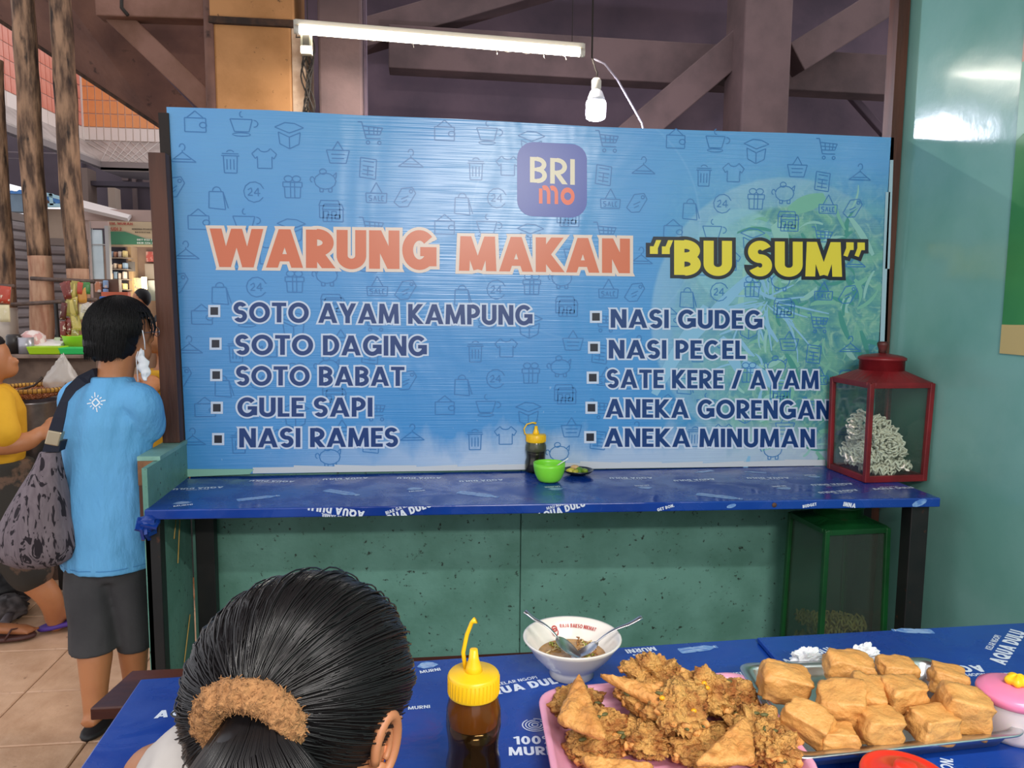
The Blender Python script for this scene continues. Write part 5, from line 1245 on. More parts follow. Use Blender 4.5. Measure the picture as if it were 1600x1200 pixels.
# mask, glasses
M_mask = mat('white_mask_fabric', '#dfe4ea', .8, bump=.1)
def onhead(px, py, out=0.0, Yv=2.85): return PY(px, py, Yv)
mp = [onhead(217, 548, Yv=2.85), onhead(231, 545, Yv=2.875), onhead(234, 565, Yv=2.88), onhead(232, 582, Yv=2.88), onhead(221, 600, Yv=2.865), onhead(216, 578, Yv=2.85)]
cm_ = sum(mp, Vector()) / 6; mb = MB().ell(cm_, (.021, .010, .056), Ry(-8), 26, 20, fn=lambda p, d: Vector((p.x * (1 - .35 * abs(d.z) - .2 * d.z) + .004 * math.sin(p.z * 170), p.y + .003 * math.sin(p.z * 260), p.z)) * (1 + .18 * noise.noise(d * 3)))
msk = build('face_mask', mb, M_mask, pw)
sub('mask_loop', MB().tube([onhead(228, 546, Yv=2.87), onhead(227, 532, Yv=2.865), onhead(224, 516, Yv=2.86)], .0018, 6).tube([onhead(217, 549, Yv=2.85), onhead(214, 558, Yv=2.85), onhead(217, 596, Yv=2.862)], .0015, 6), M_mask, msk)
gl_ = hc + Fh * .105 + Vector((0, 0, .0))
mb = MB()
for s in (-1, 1):
    mb.tube([gl_ + Lh * s * (.032) + Lh * .024 * math.cos(t) + Vector((0, 0, .017 * math.sin(t))) for t in [2 * pi * i / 16 for i in range(16)]], .0012, 5, closed=True)
    mb.tube([gl_ + Lh * s * .058, hc + Lh * s * .082 + Vector((0, 0, .0))], .0013, 5)
mb.tube([gl_ - Lh * .009, gl_ + Lh * .009], .0013, 5)
build('eyeglasses', mb, mat('thin_metal_frame', '#9a9aa0', .3, metal=.8), pw)
# slippers
for (ax, ay), lb in (((-1.15, 2.76), 0), ((-1.06, 2.90), 1)):
    d = Vector((.15, 1, 0)).normalized() if lb == 0 else Vector((.2, 1, 0)).normalized(); c = Vector((ax, ay, .012)) + d * .06
    M = Matrix((d, Vector((d.y, -d.x, 0)), Vector((0, 0, 1)))).transposed()
    def fsole(p, dd_): return Vector((p.x, p.y * (1 - .12 * math.cos(p.x * 22)), max(-.009, min(.009, p.z))))
    build('slipper', MB().ell(c, (.13, .048, .03), M, 24, 12, fn=fsole), mat('black_rubber', '#17171a', .6), pw)
# ---- shoulder bag
M_bag = bpy.data.materials.new('grey_patterned_cloth'); M_bag.use_nodes = True; t = NT(M_bag); b = t.n['Principled BSDF']
f1 = t.ramp(t.noise(26, 2, stretch=(1, 1, .32), dist=2.2), .56, .59); f2 = t.ramp(t.noise(60, 2, stretch=(1, 1, .2), dist=1), .35, .7)
t.put(b, 'Base Color', t.mix(f1, t.mix(f2, rgb('#6b5f66'), rgb('#7a6e74')), rgb('#221a22'))); b.inputs['Roughness'].default_value = .9
bg_ = thing('shoulder_bag', PY(55, 885, 2.80), 'grey bag with dark streaked pattern hanging from the shoulder of the person in blue', 'bag')
rings = []
for y, x, wd, dp in ((706, 80, 13, .03), (730, 76, 19, .045), (760, 70, 29, .065), (795, 62, 41, .08), (830, 56, 51, .09), (855, 56, 53, .09), (872, 58, 47, .075), (882, 60, 32, .05), (887, 62, 12, .02)):
    c = PY(x, y, 2.80); rings.append(ering(c, wd / 1200 * 2.95, dp, 40))
bb = build('bag_body', MB().loft(fold(rings, .10, 9)), M_bag, bg_)
build('lower_strap', MB().slab([PY(67, 706, 2.775), PY(93, 706, 2.775), PY(97, 690, 2.775), PY(72, 690, 2.775)], (0, .05, 0)), mat('navy_webbing', '#161a2c', .8), bg_)
bevel(build('metal_clasp', MB().slab([PY(70, 694, 2.77), PY(92, 698, 2.77), PY(98, 676, 2.77), PY(76, 672, 2.77)], (0, .03, 0)), mat('brushed_brass_clasp', '#b8a98e', .35, metal=.7), bg_), .004)
pts = [(76, 676, 98, 676, 2.775), (84, 652, 103, 652, 2.78), (94, 628, 107, 628, 2.79), (104, 606, 119, 612, 2.81), (122, 588, 136, 600, 2.835), (146, 576, 152, 594, 2.87), (163, 574, 160, 584, 2.93)]
mb = MB(); V = []
for x0, y0_, x1, y1_, Yv in pts: V += [PY(x0, y0_, Yv), PY(x1, y1_, Yv), PY(x1, y1_, Yv) + Vector((0, .006, 0)), PY(x0, y0_, Yv) + Vector((0, .006, 0))]
mb.v = V
for i in range(len(pts) - 1):
    for j in range(4): mb.f.append([i * 4 + j, i * 4 + (j + 1) % 4, (i + 1) * 4 + (j + 1) % 4, (i + 1) * 4 + j]); mb.mi.append(0); mb.sm.append(False)
mb.f += [[0, 3, 2, 1], [len(V) - 4, len(V) - 3, len(V) - 2, len(V) - 1]]; mb.mi += [0, 0]; mb.sm += [False, False]
build('shoulder_strap', mb, mat('navy_webbing', '#161a2c', .8), bg_)

pw.location.x -= .003; bg_.location.x -= .003
# ---- woman with tied black hair in the foreground
hc2 = PY(476, 1080, .80); f_ = Vector((.78, .52, -.34)).normalized(); l_ = f_.cross(Vector((0, 0, 1))).normalized(); u_ = l_.cross(f_).normalized()   # l_: her right side, turned to the camera
Mq = Matrix((f_, l_, u_)).transposed()
pf = thing('person', (hc2.x - .05, hc2.y - .05, 0), 'person sitting at the table seen from behind, glossy black hair tied low with tan scrunchie', 'person')
RX, RL, RU = .122, .098, .121
def HP(d, k=1.0):   # point on the hair surface for a head-space direction
    return hc2 + Mq @ Vector((d.x * RX * k, d.y * RL * k, d.z * RU * k))
mb = MB(); mb.ell(hc2, (RX * .90, RL * .86, RU * .90), Mq, 32, 20)
mb.ell(hc2 + Mq @ Vector((.055, 0, -.085)), (.055, .050, .055), Mq); mb.ell(hc2 + Mq @ Vector((.122, 0, -.035)), (.018, .014, .022), Mq)
for s in (-1, 1): mb.ell(hc2 + Mq @ Vector((.085, .03 * s, -.01)), (.022, .018, .013), Mq); mb.ell(hc2 + Mq @ Vector((.03, .062 * s, -.07)), (.05, .028, .05), Mq)
nb = hc2 + Mq @ Vector((-.035, 0, -.09)); nk = Vector((hc2.x - .085, hc2.y - .07, hc2.z - .20))
limb(mb, [nb, (nb + nk) / 2, nk], [.056, .052, .062])
tc = Vector((nk.x - .03, nk.y - .04, 0))
Mt = Rz(-35)
mb.loft([ering((tc.x + dx, tc.y + dx, z), rx, ry, 24, -.6) for z, rx, ry, dx in ((.46, .19, .15, 0), (.55, .18, .14, .0), (.70, .16, .12, .0), (.84, .17, .12, .0), (.91, .14, .09, .01), (nk.z, .07, .06, .02))])
sl = Vector((tc.x - .155, tc.y + .10, .875)); sr = Vector((tc.x + .13, tc.y - .09, .875))
SL, EL = PY(318, 1222, .82), PY(240, 1212, .93)
limb(mb, [Vector((tc.x - .06, tc.y + .05, .90)), SL, EL], [.06, .046, .038]); limb(mb, [EL, EL + Vector((.03, .10, -.10)), EL + Vector((.09, .22, -.135))], [.038, .032, .024])
limb(mb, [sr, sr + Vector((.06, .02, -.20)), sr + Vector((.15, .20, -.075)), sr + Vector((.18, .25, -.045))], [.052, .042, .032, .024])
hand(mb, EL + Vector((.09, .22, -.135)), (.3, 1, -.2), (1, -.3, 0), (0, 0, 1), .85, .3); hand(mb, sr + Vector((.18, .25, -.045)), (.2, 1, -.1), (-1, .3, 0), (0, 0, 1), .85, .3)
for s, o_ in ((1, sr), (-1, sl)):
    hip = Vector((tc.x + .09 * s, tc.y + .02 - .04 * s, .50)); limb(mb, [hip, hip + Vector((.14, .34, -.01)), hip + Vector((.15, .36, -.22)), hip + Vector((.14, .34, -.42))], [.085, .058, .052, .036]); foot(mb, hip + Vector((.14, .34, -.415)), (.4, 1, 0))
remesh(build('body', mb, M_skin2, pf), .008, 4)
# shirt
mb = MB().loft(fold([ering((tc.x + dx, tc.y + dx, z), rx, ry, 36, -.6) for z, rx, ry, dx in ((.44, .20, .165, 0), (.55, .20, .16, 0), (.70, .185, .145, 0), (.83, .195, .14, 0), (.895, .17, .112, .01), (.925, .115, .09, .015))], .08, 2))
limb(mb, [Vector((tc.x - .06, tc.y + .05, .88)), SL, SL.lerp(EL, .40)], [.085, .062, .054]); limb(mb, [sr, sr + Vector((.03, .01, -.14))], [.072, .066])
remesh(build('shirt', mb, mat('off_white_cotton', '#cfc9c4', .85, col2='#bdb6b0', nscale=5), pf), .008, 3)
mb = MB()
for s in (1, -1):
    hip = Vector((tc.x + .09 * s, tc.y + .02 - .04 * s, .50)); limb(mb, [hip, hip + Vector((.14, .34, -.01)), hip + Vector((.15, .36, -.22)), hip + Vector((.14, .34, -.36))], [.105, .075, .068, .058])
remesh(build('trousers', mb, mat('dark_navy_cloth', '#20242f', .85), pf), .010, 3)
stl = thing('stool', (tc.x, tc.y, 0), 'plain wooden stool under the person with tied hair', 'stool')
build('seat', MB().lathe([(0, .37), (.17, .37), (.17, .40), (0, .40)], (tc.x, tc.y, 0), 28), M_benchwood, stl)
for k in range(4):
    a = pi / 4 + k * pi / 2; build('leg', MB().tube([(tc.x + math.cos(a) * .16, tc.y + math.sin(a) * .16, 0), (tc.x + math.cos(a) * .12, tc.y + math.sin(a) * .12, .37)], .016, 8), M_benchwood, stl)
# hair: cap that follows the hairline, then strands drawn back to the tie
def on_hair(px, py):   # where the line of sight to a photo pixel meets the head
    d = ray(px, py); o_ = EYE - hc2; Mi_ = Mq.transposed(); o_ = Mi_ @ o_; d = Mi_ @ d
    o_ = Vector((o_.x / RX, o_.y / RL, o_.z / RU)); d = Vector((d.x / RX, d.y / RL, d.z / RU))
    a, b, c = d.dot(d), 2 * o_.dot(d), o_.dot(o_) - 1; s = max(0, b * b - 4 * a * c); return (o_ + d * ((-b - math.sqrt(s)) / (2 * a))).normalized()
tie_d = on_hair(392, 1112)
def hairline(th):   # th: angle round the axis that points to the tie
    ax = tie_d; e1 = Vector((0, 0, 1)).cross(ax).normalized(); e2 = ax.cross(e1)
    k = e1 * math.cos(th) + e2 * math.sin(th)
    return k, e1, e2
def covered(d):   # is head-space direction d covered with hair?
    x, y, z = d.x, abs(d.y), d.z
    if x > .86 - .25 * 0 and z < .62: return False
    if z < -.95 or (x > -.3 and y < .45 and z < -.3): return False
    if x < .44: return z > -.62 + .85 * x
    return z > -.25 + (x - .44) * 1.4
mb = MB(); mb.ell(hc2, (RX * .985, RL * .985, RU * .985), Mq, 72, 48)
cap_o = build('hair', mb, M_hair, pf)
bm = bmesh.new(); bm.from_mesh(cap_o.data); off = Vector(pf['_o']); Mi = Mq.transposed()
kill = []
for v in bm.verts:
    q = Mi @ (v.co + off - hc2); d = Vector((q.x / RX, q.y / RL, q.z / RU)).normalized()
    if not covered(d): kill.append(v)
bmesh.ops.delete(bm, geom=kill, context='VERTS'); bm.to_mesh(cap_o.data); bm.free()
rr = random.Random(21); mb = MB(); nst = 0
def slerp(a, b, t):
    w_ = math.acos(max(-1, min(1, a.dot(b))));
    return (a * math.sin((1 - t) * w_) + b * math.sin(t * w_)) / math.sin(w_) if w_ > 1e-3 else a
tries = 0
while nst < 5200 and tries < 40000:
    tries += 1
    d = Vector((rr.gauss(0, 1), rr.gauss(0, 1), rr.gauss(0, 1))).normalized()
    if not covered(d): continue
    d0 = d
    # run the strand from d toward the tie; bend it a little downwards on the way
    lift = 1.0 + .035 * noise.noise(d * 2.5) + rr.uniform(-.006, .012) + (rr.uniform(0, .05) if rr.random() < .03 else 0); bendv = noise.noise(d * 1.7 + Vector((7, 0, 0))) * .22
    k = max(5, int(10 * math.acos(max(-1, min(1, d.dot(tie_d)))) / 1.8) + 3); pts = []; 
    end = .96 - rr.random() * .02
    sidev = d.cross(tie_d); sidev = sidev.normalized() if sidev.length > .01 else Vector((1, 0, 0))
    for i in range(k):
        t = i / (k - 1) * end; q = slerp(d, tie_d, t); q = (q + sidev * bendv * math.sin(pi * t) * .5).normalized()
        pts.append(HP(q, lift + .05 * math.sin(pi * t) * (.5 + .5 * noise.noise(q * 14 + Vector((0, 0, 3))))))
    mb.tube(pts, [.0007] + [.0011] * (k - 2) + [.0008], 3, cap=False); nst += 1
build('hair_strands', mb, M_hair, pf)['kind'] = 'stuff'
# tail below the scrunchie
tie = HP(tie_d, 1.03); tdn = (Vector((.10, -.25, -.95))).normalized()
mb = MB(); tl_pts = [tie + Vector((.0, .012, .004)), tie + tdn * .022 + Vector((-.006, -.022, 0)), tie + tdn * .07 + Vector((.004, -.020, 0)), tie + tdn * .115 + Vector((.008, -.0, 0)), tie + tdn * .16]
P_ = []
limb(mb, tl_pts, [.008, .024, .046, .050, .026], 28)
build('hair_tail', mb, M_hair, pf)
mb = MB()
for k in range(2600):
    a = rr.uniform(0, 2 * pi); s1 = rr.uniform(.90, 1.08); pts = []
    for i in range(9):
        t = i / 8; f = t * (len(tl_pts) - 1); j = min(int(f), 3); c = tl_pts[j].lerp(tl_pts[j + 1], f - j); R0 = [.017, .040, .061, .063, .034]; rad = (R0[j] * (1 - f + j) + R0[j + 1] * (f - j)) * s1
        aa = a + t * .9; e1 = Vector((1, 0, .3)).normalized(); e2 = tdn.cross(e1).normalized(); pts.append(c + (e1 * math.cos(aa) + e2 * math.sin(aa)) * rad)
    mb.tube(pts, [.0011] * 8 + [.0005], 3, cap=False)
build('tail_strands', mb, M_hair, pf)['kind'] = 'stuff'
# scrunchie: fuzzy gathered ring
M_scr = mat('tan_fleece', '#b07f52', .95, col2='#976a42', nscale=120, bump=.6, bscale=300)
mb = MB(); cR = tie + tdn * .006 + Vector((.0, -.006, .0)); ax = (tdn * .45 + Vector((-.25, -.85, .1))).normalized(); e1 = ax.cross(Vector((0, 0, 1))).normalized(); e2 = ax.cross(e1)
n1_, n2_ = 110, 26; V = []
for i in range(n1_):
    a = 2 * pi * i / n1_; ctr = cR + (e1 * math.cos(a) * 1.1 + e2 * math.sin(a)) * .034; rad_d = (e1 * math.cos(a) + e2 * math.sin(a))
    for j in range(n2_):
        b_a = 2 * pi * j / n2_; dd_ = rad_d * math.cos(b_a) + ax * math.sin(b_a); r_ = .0145 * (1 + .22 * noise.noise(Vector((math.cos(a) * 6, math.sin(a) * 6, b_a * 1.2))) + .30 * noise.noise((ctr + dd_ * .02) * 160) + .16 * noise.noise((ctr + dd_ * .02) * 420)); V.append(ctr + dd_ * r_)
mb.v = V
for i in range(n1_):
    for j in range(n2_): mb.f.append([i * n2_ + j, i * n2_ + (j + 1) % n2_, ((i + 1) % n1_) * n2_ + (j + 1) % n2_, ((i + 1) % n1_) * n2_ + j]); mb.mi.append(0); mb.sm.append(True)
scr = build('scrunchie', mb, M_scr, pf)
mb = MB()
for k in range(2600):
    p = rr.choice(V); o_ = Vector((rr.gauss(0, 1), rr.gauss(0, 1), rr.gauss(0, 1))).normalized() * rr.uniform(.002, .005); mb.tube([p, p + o_ * .6 + Vector((0, 0, rr.uniform(-.001, .001))), p + o_], [.0007, .0006, .0003], 3, cap=False)
sub('fuzz', mb, M_scr, scr)['kind'] = 'stuff'
# right ear
ed_ = on_hair(600, 1160); ec_ = HP(ed_, .93)
er = (Matrix((f_, l_, u_)).transposed()) @ Ry(-12) @ Rz(-22)
mb = MB(); n = 24
def ear_pt(a, r): return ec_ + er @ Vector((math.cos(a) * .017 * r, .006 * (1 - r) + .010 * r, math.sin(a) * .031 * r - .004))
mb.tube([ear_pt(a, 1) for a in [-1.4 + 5.0 * i / 20 for i in range(21)]], [.0045 + .002 * math.sin(pi * i / 20) for i in range(21)], 10)
mb.tube([ear_pt(a, .55) for a in [-1.2 + 4.0 * i / 12 for i in range(13)]], .0035, 8)
mb.ell(ec_ + er @ Vector((0, .001, -.003)), (.016, .006, .028), er, 20, 12); mb.ell(ec_ + er @ Vector((.002, .006, -.033)), (.009, .005, .010), er, 14, 8)
build('ear', mb, M_skin2, pf)
mb = MB().tube([HP(Vector((.48, .86, -.18)).normalized(), 1.0), HP(Vector((.52, .84, -.34)).normalized(), 1.03), HP(Vector((.50, .78, -.52)).normalized(), 1.04), HP(Vector((.50, .70, -.72)).normalized(), 1.05)], .0022, 6)
build('mask_loop', mb, mat('orange_cord', '#b8663a', .5), pf)
mp = [HP(Vector(q).normalized(), k) for q, k in (((.45, .72, -.70), 1.04), ((.75, .55, -.60), 1.06), ((.88, .30, -.62), 1.12), ((.75, .25, -.9), 1.06), ((.5, .55, -.95), 1.03))]
build('face_mask', MB().slab(mp, l_ * .004), M_mask, pf)

# ---- person in yellow at the left edge
py_ = thing('person', (-2.05, 3.62, 0), 'person in yellow shirt and dark patterned shorts stepping at the left edge', 'person')
mb = MB(); Yy = 3.62
def q_(x, y, Yv=Yy): return PY(x, y, Yv)
hd = q_(-18, 562); 
mb.ell(hd, (.085, .095, .11), None, 20, 14); mb.ell(hd + Vector((.06, .03, -.04)), (.045, .045, .045)); mb.ell(hd + Vector((.098, .02, -.01)), (.018, .014, .02)); mb.ell(hd + Vector((.0, -.082, -.01)), (.016, .010, .03))
limb(mb, [q_(-20, 590), q_(-22, 620)], [.055, .065])
mb.loft([ering(q_(-20, y), rx, .11, 24) for y, rx in ((605, .07), (625, .11), (680, .12), (740, .12), (790, .14), (830, .14))])
limb(mb, [q_(0, 628, 3.52), q_(-12, 690, 3.46), q_(40, 690, 3.5), q_(62, 676, 3.55)], [.055, .047, .042, .028])
hand(mb, q_(60, 676, 3.55), (1, .15, .12), (0, .5, 1), (.2, -1, 0), 1.0, .45)
limb(mb, [q_(5, 800), q_(28, 880, 3.6), q_(75, 930, 3.62), q_(88, 975, 3.68)], [.10, .068, .055, .036])
limb(mb, [q_(-38, 800), q_(-42, 880, 3.6), q_(-45, 940, 3.6), q_(-20, 985, 3.58)], [.10, .068, .055, .036])
an1 = q_(88, 978, 3.68); an1.z = .10; an2 = q_(-14, 992, 3.58); an2.z = .085
foot(mb, an1, (1, .3, .1)); foot(mb, an2, (1, .15, 0))
remesh(build('body', mb, M_skin, py_), .010, 4)
mb = MB().loft(fold([ering(q_(x, y), rx, ry, 32) for x, y, rx, ry in ((-22, 600, .08, .07), (-20, 612, .12, .09), (-20, 640, .15, .12), (-20, 690, .155, .13), (-20, 722, .155, .13))], .12, 4))
limb(mb, [q_(-4, 628, 3.52), q_(0, 655, 3.48), q_(6, 676, 3.46)], [.068, .066, .066])
remesh(build('shirt', mb, mat('yellow_cotton', '#dba51e', .8, col2='#c8920f', nscale=4), py_), .010, 3)
build('hair', MB().ell(hd + Vector((-.015, -.01, .02)), (.097, .104, .115), None, 28, 18, fn=lambda p, d: p * (1 + .04 * noise.noise(d * 5)) if not (d.x > .45 and d.z < .45) else p * .8), M_hairm, py_)
mb = MB().loft(fold([ering(q_(-14, y), rx, .14, 32) for y, rx in ((718, .165), (760, .17), (800, .175))], .08, 6))
limb(mb, [q_(2, 800), q_(22, 850, 3.6), q_(48, 893, 3.61)], [.12, .105, .095], 20); limb(mb, [q_(-38, 800), q_(-42, 880, 3.6)], [.12, .10], 20)
M_ps = mat('dark_patterned_cloth', '#33302b', .85, col2='#6a5344', nscale=9, nlo=.52, nhi=.58)
remesh(build('shorts', mb, M_ps, py_), .012, 3)
def sandal(c, d, m_, label, lift=0):
    d = Vector(d).normalized(); up_ = Vector((-lift, 0, 1)).normalized(); sd = up_.cross(d).normalized(); up_ = d.cross(sd); M = Matrix((d, sd, up_)).transposed(); c = Vector(c)
    def fs_(p, dd_): return Vector((p.x, p.y * (1 - .15 * math.cos(p.x * 24)), max(-.010, min(.010, p.z))))
    o = build('sandal', MB().ell(c, (.135, .05, .03), M, 26, 12, fn=fs_), m_, py_); o['label'] = label
    sub('strap', MB().tube([c + M @ Vector((.02, .046, .004)), c + M @ Vector((.045, .03, .045)), c + M @ Vector((.075, 0, .035)), c + M @ Vector((.045, -.03, .045)), c + M @ Vector((.02, -.046, .004))], .008, 8, flat=.5), m_, o)
sandal((an1.x + .055, an1.y + .01, .035), (1, .3, .14), mat('purple_rubber', '#4b2f8a', .6), 'purple rubber sandal', .14)
sandal((an2.x + .05, an2.y, .018), (1, .15, 0), mat('brown_rubber', '#4a2a26', .6), 'brown sandal')
# ---- someone in yellow beyond the post
p3 = thing('person', (-1.10, 3.95, 0), 'person in yellow shirt mostly hidden behind the wooden post', 'person')
c3 = PY(262, 560, 3.95); mb = MB()
mb.ell((c3.x, 3.95, 1.36), (.08, .09, .11)); mb.ell((c3.x - .04, 3.88, 1.33), (.04, .04, .05)); limb(mb, [(c3.x, 3.97, 1.3), (c3.x, 3.97, 1.2)], [.05, .06])
mb.loft([ering((c3.x, 3.97, z), rx, .1, 20) for z, rx in ((.6, .14), (.8, .15), (1.0, .14), (1.15, .15), (1.2, .08))])
for s in (-1, 1): limb(mb, [(c3.x + .08 * s, 3.97, .65), (c3.x + .08 * s, 3.97, .4), (c3.x + .08 * s, 3.97, .07)], [.08, .055, .035]); foot(mb, (c3.x + .08 * s, 3.97, .085), (-.2, -1, 0))
limb(mb, [(c3.x - .14, 3.93, 1.13), PY(238, 600, 3.85), PY(230, 612, 3.7)], [.05, .042, .03]); hand(mb, PY(230, 612, 3.7), (-.4, -1, .1), (0, 0, 1), (-1, .3, 0), .9)
remesh(build('body', mb, M_skin, p3), .012, 4)
remesh(build('shirt', MB().loft([ering((c3.x, 3.97, z), rx, .12, 24) for z, rx in ((.62, .165), (.85, .17), (1.05, .165), (1.14, .17), (1.2, .12))]), MATS['yellow_cotton'], p3), .014, 3)
build('hair', MB().ell((c3.x + .01, 3.97, 1.385), (.09, .098, .11)), M_hairm, p3)
remesh(build('trousers', MB().loft([ering((c3.x + .0, 3.97, z), .15, .11, 20) for z in (.5, .66)]).loft([ering((c3.x + .08, 3.97, z), .075, .08, 16) for z in (.15, .52)]).loft([ering((c3.x - .08, 3.97, z), .075, .08, 16) for z in (.15, .52)]), M_short, p3), .014, 3)
# ------------------------------------------------------------------ outside, to the left
M_pole = mat('weathered_log', '#a07c60', .8, col2='#4a3528', nscale=26, nlo=.38, nhi=.62, stretch=(1, 1, .22), bump=1.5, bscale=30, spots=('#2a1e18', 20, .56, .66))
M_polel = mat('pale_pink_log', '#bb9478', .8, col2='#9a6a52', nscale=26, stretch=(1, 1, .2), bump=.6, bscale=20)
def pole(top, botm, Yt, r0, r1, label, cut=None):
    a = PY(*top, Yt); b = PY(*botm, Yt); d = (b - a); b2 = a + d * (a.z / (a.z - b.z)); b2.z = 0; a2 = a - d * .3
    o = thing('log_pole', (b2.x, b2.y, 0), label, 'pole'); n = 40
    def seg(z0, z1, nm, m_, lab=None):
        pts = []; rd = []
        for i in range(n + 1):
            z = z0 + (z1 - z0) * i / n; t = (z - b2.z) / (a2.z - b2.z); p = b2.lerp(a2, t); p.x += .012 * noise.noise(Vector((z * 1.5, 0, a.x))); pts.append(p); rd.append((r1 + (r0 - r1) * t) * (1 + .07 * noise.noise(Vector((z * 4, a.x, 0)))))
        mb = MB().tube(pts, rd, 18)
        for i in range(len(mb.v)): 
            v = mb.v[i]; k = noise.noise(Vector((v.x * 30, v.y * 30, v.z * 5))); mb.v[i] = v + Vector((k * .004, k * .004, 0))
        q = build(nm, mb, m_, o)
        if lab: q['label'] = lab
        return q
    seg(cut, a2.z, 'log', M_pole); seg(0, cut, 'pale_foot', M_polel, 'paler lower length')  # lower length takes the paler log colour
    return o, a2, b2
z438 = PY(60, 438, 4.6).z
p1, p1a, p1b = pole((36, 0), (68, 540), 4.6, .056, .062, 'weathered log pole, left of the two tall ones', PY(60, 400, 4.6).z)
p2, p2a, p2b = pole((93, 0), (127, 540), 4.6, .054, .058, 'weathered log pole, right of the two tall ones', PY(120, 420, 4.6).z)
p0, p0a, p0b = pole((-6, 200), (10, 540), 4.6, .052, .056, 'log pole cut by the left picture edge', PY(8, 480, 4.6).z)
build('white_sleeve', MB().lathe([(.068, 0), (.072, 0), (.072, .24), (.068, .24)], PY(8, 548, 4.6), 20, cap=False), mat('dirty_white_plastic', '#b8aca0', .7), p0)
for (x0, y0_, x1, y1_, Yv, lb) in ((48, 435, 148, 440, 4.50, 'upper thin metal rail tied across the log poles'), (18, 476, 152, 468, 4.46, 'lower dark metal rail crossing the log poles'), (-10, 446, 22, 447, 4.545, 'short metal rod at the left edge pole')):
    tag(build('metal_rail', MB().tube([PY(x0, y0_, Yv), PY(x1, y1_, Yv)], .011, 8), mat('rusty_iron', '#4a3a33', .6, col2='#6a5348', nscale=30)), lb, 'rail')
hk = thing('hanging_hook', PY(90, 475, 4.45), 'black iron rod with ring hanging from the lower rail', 'hook')
build('rod', MB().tube([PY(87, 474, 4.45), PY(91, 530, 4.45), PY(94, 550, 4.45)], .011, 8), mat('black_iron', '#1e1a1a', .6), hk)
build('ring', MB().tube([PY(91, 527, 4.45) + Vector((math.cos(t) * .016, 0, math.sin(t) * .022)) for t in [2 * pi * i / 14 for i in range(14)]], .004, 6, closed=True), mat('black_iron', '#1e1a1a', .6), hk)
# sachet strips hanging on the rails
rr = random.Random(4)
sc_cols = ['#7a2f26', '#c7b25e', '#9a8a3e', '#b8442e', '#3f7a3a', '#d6c9a0', '#5a2620', '#c98a3a']
def strip(x, y0_, n, w_, h_, Yv, cols, label, ang=0):
    o = thing('sachet_strip', PY(x, y0_, Yv), label, 'snack packet', 'sachet strips on the rails')
    p = PY(x, y0_, Yv)
    for k in range(n):
        M = Ry(ang + rr.uniform(-10, 10)) @ Rz(rr.uniform(-20, 20)); c = p + M @ Vector((0, 0, -h_ / 2))
        def fp(q, d): return Vector((q.x * (1 - .25 * abs(d.z)), q.y, q.z * (1.0)))
        mb = MB()
        vs = []; 
        mb.ell(c, (w_ / 2, .008, h_ / 2), M, 12, 8, fn=lambda q, d: Vector((max(-w_ * .42, min(w_ * .42, q.x * 1.5)), q.y, max(-h_ * .46, min(h_ * .46, q.z * 1.3)))))
        col = cols[k % len(cols)]; build('sachet', mb, mat('sachet_' + 'abcdefgh'[sc_cols.index(col)], col, .35, col2='#e0d4bc', nscale=60, nlo=.6, nhi=.66), o); p = p + M @ Vector((0, 0, -h_))
st_ = [(98, 440, 2, .05, .10, [0, 1], 'leftmost dark red and gold sachets on the upper rail', -10), (104, 438, 3, .045, .10, [0, 2, 0], 'brown and gold sachet strip next to the leftmost one'), (112, 440, 3, .05, .09, [1, 2, 1], 'gold sachet strip left of the right pole'), (118, 438, 4, .045, .085, [2, 1, 2, 2], 'long olive gold sachet strip over the right pole'),
       (125, 440, 1, .05, .07, [3], 'single red sachet over the right pole'), (134, 440, 1, .05, .07, [4], 'single green sachet at the right of the rail'), (128, 448, 2, .055, .09, [7, 5], 'orange sachet with pale print below the red one')]
for s in st_: strip(s[0], s[1], s[2], s[3], s[4], 4.44, [sc_cols[i] for i in s[5]], s[6], s[7] if len(s) > 7 else 0)
strip(101, 472, 3, .034, .10, 4.43, [sc_cols[6], sc_cols[0], sc_cols[6]], 'thin dark red sachet strip hanging lowest from the lower rail')
strip(9, 446, 2, .06, .10, 4.43, [sc_cols[3], sc_cols[5]], 'red sachets hanging at the left edge pole')
def crumpbag(pxy, Yv, s, seed, label, cat='bag', m_=None, name='plastic_bag'):
    c = PY(*pxy, Yv); o = build(name, MB().ell(c, s, None, 40, 26, fn=lambda p, d: p * (1 - .38 * max(0, d.z)) * (1 + .35 * noise.noise(d * 2.5 + Vector((seed, 0, 0))) + .15 * noise.noise(d * 7))), m_); return tag(o, label, cat)
M_bagp = mat('thin_clear_plastic', '#d9d2ca', .25, alpha=.55)
crumpbag((137, 480), 4.42, (.035, .02, .035), 2, 'crumpled clear plastic bag hooked at the right end of the lower rail', m_=M_bagp)

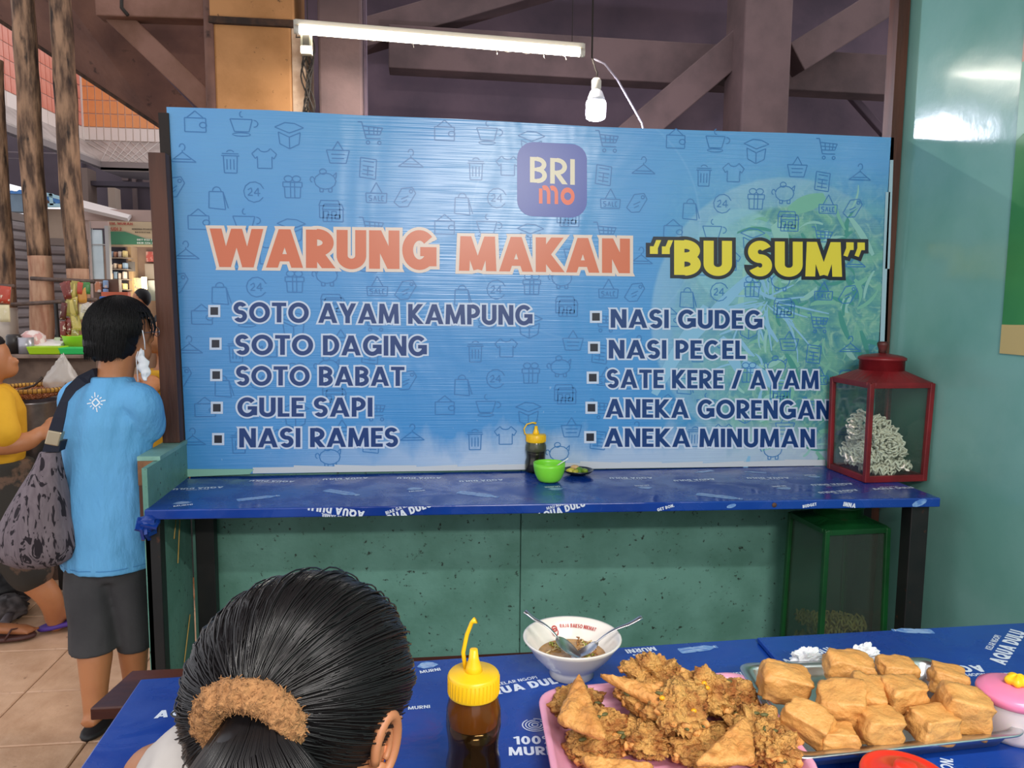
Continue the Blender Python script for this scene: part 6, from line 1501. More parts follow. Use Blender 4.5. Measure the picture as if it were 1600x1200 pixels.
# food stall wall with things on it
sw1 = thing('stall_ledge', PY(75, 640, 4.35), 'grey brown masonry ledge of the neighbouring food stall', 'ledge')
zt = PY(80, 553, 4.3).z; La = PY(-40, 553, 4.3); Lb = PY(142, 548, 4.3)
build('ledge_wall', MB().box((La.x, 4.36, 0), (Lb.x, 4.60 - .1, zt - .02)), mat('grimy_plaster', '#7d685b', .85, col2='#57463d', nscale=7, bump=.4), sw1)
bevel(build('ledge_top', MB().box((La.x, 4.24, zt - .02), (Lb.x + .01, 4.52, zt)), mat('worn_ledge_top', '#8a7466', .6, col2='#6b574b', nscale=12), sw1), .004)
zl = zt + .001
def on_l(x, Yv): q = PY(x, 540, Yv); return Vector((q.x, Yv, zl))
c = on_l(41, 4.32)
mg = thing('metal_mug', c, 'grey metal mug with handle standing on the stall ledge', 'mug')
build('mug_body', MB().lathe([(0, 0), (.036, 0), (.037, .085), (.034, .085), (.033, .004), (0, .004)], c, 28), mat('dull_aluminium', '#a9a7ad', .35, metal=.5), mg)
build('handle', MB().tube([c + Vector((-.036 - .026 * math.sin(t), 0, .045 + .03 * math.cos(t))) for t in [pi * i / 8 for i in range(9)]], .004, 6), mat('dull_aluminium', '#a9a7ad', .35, metal=.5), mg)
c = on_l(22, 4.33); tag(build('dark_jar', MB().lathe([(0, 0), (.035, 0), (.036, .09), (.028, .1), (0, .1)], c, 24), mat('dark_jar', '#2a2422', .4)), 'dark jar left of the metal mug on the stall ledge', 'jar')
c = on_l(52, 4.40); tag(build('plate_stack', MB().lathe([(0, 0), (.05, 0), (.062, .05), (.06, .09), (.03, .115), (0, .12)], c, 28), mat('pink_white_bundle', '#cf9c98', .6, col2='#e0d2cc', nscale=30, nlo=.45, nhi=.55)), 'pink and white wrapped bundle behind the metal mug', 'bundle')
c = on_l(76, 4.40); tag(bevel(build('paper_sheet_stack', MB().obox(c + Vector((0, 0, .045)), (.15, .12, .02), Rx(14)).obox(c + Vector((0, .02, .018)), (.13, .1, .034)), mat('white_paper', '#e6e0dc', .8)), .003), 'white papers lying on the stall ledge behind the lime tray', 'paper')
c = on_l(76, 4.30); tag(bevel(build('lime_tray', MB().add([], []) .hexa([c + Vector(v) for v in ((-.075, -.05, 0), (.075, -.05, 0), (.085, -.06, .04), (-.085, -.06, .04), (-.075, .03, 0), (.075, .03, 0), (.085, .04, .04), (-.085, .04, .04))]), mat('lime_tray_plastic', '#a4cf1e', .4)), .004), 'lime yellow plastic tray at the front of the stall ledge', 'tray')
c = on_l(121, 4.30); gt = tag(bevel(build('green_tray', MB().hexa([c + Vector(v) for v in ((-.065, -.05, 0), (.055, -.05, 0), (.068, -.06, .035), (-.075, -.06, .035), (-.065, .03, 0), (.055, .03, 0), (.068, .04, .035), (-.075, .04, .035))]), mat('bright_green_plastic', '#2fc464', .4)), .004), 'bright green plastic tray right of the lime tray', 'tray')
c = on_l(121, 4.44); tag(build('lime_basket', MB().lathe([(0, 0), (.055, 0), (.072, .085), (.075, .09), (.07, .09), (.053, .006), (0, .006)], c, 28), mat('lime_basket_plastic', '#97d62e', .4)), 'lime green plastic bowl behind the bright green tray', 'bowl')
c = on_l(109, 4.42) + Vector((0, .05, .07)); c.z = zl; tag(build('orange_tub', MB().lathe([(0, 0), (.03, 0), (.036, .125), (.032, .125), (.028, .004), (0, .004)], Vector((c.x - .012, 4.47, zl)), 24), mat('orange_plastic', '#e8862a', .4)), 'orange plastic tub behind the lime bowl', 'tub')
c = on_l(93, 4.45); tag(build('clear_jar', MB().lathe([(0, 0), (.028, 0), (.03, .07), (.024, .08), (0, .08)], Vector((c.x, 4.46, zl)), 24), mat('pale_green_jar', '#b9c8a4', .3)), 'pale greenish jar left of the orange tub', 'jar')
# cooking pot with basket
pcn = PY(50, 665, 3.98); pr_ = .105; ztop = PY(50, 622, 3.98).z
pt = thing('cooking_pot', (pcn.x, 3.98, ztop - .30), 'dull aluminium cooking pot under the woven basket', 'pot')
M_al = mat('scratched_aluminium', '#9a969a', .35, metal=.7, col2='#7f7b80', nscale=14)
build('pot_body', MB().lathe([(0, -.30), (.115, -.30), (.125, -.28), (.125, -.02), (.13, -.01), (.122, -.01), (.118, -.28), (0, -.28)], (pcn.x, 3.98, ztop), 36), M_al, pt)
sd_ = thing('stove_stand', (pcn.x, 3.98, 0), 'dark stand the cooking pot is on', 'stand'); zb_ = ztop - .302
build('top_board', MB().box((pcn.x - .35, 3.82, zb_ - .03), (pcn.x + .3, 4.2, zb_)), mat('sooty_board', '#2b2420', .8), sd_)
for x in (-.32, .27):
    for y in (3.85, 4.16): build('leg', MB().box((pcn.x + x - .02, y - .02, 0), (pcn.x + x + .02, y + .02, zb_ - .03)), mat('sooty_board', '#2b2420', .8), sd_)
bk_ = thing('woven_basket', (pcn.x - .01, 3.96, ztop), 'shallow round woven bamboo basket resting on the pot', 'basket')
bc_ = Vector((PY(52, 612, 3.96).x, 3.96, ztop)); M_bam = mat('bamboo', '#c9983f', .6, col2='#a6742c', nscale=30); M_bam2 = mat('reddish_bamboo', '#c07a4c', .6, col2='#9a5a38', nscale=60)
mb = MB()
for k in range(26):
    t = -1 + 2 * (k + .5) / 26
    for ax in (0, 1):
        pts = []
        for i in range(11):
            s = -1 + 2 * i / 10; lim = math.sqrt(max(0, 1 - t * t)); u, v = (t * .165, s * lim * .165) if ax else (s * lim * .165, t * .165)
            pts.append(bc_ + Vector((u, v, .045 * ((u * u + v * v) / .165 ** 2) + .0025 * (1 if (i + k + ax) % 2 else -1))))
        mb.tube(pts, .0045, 4, flat=.4)
build('woven_base', mb, M_bam2, bk_)['kind'] = 'stuff'
build('rim', MB().tube([bc_ + Vector((math.cos(t) * .168, math.sin(t) * .168, .052)) for t in [2 * pi * i / 48 for i in range(48)]], .011, 10, closed=True), M_bam, bk_)
mb = MB()
for k in range(60): 
    t = 2 * pi * k / 60; cc = bc_ + Vector((math.cos(t) * .168, math.sin(t) * .168, .052)); e1 = Vector((math.cos(t), math.sin(t), 0)); mb.tube([cc + (e1 * math.cos(a) + Vector((0, 0, 1)) * math.sin(a)) * .0125 for a in [2 * pi * i / 8 for i in range(8)]], .0022, 4, closed=True)
build('rim_binding', mb, mat('dark_cane', '#6d4a20', .6), bk_)['kind'] = 'stuff'
tag(build('wooden_ladle', MB().tube([bc_ + Vector((.055, -.02, .105)), bc_ + Vector((.03, -.05, .07)), bc_ + Vector((-.02, -.09, .05))], [.008, .005, .008], 8), mat('dark_spoon_wood', '#2e1c12', .5)), 'dark ladle lying across the woven basket', 'ladle')
def bagf(p, d): return Vector((p.x * (1 - .72 * max(0, d.z) ** .8), p.y * (1 - .7 * max(0, d.z) ** .8), p.z)) * (1 + .16 * noise.noise(d * 4))
tag(build('plastic_bag', MB().ell(PY(97, 592, 4.14), (.085, .06, .125), Ry(4), 40, 26, fn=bagf), M_bagp), 'clear plastic bag with knotted top between basket and ledge', 'bag')
q = PY(97, 600, 4.14); tag(build('metal_tray', MB().box((q.x - .13, 4.02, q.z - .125), (q.x + .22, 4.22, q.z - .105)), M_al), 'flat metal tray the plastic bag stands on', 'tray')
tag(build('small_stand', MB().box((q.x - .10, 4.205, 0), (q.x + .2, 4.235, q.z - .126)), mat('sooty_board', '#2b2420', .8)), 'dark board standing under the metal tray', 'stand')
mb = MB()
# clutter on the ground by the stall
def lump(x, y, s, seed, m_, label, name='refuse_bundle', cat='bundle'):
    c = PZ(x, y, 0); c.z = s[2] * .75
    o = build(name, MB().ell(c, s, Rz(seed * 37), 30, 18, fn=lambda p, d: Vector((p.x, p.y, max(p.z, -s[2] * .75))) * (1 + .35 * noise.noise(d * 3 + Vector((seed, 0, 0))) + .12 * noise.noise(d * 9))), m_); return tag(o, label, cat)
M_cl = mat('dark_grey_sack', '#3a3536', .8, col2='#5f5655', nscale=14); M_cl2 = mat('black_sack', '#1b191b', .6)
lump(8, 935, (.16, .14, .09), 1, M_cl2, 'black bundle on the ground at the left edge')
lump(35, 930, (.12, .10, .07), 2, M_cl, 'grey bundle on the ground right of the black one')
lump(12, 962, (.13, .09, .05), 3, M_cl, 'low grey cloth heap nearest to the tiled floor edge')
lump(42, 905, (.12, .12, .10), 4, M_cl2, 'black bundle behind the grey ones beside the walking leg')
tag(build('grey_pipe', MB().tube([PZ(-20, 985, .03), PZ(5, 975, .03), PZ(16, 960, .04)], .02, 10), mat('grey_pvc', '#6b6468', .5)), 'short bent grey pipe on the ground at the left edge', 'pipe')
tag(build('dark_mat', MB().slab([PZ(-80, 1000, .002), PZ(-2, 978, .002), PZ(112, 880, .002), PZ(20, 870, .002)], (0, 0, .008)), mat('dark_ground_mat', '#4a4042', .9, col2='#2a2526', nscale=20)), 'dark flat mat on the ground by the stall', 'mat')

# roller shutters and building behind
M_sh = mat('grey_shutter', '#7f7370', .6, col2='#6d6260', nscale=3)
def shutter(x0, y0_, x1, y1_, Yv, lean, label):
    a = PY(x0, y0_, Yv + lean); b = PY(x1, y0_, Yv); o = thing('roller_shutter', (a.x, Yv, 0), label, 'shutter'); z0 = 0.0; z1 = a.z; n = int((z1 - .05) / .078)
    a = Vector((a.x, a.y, 0)); b = Vector((b.x, b.y, 0)); nrm = (b - a).cross(Vector((0, 0, 1))).normalized()
    me = None
    build('backing', MB().slab([a, b, b + Vector((0, 0, z1)), a + Vector((0, 0, z1))], nrm * -.015), mat('shutter_shadow_gap', '#4f4644', .8), o)  # panel added behind the slats so no sky shines through the gaps
    for k in range(n):
        z = z1 - .078 * (k + 1)
        if z < .9: 
            build('lower_leaf', MB().slab([a + Vector((0, 0, 0)), b, b + Vector((0, 0, z + .078)), a + Vector((0, 0, z + .078))], nrm * -.02), M_sh, o); break
        mb = MB(); pr = [(0, 0), (.012, .008), (.016, .035), (.012, .062), (0, .07)]; vs = []
        for p in (a, b): vs += [p + nrm * q0 + Vector((0, 0, z + q1)) for q0, q1 in pr]
        mb.add(vs, [(i, i + 1, i + 6, i + 5) for i in range(4)] + [(4, 0, 5, 9), (0, 4, 3, 2, 1), (5, 6, 7, 8, 9)]); build('slat', mb, M_sh, o)
    build('top_box', MB().slab([a + Vector((0, 0, z1 - .03)), b + Vector((0, 0, z1 - .03)), b + Vector((0, 0, z1 + .06)), a + Vector((0, 0, z1 + .06))], nrm * -.06), mat('shutter_box', '#75675f', .7), o)
    return o
shutter(-60, 330, 56, 336, 7.0, -.9, 'grey roller shutter at the left, behind the left log pole')
shutter(62, 382, 138, 386, 7.2, -.2, 'grey roller shutter between the two log poles')
def wallbox(name, x0, y0_, x1, y1_, Yv, dep, m_, label, cat, ground=True):
    a, b = PY(x0, y0_, Yv), PY(x1, y1_, Yv); z0 = 0 if ground else b.z
    return tag(build(name, MB().box((a.x, Yv, z0), (b.x, Yv + dep, a.z)), m_), label, cat)
wallbox('shop_wall', 60, 326, 112, 384, 7.3, .12, mat('beige_board', '#a8927f', .8, col2='#988270', nscale=2), 'beige wall board above the middle roller shutter', 'wall', False)
o = thing('shop_lintel', PY(20, 320, 6.9), 'blue grey wall band with ragged blue top above the left shutter', 'wall')
a, b = PY(-60, 270, 7.05), PY(50, 331, 7.05)
mb = MB(); 
build('band', MB().box((a.x, 7.05, b.z), (b.x, 7.2, PY(0, 298, 7.05).z)), mat('blue_grey_paint', '#6f8190', .7, col2='#5b6d7c', nscale=3), o)
xs = [-60 + 6 * k for k in range(19)]; rr = random.Random(9); ptsl = [PY(x, 290 + (x + 60) * .10 + rr.uniform(-4, 4), 7.04) for x in xs]
mb = MB()
for k in range(len(xs) - 1): p, q = ptsl[k], ptsl[k + 1]; mb.slab([(p.x, 7.04, p.z), (q.x, 7.04, q.z), (q.x, 7.04, PY(0, 302, 7.04).z), (p.x, 7.04, PY(0, 302, 7.04).z)], (0, .03, 0))
build('ragged_blue_sheet', mb, mat('torn_blue_sheet', '#3f76b4', .6), o)
o = thing('blue_roof_edge', PY(90, 320, 7.2), 'light blue framed gable with ragged dark blue top between the log poles', 'roof')
for A_, B_ in (((60, 321), (112, 321)), ((80, 303), (82, 321)), ((66, 302), (108, 313))): build('frame_bar', MB().beam(PY(*A_, 7.2), PY(*B_, 7.2), .03, .03), mat('light_blue_metal', '#9fc4cf', .5), o)
build('brick_infill', MB().slab([PY(60, 321, 7.22), PY(112, 321, 7.22), PY(112, 314, 7.22), PY(62, 301, 7.22)], (0, .03, 0)), mat('brown_infill', '#8d6a58', .8), o)
ptsl = [PY(62 + 5 * k, 298 + 1.6 * k + (k % 2) * 3, 7.19) for k in range(11)]; mb = MB()
for k in range(10): p, q = ptsl[k], ptsl[k + 1]; mb.slab([(p.x, 7.19, p.z), (q.x, 7.19, q.z), (q.x, 7.19, q.z - .05), (p.x, 7.19, p.z - .05)], (0, .03, 0))
build('ragged_blue_sheet', mb, mat('torn_blue_sheet', '#3f76b4', .6), o)
# white awning edge
o = thing('white_awning', PY(165, 325, 8.0), 'white sheet awning edge sloping down to the right over the far shop', 'awning')
build('awning_sheet', MB().slab([PY(128, 318, 8.0), PY(203, 336, 8.0), PY(199, 341, 7.8), PY(128, 324, 7.8)], (0, .02, -.03)), mat('white_sheet_metal', '#d6cdc8', .5), o)
build('awning_sheet', MB().slab([PY(130, 313, 8.3), PY(210, 334, 8.3), PY(203, 337, 8.0), PY(128, 318, 8.0)], (0, .02, -.02)), mat('white_sheet_metal', '#d6cdc8', .5), o)
build('support_board', MB().box((PY(128, 340, 8.1).x, 8.1, PY(128, 344, 8.1).z), (PY(240, 340, 8.1).x, 8.16, PY(128, 326, 8.1).z)), mat('pinkish_board', '#b39a90', .8), o)
for x in (131, 246): a = PY(x, 340, 8.12); build('support_post', MB().box((a.x - .03, 8.12, 0), (a.x + .03, 8.18, a.z)), mat('pinkish_board', '#b39a90', .8), o)
# far shop with green sign
def flat(name, x0, y0_, x1, y1_, Yv, m_, parent, dep=.03):
    a, b = PY(x0, y0_, Yv), PY(x1, y1_, Yv); return build(name, MB().box((a.x, Yv, b.z), (b.x, Yv + dep, a.z)), m_, parent)
fs_ = thing('far_shop', (PY(200, 500, 9.4).x, 9.4, 0), 'distant open shop front with shelves, cream pillar and lit interior', 'shop')
a, b = PY(126, 385, 9.6), PY(262, 385, 9.6)
build('back_wall', MB().box((a.x, 9.6, 0), (b.x, 9.7, PY(200, 385, 9.6).z)), mat('shop_interior', '#8c7263', .8, col2='#a58873', nscale=3), fs_)
flat('pale_pillar', 199, 385, 212, 560, 9.3, mat('cream_pillar', '#b99a78', .7), fs_, .2)
flat('wall_poster', 228, 393, 240, 409, 9.55, mat('red_notice', '#c4605c', .7, col2='#d8a8a0', nscale=20, nlo=.5, nhi=.6), fs_)
flat('grey_shutter_panel', 226, 412, 246, 436, 9.5, mat('grey_panel', '#a59a94', .6), fs_)
flat('glass_cabinet', 231, 438, 250, 470, 9.3, mat('cabinet_glass', '#5a5f5c', .2), fs_, .2)
flat('meter_box', 200, 409, 210, 424, 9.28, mat('grey_meter', '#6f6a68', .5), fs_)
flat('yellow_price_board', 203, 434, 224, 456, 9.35, mat('cream_board', '#d9c59a', .6, col2='#8a8a98', nscale=40, nlo=.5, nhi=.6), fs_)
build('lit_tube', MB().tube([PY(225, 433, 9.3), PY(226, 452, 9.3)], .03, 10), mat('shop_lamp_glow', '#ffffff', .5, emit=('#ffe9a8', 7)), fs_)
light('far_shop_light', 'POINT', PY(218, 440, 9.0), 9, (1, .88, .65), radius=.1)
sg = thing('shop_sign', PY(202, 385, 9.2), 'cream and green banner sign with red lettering over the far shop', 'sign')
flat('cream_sheet', 168, 345, 244, 386, 9.2, mat('cream_sign', '#b8a486', .6), sg, .02)
mb = MB(); top_ = [(168, 362), (195, 362), (210, 367), (228, 373), (244, 375)]
for k in range(4): x0, y0_ = top_[k]; x1, y1_ = top_[k + 1]; mb.slab([PY(x0, 382, 9.195), PY(x1, 382, 9.195), PY(x1, y1_, 9.195), PY(x0, y0_, 9.195)], (0, .004, 0))
build('green_field', mb, mat('sign_green', '#3f7a5c', .6), sg)
def sign_text(txt, x0, y0_, x1, cap, m_, nm):
    W = text_width(txt, .22, .1); mb = MB(); A_ = PY(x0, y0_, 9.188); B_ = PY(x1, y0_, 9.188); h = (PY(x0, y0_ - cap, 9.188) - A_).z
    for p in text_polys(txt, .22, .1, seg=3)[0]: mb.add([(A_.x + (B_.x - A_.x) * u / W, 9.188, A_.z + h * v) for u, v in p], [tuple(range(len(p)))])
    build(nm, mb, m_, sg)
mr = mat('sign_red', '#a8443a', .6); mw = mat('sign_white', '#d6ded6', .6); mk = mat('sign_dark', '#4a4034', .6)
sign_text('RM. MURAH', 170, 351, 207, 4, mr, 'red_lettering'); sign_text('RUDI 2', 170, 360, 190, 5, mr, 'red_lettering'); sign_text('MENERIMA PESANAN', 206, 359, 238, 2.5, mk, 'dark_lettering'); sign_text('NASI KOTAK', 211, 364, 235, 2.5, mk, 'dark_lettering')
sign_text('0877 8122 345', 214, 376, 243, 3, mw, 'white_lettering'); sign_text('0838 7215 211', 214, 381, 243, 3, mw, 'white_lettering')
for nm, x0, y0_, x1, y1_, Yv, m_, lb in (('shop_door', 140, 357, 165, 440, 9.0, mat('milky_glass_door', '#cfdde0', .3, col2='#b8c8cc', nscale=3), 'white framed milky glass door left of the green sign'),):
    o = thing('glass_door', PY(x0, y1_, Yv), lb, 'door'); flat('pane', x0 + 2, y0_ + 2, x1 - 2, y1_, Yv, m_, o, .02)
    for q in ((x0 - 4, y0_ - 12, x0 + 2), (x1 - 1, y0_ - 4, x1 + 5)): a, b = PY(q[0], q[1], Yv), PY(q[2], q[1], Yv); build('frame', MB().box((a.x, Yv - .02, 0), (b.x, Yv + .04, a.z)), mat('aluminium_frame', '#a39f9c', .5, metal=.3), o)
    flat('mid_rail', x0, 381, x1, 383, Yv - .01, mat('aluminium_frame', '#a39f9c', .5), o, .03); flat('header', x0, 340, x1 + 4, 357, Yv - .015, mat('pinkish_board', '#b39a90', .8), o, .04)
# shelves with goods
shf = thing('display_shelf', PY(185, 470, 9.25), 'dark display shelf full of wrapped goods in the far shop', 'shelf'); 
flat('back_panel', 170, 386, 199, 475, 9.28, mat('dark_shelf', '#33303a', .7), shf)
for y in (402, 420, 436, 452, 468): flat('shelf_board', 170, y, 199, y + 1.5, 9.13, mat('shelf_edge', '#8d8078', .6), shf, .15)
rr = random.Random(12); cols = ['#c9a07a', '#d8c4b0', '#b5836a', '#c8b8b0', '#e0c98a', '#8aa0b8']; cn = ['tan', 'cream', 'brown', 'grey', 'yellow', 'blue grey']
for r, yb in enumerate((402, 420, 436, 452, 468)):
    for k, x in enumerate((171, 177, 184, 191)):
        h = rr.uniform(7, 12); w_ = rr.uniform(4, 6); a, b = PY(x, yb - h, 9.15), PY(x + w_, yb, 9.15); ci = rr.randrange(6)
        tag(bevel(build('goods_packet', MB().box((a.x, 9.15, b.z + .001), (b.x, 9.23, a.z)), mat('goods_' + 'abcdef'[ci], cols[ci], .6)), .006), '%s packet, %s on the %s board of the far shop shelf' % (cn[ci], ('leftmost', 'second from left', 'third from left', 'rightmost')[k], ('top', 'second', 'middle', 'fourth', 'lowest')[r]), 'packet', 'wrapped goods on the far shop shelf')
# snack packs and blue/orange chairs at the shop
for x0, y0_, x1, y1_, col, nm, lb, ct_ in ((147, 440, 158, 457, '#c9825a', 'snack_pack', 'orange brown snack pack under the glass door', 'snack packet'), (160, 438, 167, 450, '#8fb2d8', 'snack_pack', 'upper light blue pack right of the orange brown one', 'snack packet'), (160, 451, 167, 462, '#7da4d6', 'snack_pack', 'lower light blue pack right of the orange brown one', 'snack packet')):
    a, b = PY(x0, y0_, 8.6), PY(x1, y1_, 8.6); tag(bevel(build(nm, MB().box((a.x, 8.6, b.z), (b.x, 8.66, a.z)), mat(nm + col[1:3], col, .5, col2='#d8d0c8', nscale=20, nlo=.5, nhi=.6)), .01), lb, ct_)
a = PY(148, 462, 8.65); tag(build('display_stand', MB().box((a.x - .1, 8.67, 0), (a.x + .24, 8.75, PY(148, 436, 8.65).z)), mat('brown_stand', '#6d5648', .7)), 'brown stand the snack packs hang on', 'stand')
for x, col, lb in ((158, '#2f6fc4', 'blue plastic chair back left of the aluminium frame'), (175, '#2f6fc4', 'blue plastic chair back right of the aluminium frame')):
    c = PY(x + 5, 478, 8.3); o = thing('plastic_chair', (c.x, 8.3, 0), lb, 'chair')
    bevel(build('backrest', MB().box((c.x - .05, 8.3, c.z - .2), (c.x + .06, 8.33, PY(x, 463, 8.3).z)), mat('blue_plastic', col, .4), o), .015)
    build('seat', MB().box((c.x - .06, 8.0, .42), (c.x + .07, 8.33, .45)), mat('blue_plastic', col, .4), o)
    for u in (-.05, .05):
        for v in (8.02, 8.31): build('leg', MB().box((c.x + u - .012, v - .012, 0), (c.x + u + .012, v + .012, .42 if v < 8.2 else c.z - .19)), mat('blue_plastic', col, .4), o)
a, b = PY(158, 456, 8.5), PY(200, 466, 8.5)
tag(build('orange_crate', MB().box((a.x, 8.5, b.z), (b.x, 8.58, a.z)), mat('coral_plastic', '#e0704a', .5)), 'coral plastic basket behind the blue chair backs', 'basket')
tag(build('crate_table', MB().box((a.x - .02, 8.48, b.z - .03), (b.x + .02, 8.7, b.z - .001)).box((a.x, 8.6, 0), (a.x + .05, 8.65, b.z - .03)).box((b.x - .05, 8.6, 0), (b.x, 8.65, b.z - .03)), mat('brown_stand', '#6d5648', .7)), 'narrow brown table carrying the coral basket', 'table')
# far person
c = PY(219, 470, 8.2); fp = thing('person', (c.x, 8.2, 0), 'distant person with short dark hair standing in the far shop', 'person')
mb = MB(); mb.ell(c, (.075, .09, .11)); mb.ell(c + Vector((-.05, -.03, -.04)), (.04, .04, .045)); mb.ell(c + Vector((-.08, -.03, -.005)), (.014, .012, .018)); mb.ell(c + Vector((.03, -.08, -.01)), (.014, .01, .025)); limb(mb, [c - Vector((0, 0, .1)), c - Vector((0, 0, .18))], [.05, .06])
mb.loft([ering((c.x, 8.2, c.z - d), rx, .11, 20) for d, rx in ((.9, .15), (.6, .15), (.3, .18), (.22, .16), (.17, .07))])
for s in (-1, 1):
    limb(mb, [(c.x + .17 * s, 8.2, c.z - .26), (c.x + .2 * s, 8.18, c.z - .5), (c.x + .18 * s, 8.08, c.z - .72)], [.05, .042, .03]); hand(mb, (c.x + .18 * s, 8.08, c.z - .72), (0, -.5, -1), (-s, 0, 0), (0, -1, 0))
    limb(mb, [(c.x + .08 * s, 8.2, c.z - .85), (c.x + .08 * s, 8.2, .45), (c.x + .08 * s, 8.2, .07)], [.085, .06, .04]); foot(mb, (c.x + .08 * s, 8.2, .085), (0, -1, 0))
remesh(build('body', mb, M_skin, fp), .014, 3)
build('hair', MB().ell(c + Vector((.018, .012, .03)), (.082, .095, .098), None, 20, 14), M_hairm, fp)
remesh(build('shirt', MB().loft([ering((c.x, 8.2, c.z - d), rx, .13, 24) for d, rx in ((.8, .17), (.5, .17), (.28, .20), (.2, .15))]), mat('tan_shirt', '#b08f74', .8), fp), .016, 2)
remesh(build('trousers', MB().loft([ering((c.x, 8.2, z), .16, .12, 20) for z in (c.z - 1.0, c.z - .75)]).loft([ering((c.x + .08, 8.2, z), .085, .09, 16) for z in (.12, c.z - .85)]).loft([ering((c.x - .08, 8.2, z), .085, .09, 16) for z in (.12, c.z - .85)]), M_short, fp), .016, 2)

# dim building under the tiled fascia
db = thing('market_building', (-6.5, 12, 0), 'dim two storey market building behind the far shop', 'building')
M_db = mat('dim_purple_wall', '#5a5059', .9, col2='#4a4049', nscale=1); M_db2 = mat('brown_grey_column', '#77665f', .9)
a, b = PY(-120, 200, 12), PY(262, 200, 12)
build('back_wall', MB().box((PY(128, 200, 12.2).x, 12.2, 0), (b.x, 12.4, 4.6)), M_db, db)
build('upper_wall', MB().slab([PY(-60, 268, 11.4), PY(128, 316, 12.1), PY(128, 180, 12.1), PY(-60, 150, 11.4)], (0, .15, 0)), M_db, db)
flat('column', 127, 262, 140, 345, 11.6, M_db2, db, .3); flat('pale_column', 168, 293, 181, 326, 11.5, mat('pale_brown_plaster', '#9d8a7c', .8), db, .2)  # second column is a paler brown than the first
flat('cross_beam', 128, 282, 240, 292, 11.7, mat('dusky_beam', '#453e48', .9), db, .2); flat('ledge_board', 140, 326, 250, 336, 11.2, mat('dusky_beam', '#453e48', .9), db, .3)
for x0, y0_, x1, y1_ in ((190, 270, 200, 282), (205, 262, 214, 330), (222, 262, 240, 290)): flat('wall_panel', x0, y0_, x1, y1_, 12.1, mat('grey_brown_panel', '#6c5c5c', .9), db, .05)
for x0, y0_, x1, y1_ in ((-40, 236, 128, 240), (-40, 245, 60, 248)): flat('ceiling_batten', x0, y0_, x1, y1_, 11.0, mat('dusky_batten', '#7a6c72', .8), db, .05)

# tiled fascia of the market roof
fa = thing('tiled_fascia', (-6.2, 10.8, 2.4), 'market roof fascia with salmon and orange tiles over a white tile band and grey skirt', 'fascia')
M_to = mat('orange_glazed_tile', '#f2a468', .35, col2='#e89050', nscale=3); M_ts = mat('salmon_glazed_tile', '#ee9f8c', .35, col2='#e38c78', nscale=3); M_tw = mat('white_glazed_tile', '#efe3da', .35)
M_sk = mat('pale_grey_cement', '#b5a9a2', .8, col2='#9f938c', nscale=5); M_lip = mat('grey_cement_lip', '#8f8482', .9)
Kt = PY(128, 198, 10.6)           # corner between the two faces, at the orange/white boundary
zW = Kt.z; BR_ = PY(262, 198, 10.6); dB = Vector((1, 0, 0)); La_ = PY(-40, 119, 8.0); tt_ = (zW - H) / (La_.z - H); La_ = EYE + (La_ - EYE) * tt_; dA = (Vector((La_.x, La_.y, 0)) - Vector((Kt.x, Kt.y, 0))); lenA = dA.length; dA.normalize()
h_t = .165; w_t = .088
def tiles(origin, d, length, nrm, rows, mt, z0, wt, name):
    n = int(length / wt); me = None
    for r in range(rows):
        for k in range(n):
            p = Vector((origin.x, origin.y, z0 + r * h_t)) + d * wt * k
            if me is None:
                g_ = .006; mb = MB().slab([d * g_ + Vector((0, 0, g_)), d * (wt - g_) + Vector((0, 0, g_)), d * (wt - g_) + Vector((0, 0, h_t - g_)), d * g_ + Vector((0, 0, h_t - g_))], nrm * .012)
                me = bpy.data.meshes.new(name); me.from_pydata([tuple(v) for v in mb.v], [], mb.f); me.materials.append(mt)
            o = bpy.data.objects.new(name, me); COL.objects.link(o); o.parent = fa; o.location = p - Vector(fa['_o'])
nB = Vector((0, -1, 0)); nA = dA.cross(Vector((0, 0, 1))).normalized(); nA = nA if nA.y < 0 or nA.x > 0 else -nA
if nA.dot(EYE - Kt) < 0: nA = -nA
lenB = BR_.x - Kt.x
tiles(Kt, dB, lenB, nB, 5, M_to, zW, w_t, 'tile'); tiles(Kt, dB, lenB, nB, 1, M_tw, zW - h_t, w_t, 'white_tile')
tiles(Kt + dA * .02, dA, min(lenA, 3.6), nA, 8, M_ts, zW, .105, 'salmon_tile'); tiles(Kt + dA * .02, dA, min(lenA, 3.6), nA, 1, M_tw, zW - h_t, .21, 'white_tile')
build('backing_wall', MB().slab([(Kt.x, Kt.y, zW - h_t), (BR_.x, Kt.y, zW - h_t), (BR_.x, Kt.y, zW + 1.6), (Kt.x, Kt.y, zW + 1.6)], (0, .12, 0)).slab([Vector((Kt.x, Kt.y, zW - h_t)), Vector((Kt.x, Kt.y, zW - h_t)) + dA * lenA, Vector((Kt.x, Kt.y, zW + 1.6)) + dA * lenA, Vector((Kt.x, Kt.y, zW + 1.6))], -nA * .12), mat('pale_grout', '#d8c8ba', .8), fa)
build('corner_strip', MB().slab([Kt + Vector((-.05, -.02, -.2)), Kt + Vector((.03, -.02, -.2)), Kt + Vector((.03, -.02, 1.5)), Kt + Vector((-.05, -.02, 1.5))], (0, .05, 0)), M_tw, fa)
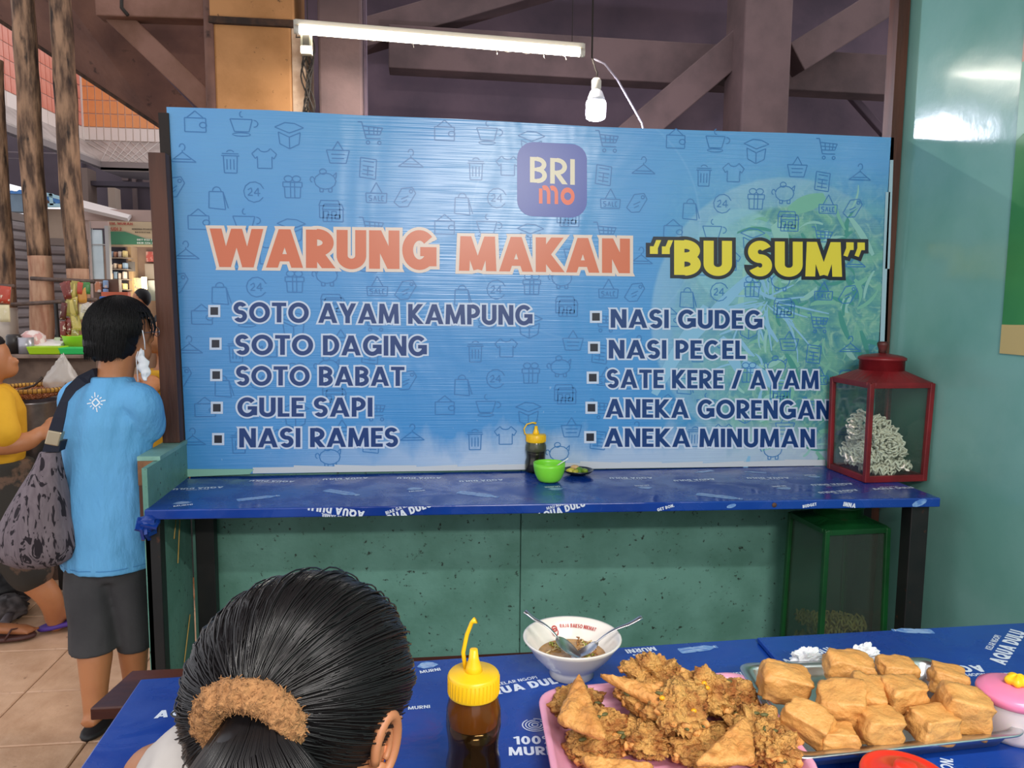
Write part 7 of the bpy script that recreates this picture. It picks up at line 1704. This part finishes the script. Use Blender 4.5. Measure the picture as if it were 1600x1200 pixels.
# flared skirt below
zs0 = zW - h_t; zs1 = zs0 - .30; fl = .42
Kb = Vector((Kt.x, Kt.y, 0)) + nB * fl + (Vector((.25, 0, 0))); 
Bt, Bb = Vector((BR_.x, Kt.y, zs0)), Vector((BR_.x, Kt.y - fl, zs1)); K0 = Vector((Kt.x, Kt.y, zs0)); K1 = PY(157, 252, Kt.y - fl); Bb.z = K1.z; zs1 = K1.z
A0_ = K0 + dA * lenA; A1_ = K1 + dA * lenA
build('skirt_front', MB().slab([K1, Bb, Bt, K0], (0, .06, 0)), M_sk, fa); build('skirt_side', MB().slab([A1_, K1, K0, A0_], (0, .06, .02)), M_sk, fa)
mb = MB()
for k in range(11):
    for s in (0, 1):
        t0, t1 = (k - 2) / 9, (k - 2) / 9 + (.32 if s else -.32); t0c, t1c = t0, t1
        p = K0.lerp(Bt, t0); q = K1.lerp(Bb, t1)
        if 0 <= t0 <= 1 and 0 <= t1 <= 1: mb.tube([p - Vector((0, .004, 0)), q - Vector((0, .004, 0))], .007, 4)
build('diamond_joints', mb, mat('pale_joint', '#cfc4bc', .8), fa)
dn = Vector((0, 0, -.10))
build('lip_front', MB().slab([K1 + dn, Bb + dn, Bb, K1], (0, .10, 0)), M_lip, fa); build('lip_side', MB().slab([A1_ + dn, K1 + dn, K1, A1_], (0.0, .10, 0)), M_lip, fa)
build('soffit', MB().slab([A1_ + dn, K1 + dn, Bb + dn, Bb + dn + Vector((0, 1.4, .05)), A1_ + dn + Vector((0, 3.2, .05))], (0, 0, .03)), M_db, fa)

# brown roof slope over the stall front, upper left
rs = thing('concrete_roof_slope', PY(170, 60, 5.0), 'stained brown sloping concrete underside filling the upper left corner', 'roof')
e0, e1, e2 = PY(-60, -8, 5.8), PY(250, 197, 5.8), PY(340, 200, 5.8)
f0, f1 = PY(-60, -220, 5.0), PY(345, -220, 5.0)
build('slab', MB().slab([e0, e1, e2, f1, f0], (0, .12, .10)), M_concrete, rs)
build('edge_strip', MB().slab([e0 + Vector((0, -.01, -.02)), e1 + Vector((0, -.01, -.02)), e1 + Vector((0, -.01, .01)), e0 + Vector((0, -.01, .01))], (0, .05, 0)), mat('dark_brown_line', '#2c1f18', .9), rs)  # dark brown strip along the lower roof edge
M_bl = mat('pale_brown_beam', '#8a6355', .8, col2='#74503f', nscale=4, bump=.3)  # paler brown than the beams behind the banner
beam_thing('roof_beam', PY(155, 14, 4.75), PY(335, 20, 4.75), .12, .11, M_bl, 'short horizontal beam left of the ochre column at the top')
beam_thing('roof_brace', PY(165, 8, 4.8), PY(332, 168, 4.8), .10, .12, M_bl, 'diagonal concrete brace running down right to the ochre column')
beam_thing('brace_shadow_line', PY(178, 30, 4.95), PY(325, 186, 4.95), .02, .03, M_dark, 'thin dark bar for the shadow line below the diagonal brace at upper left')  # shadow line under the brace, built as a thin dark bar
tag(build('dark_hanging_rod', MB().tube([PY(190, -5, 4.66), PY(190, 12, 4.66), PY(200, 24, 4.66)], .01, 6), wm), 'short dark rod hooked over the horizontal beam at upper left', 'rod')
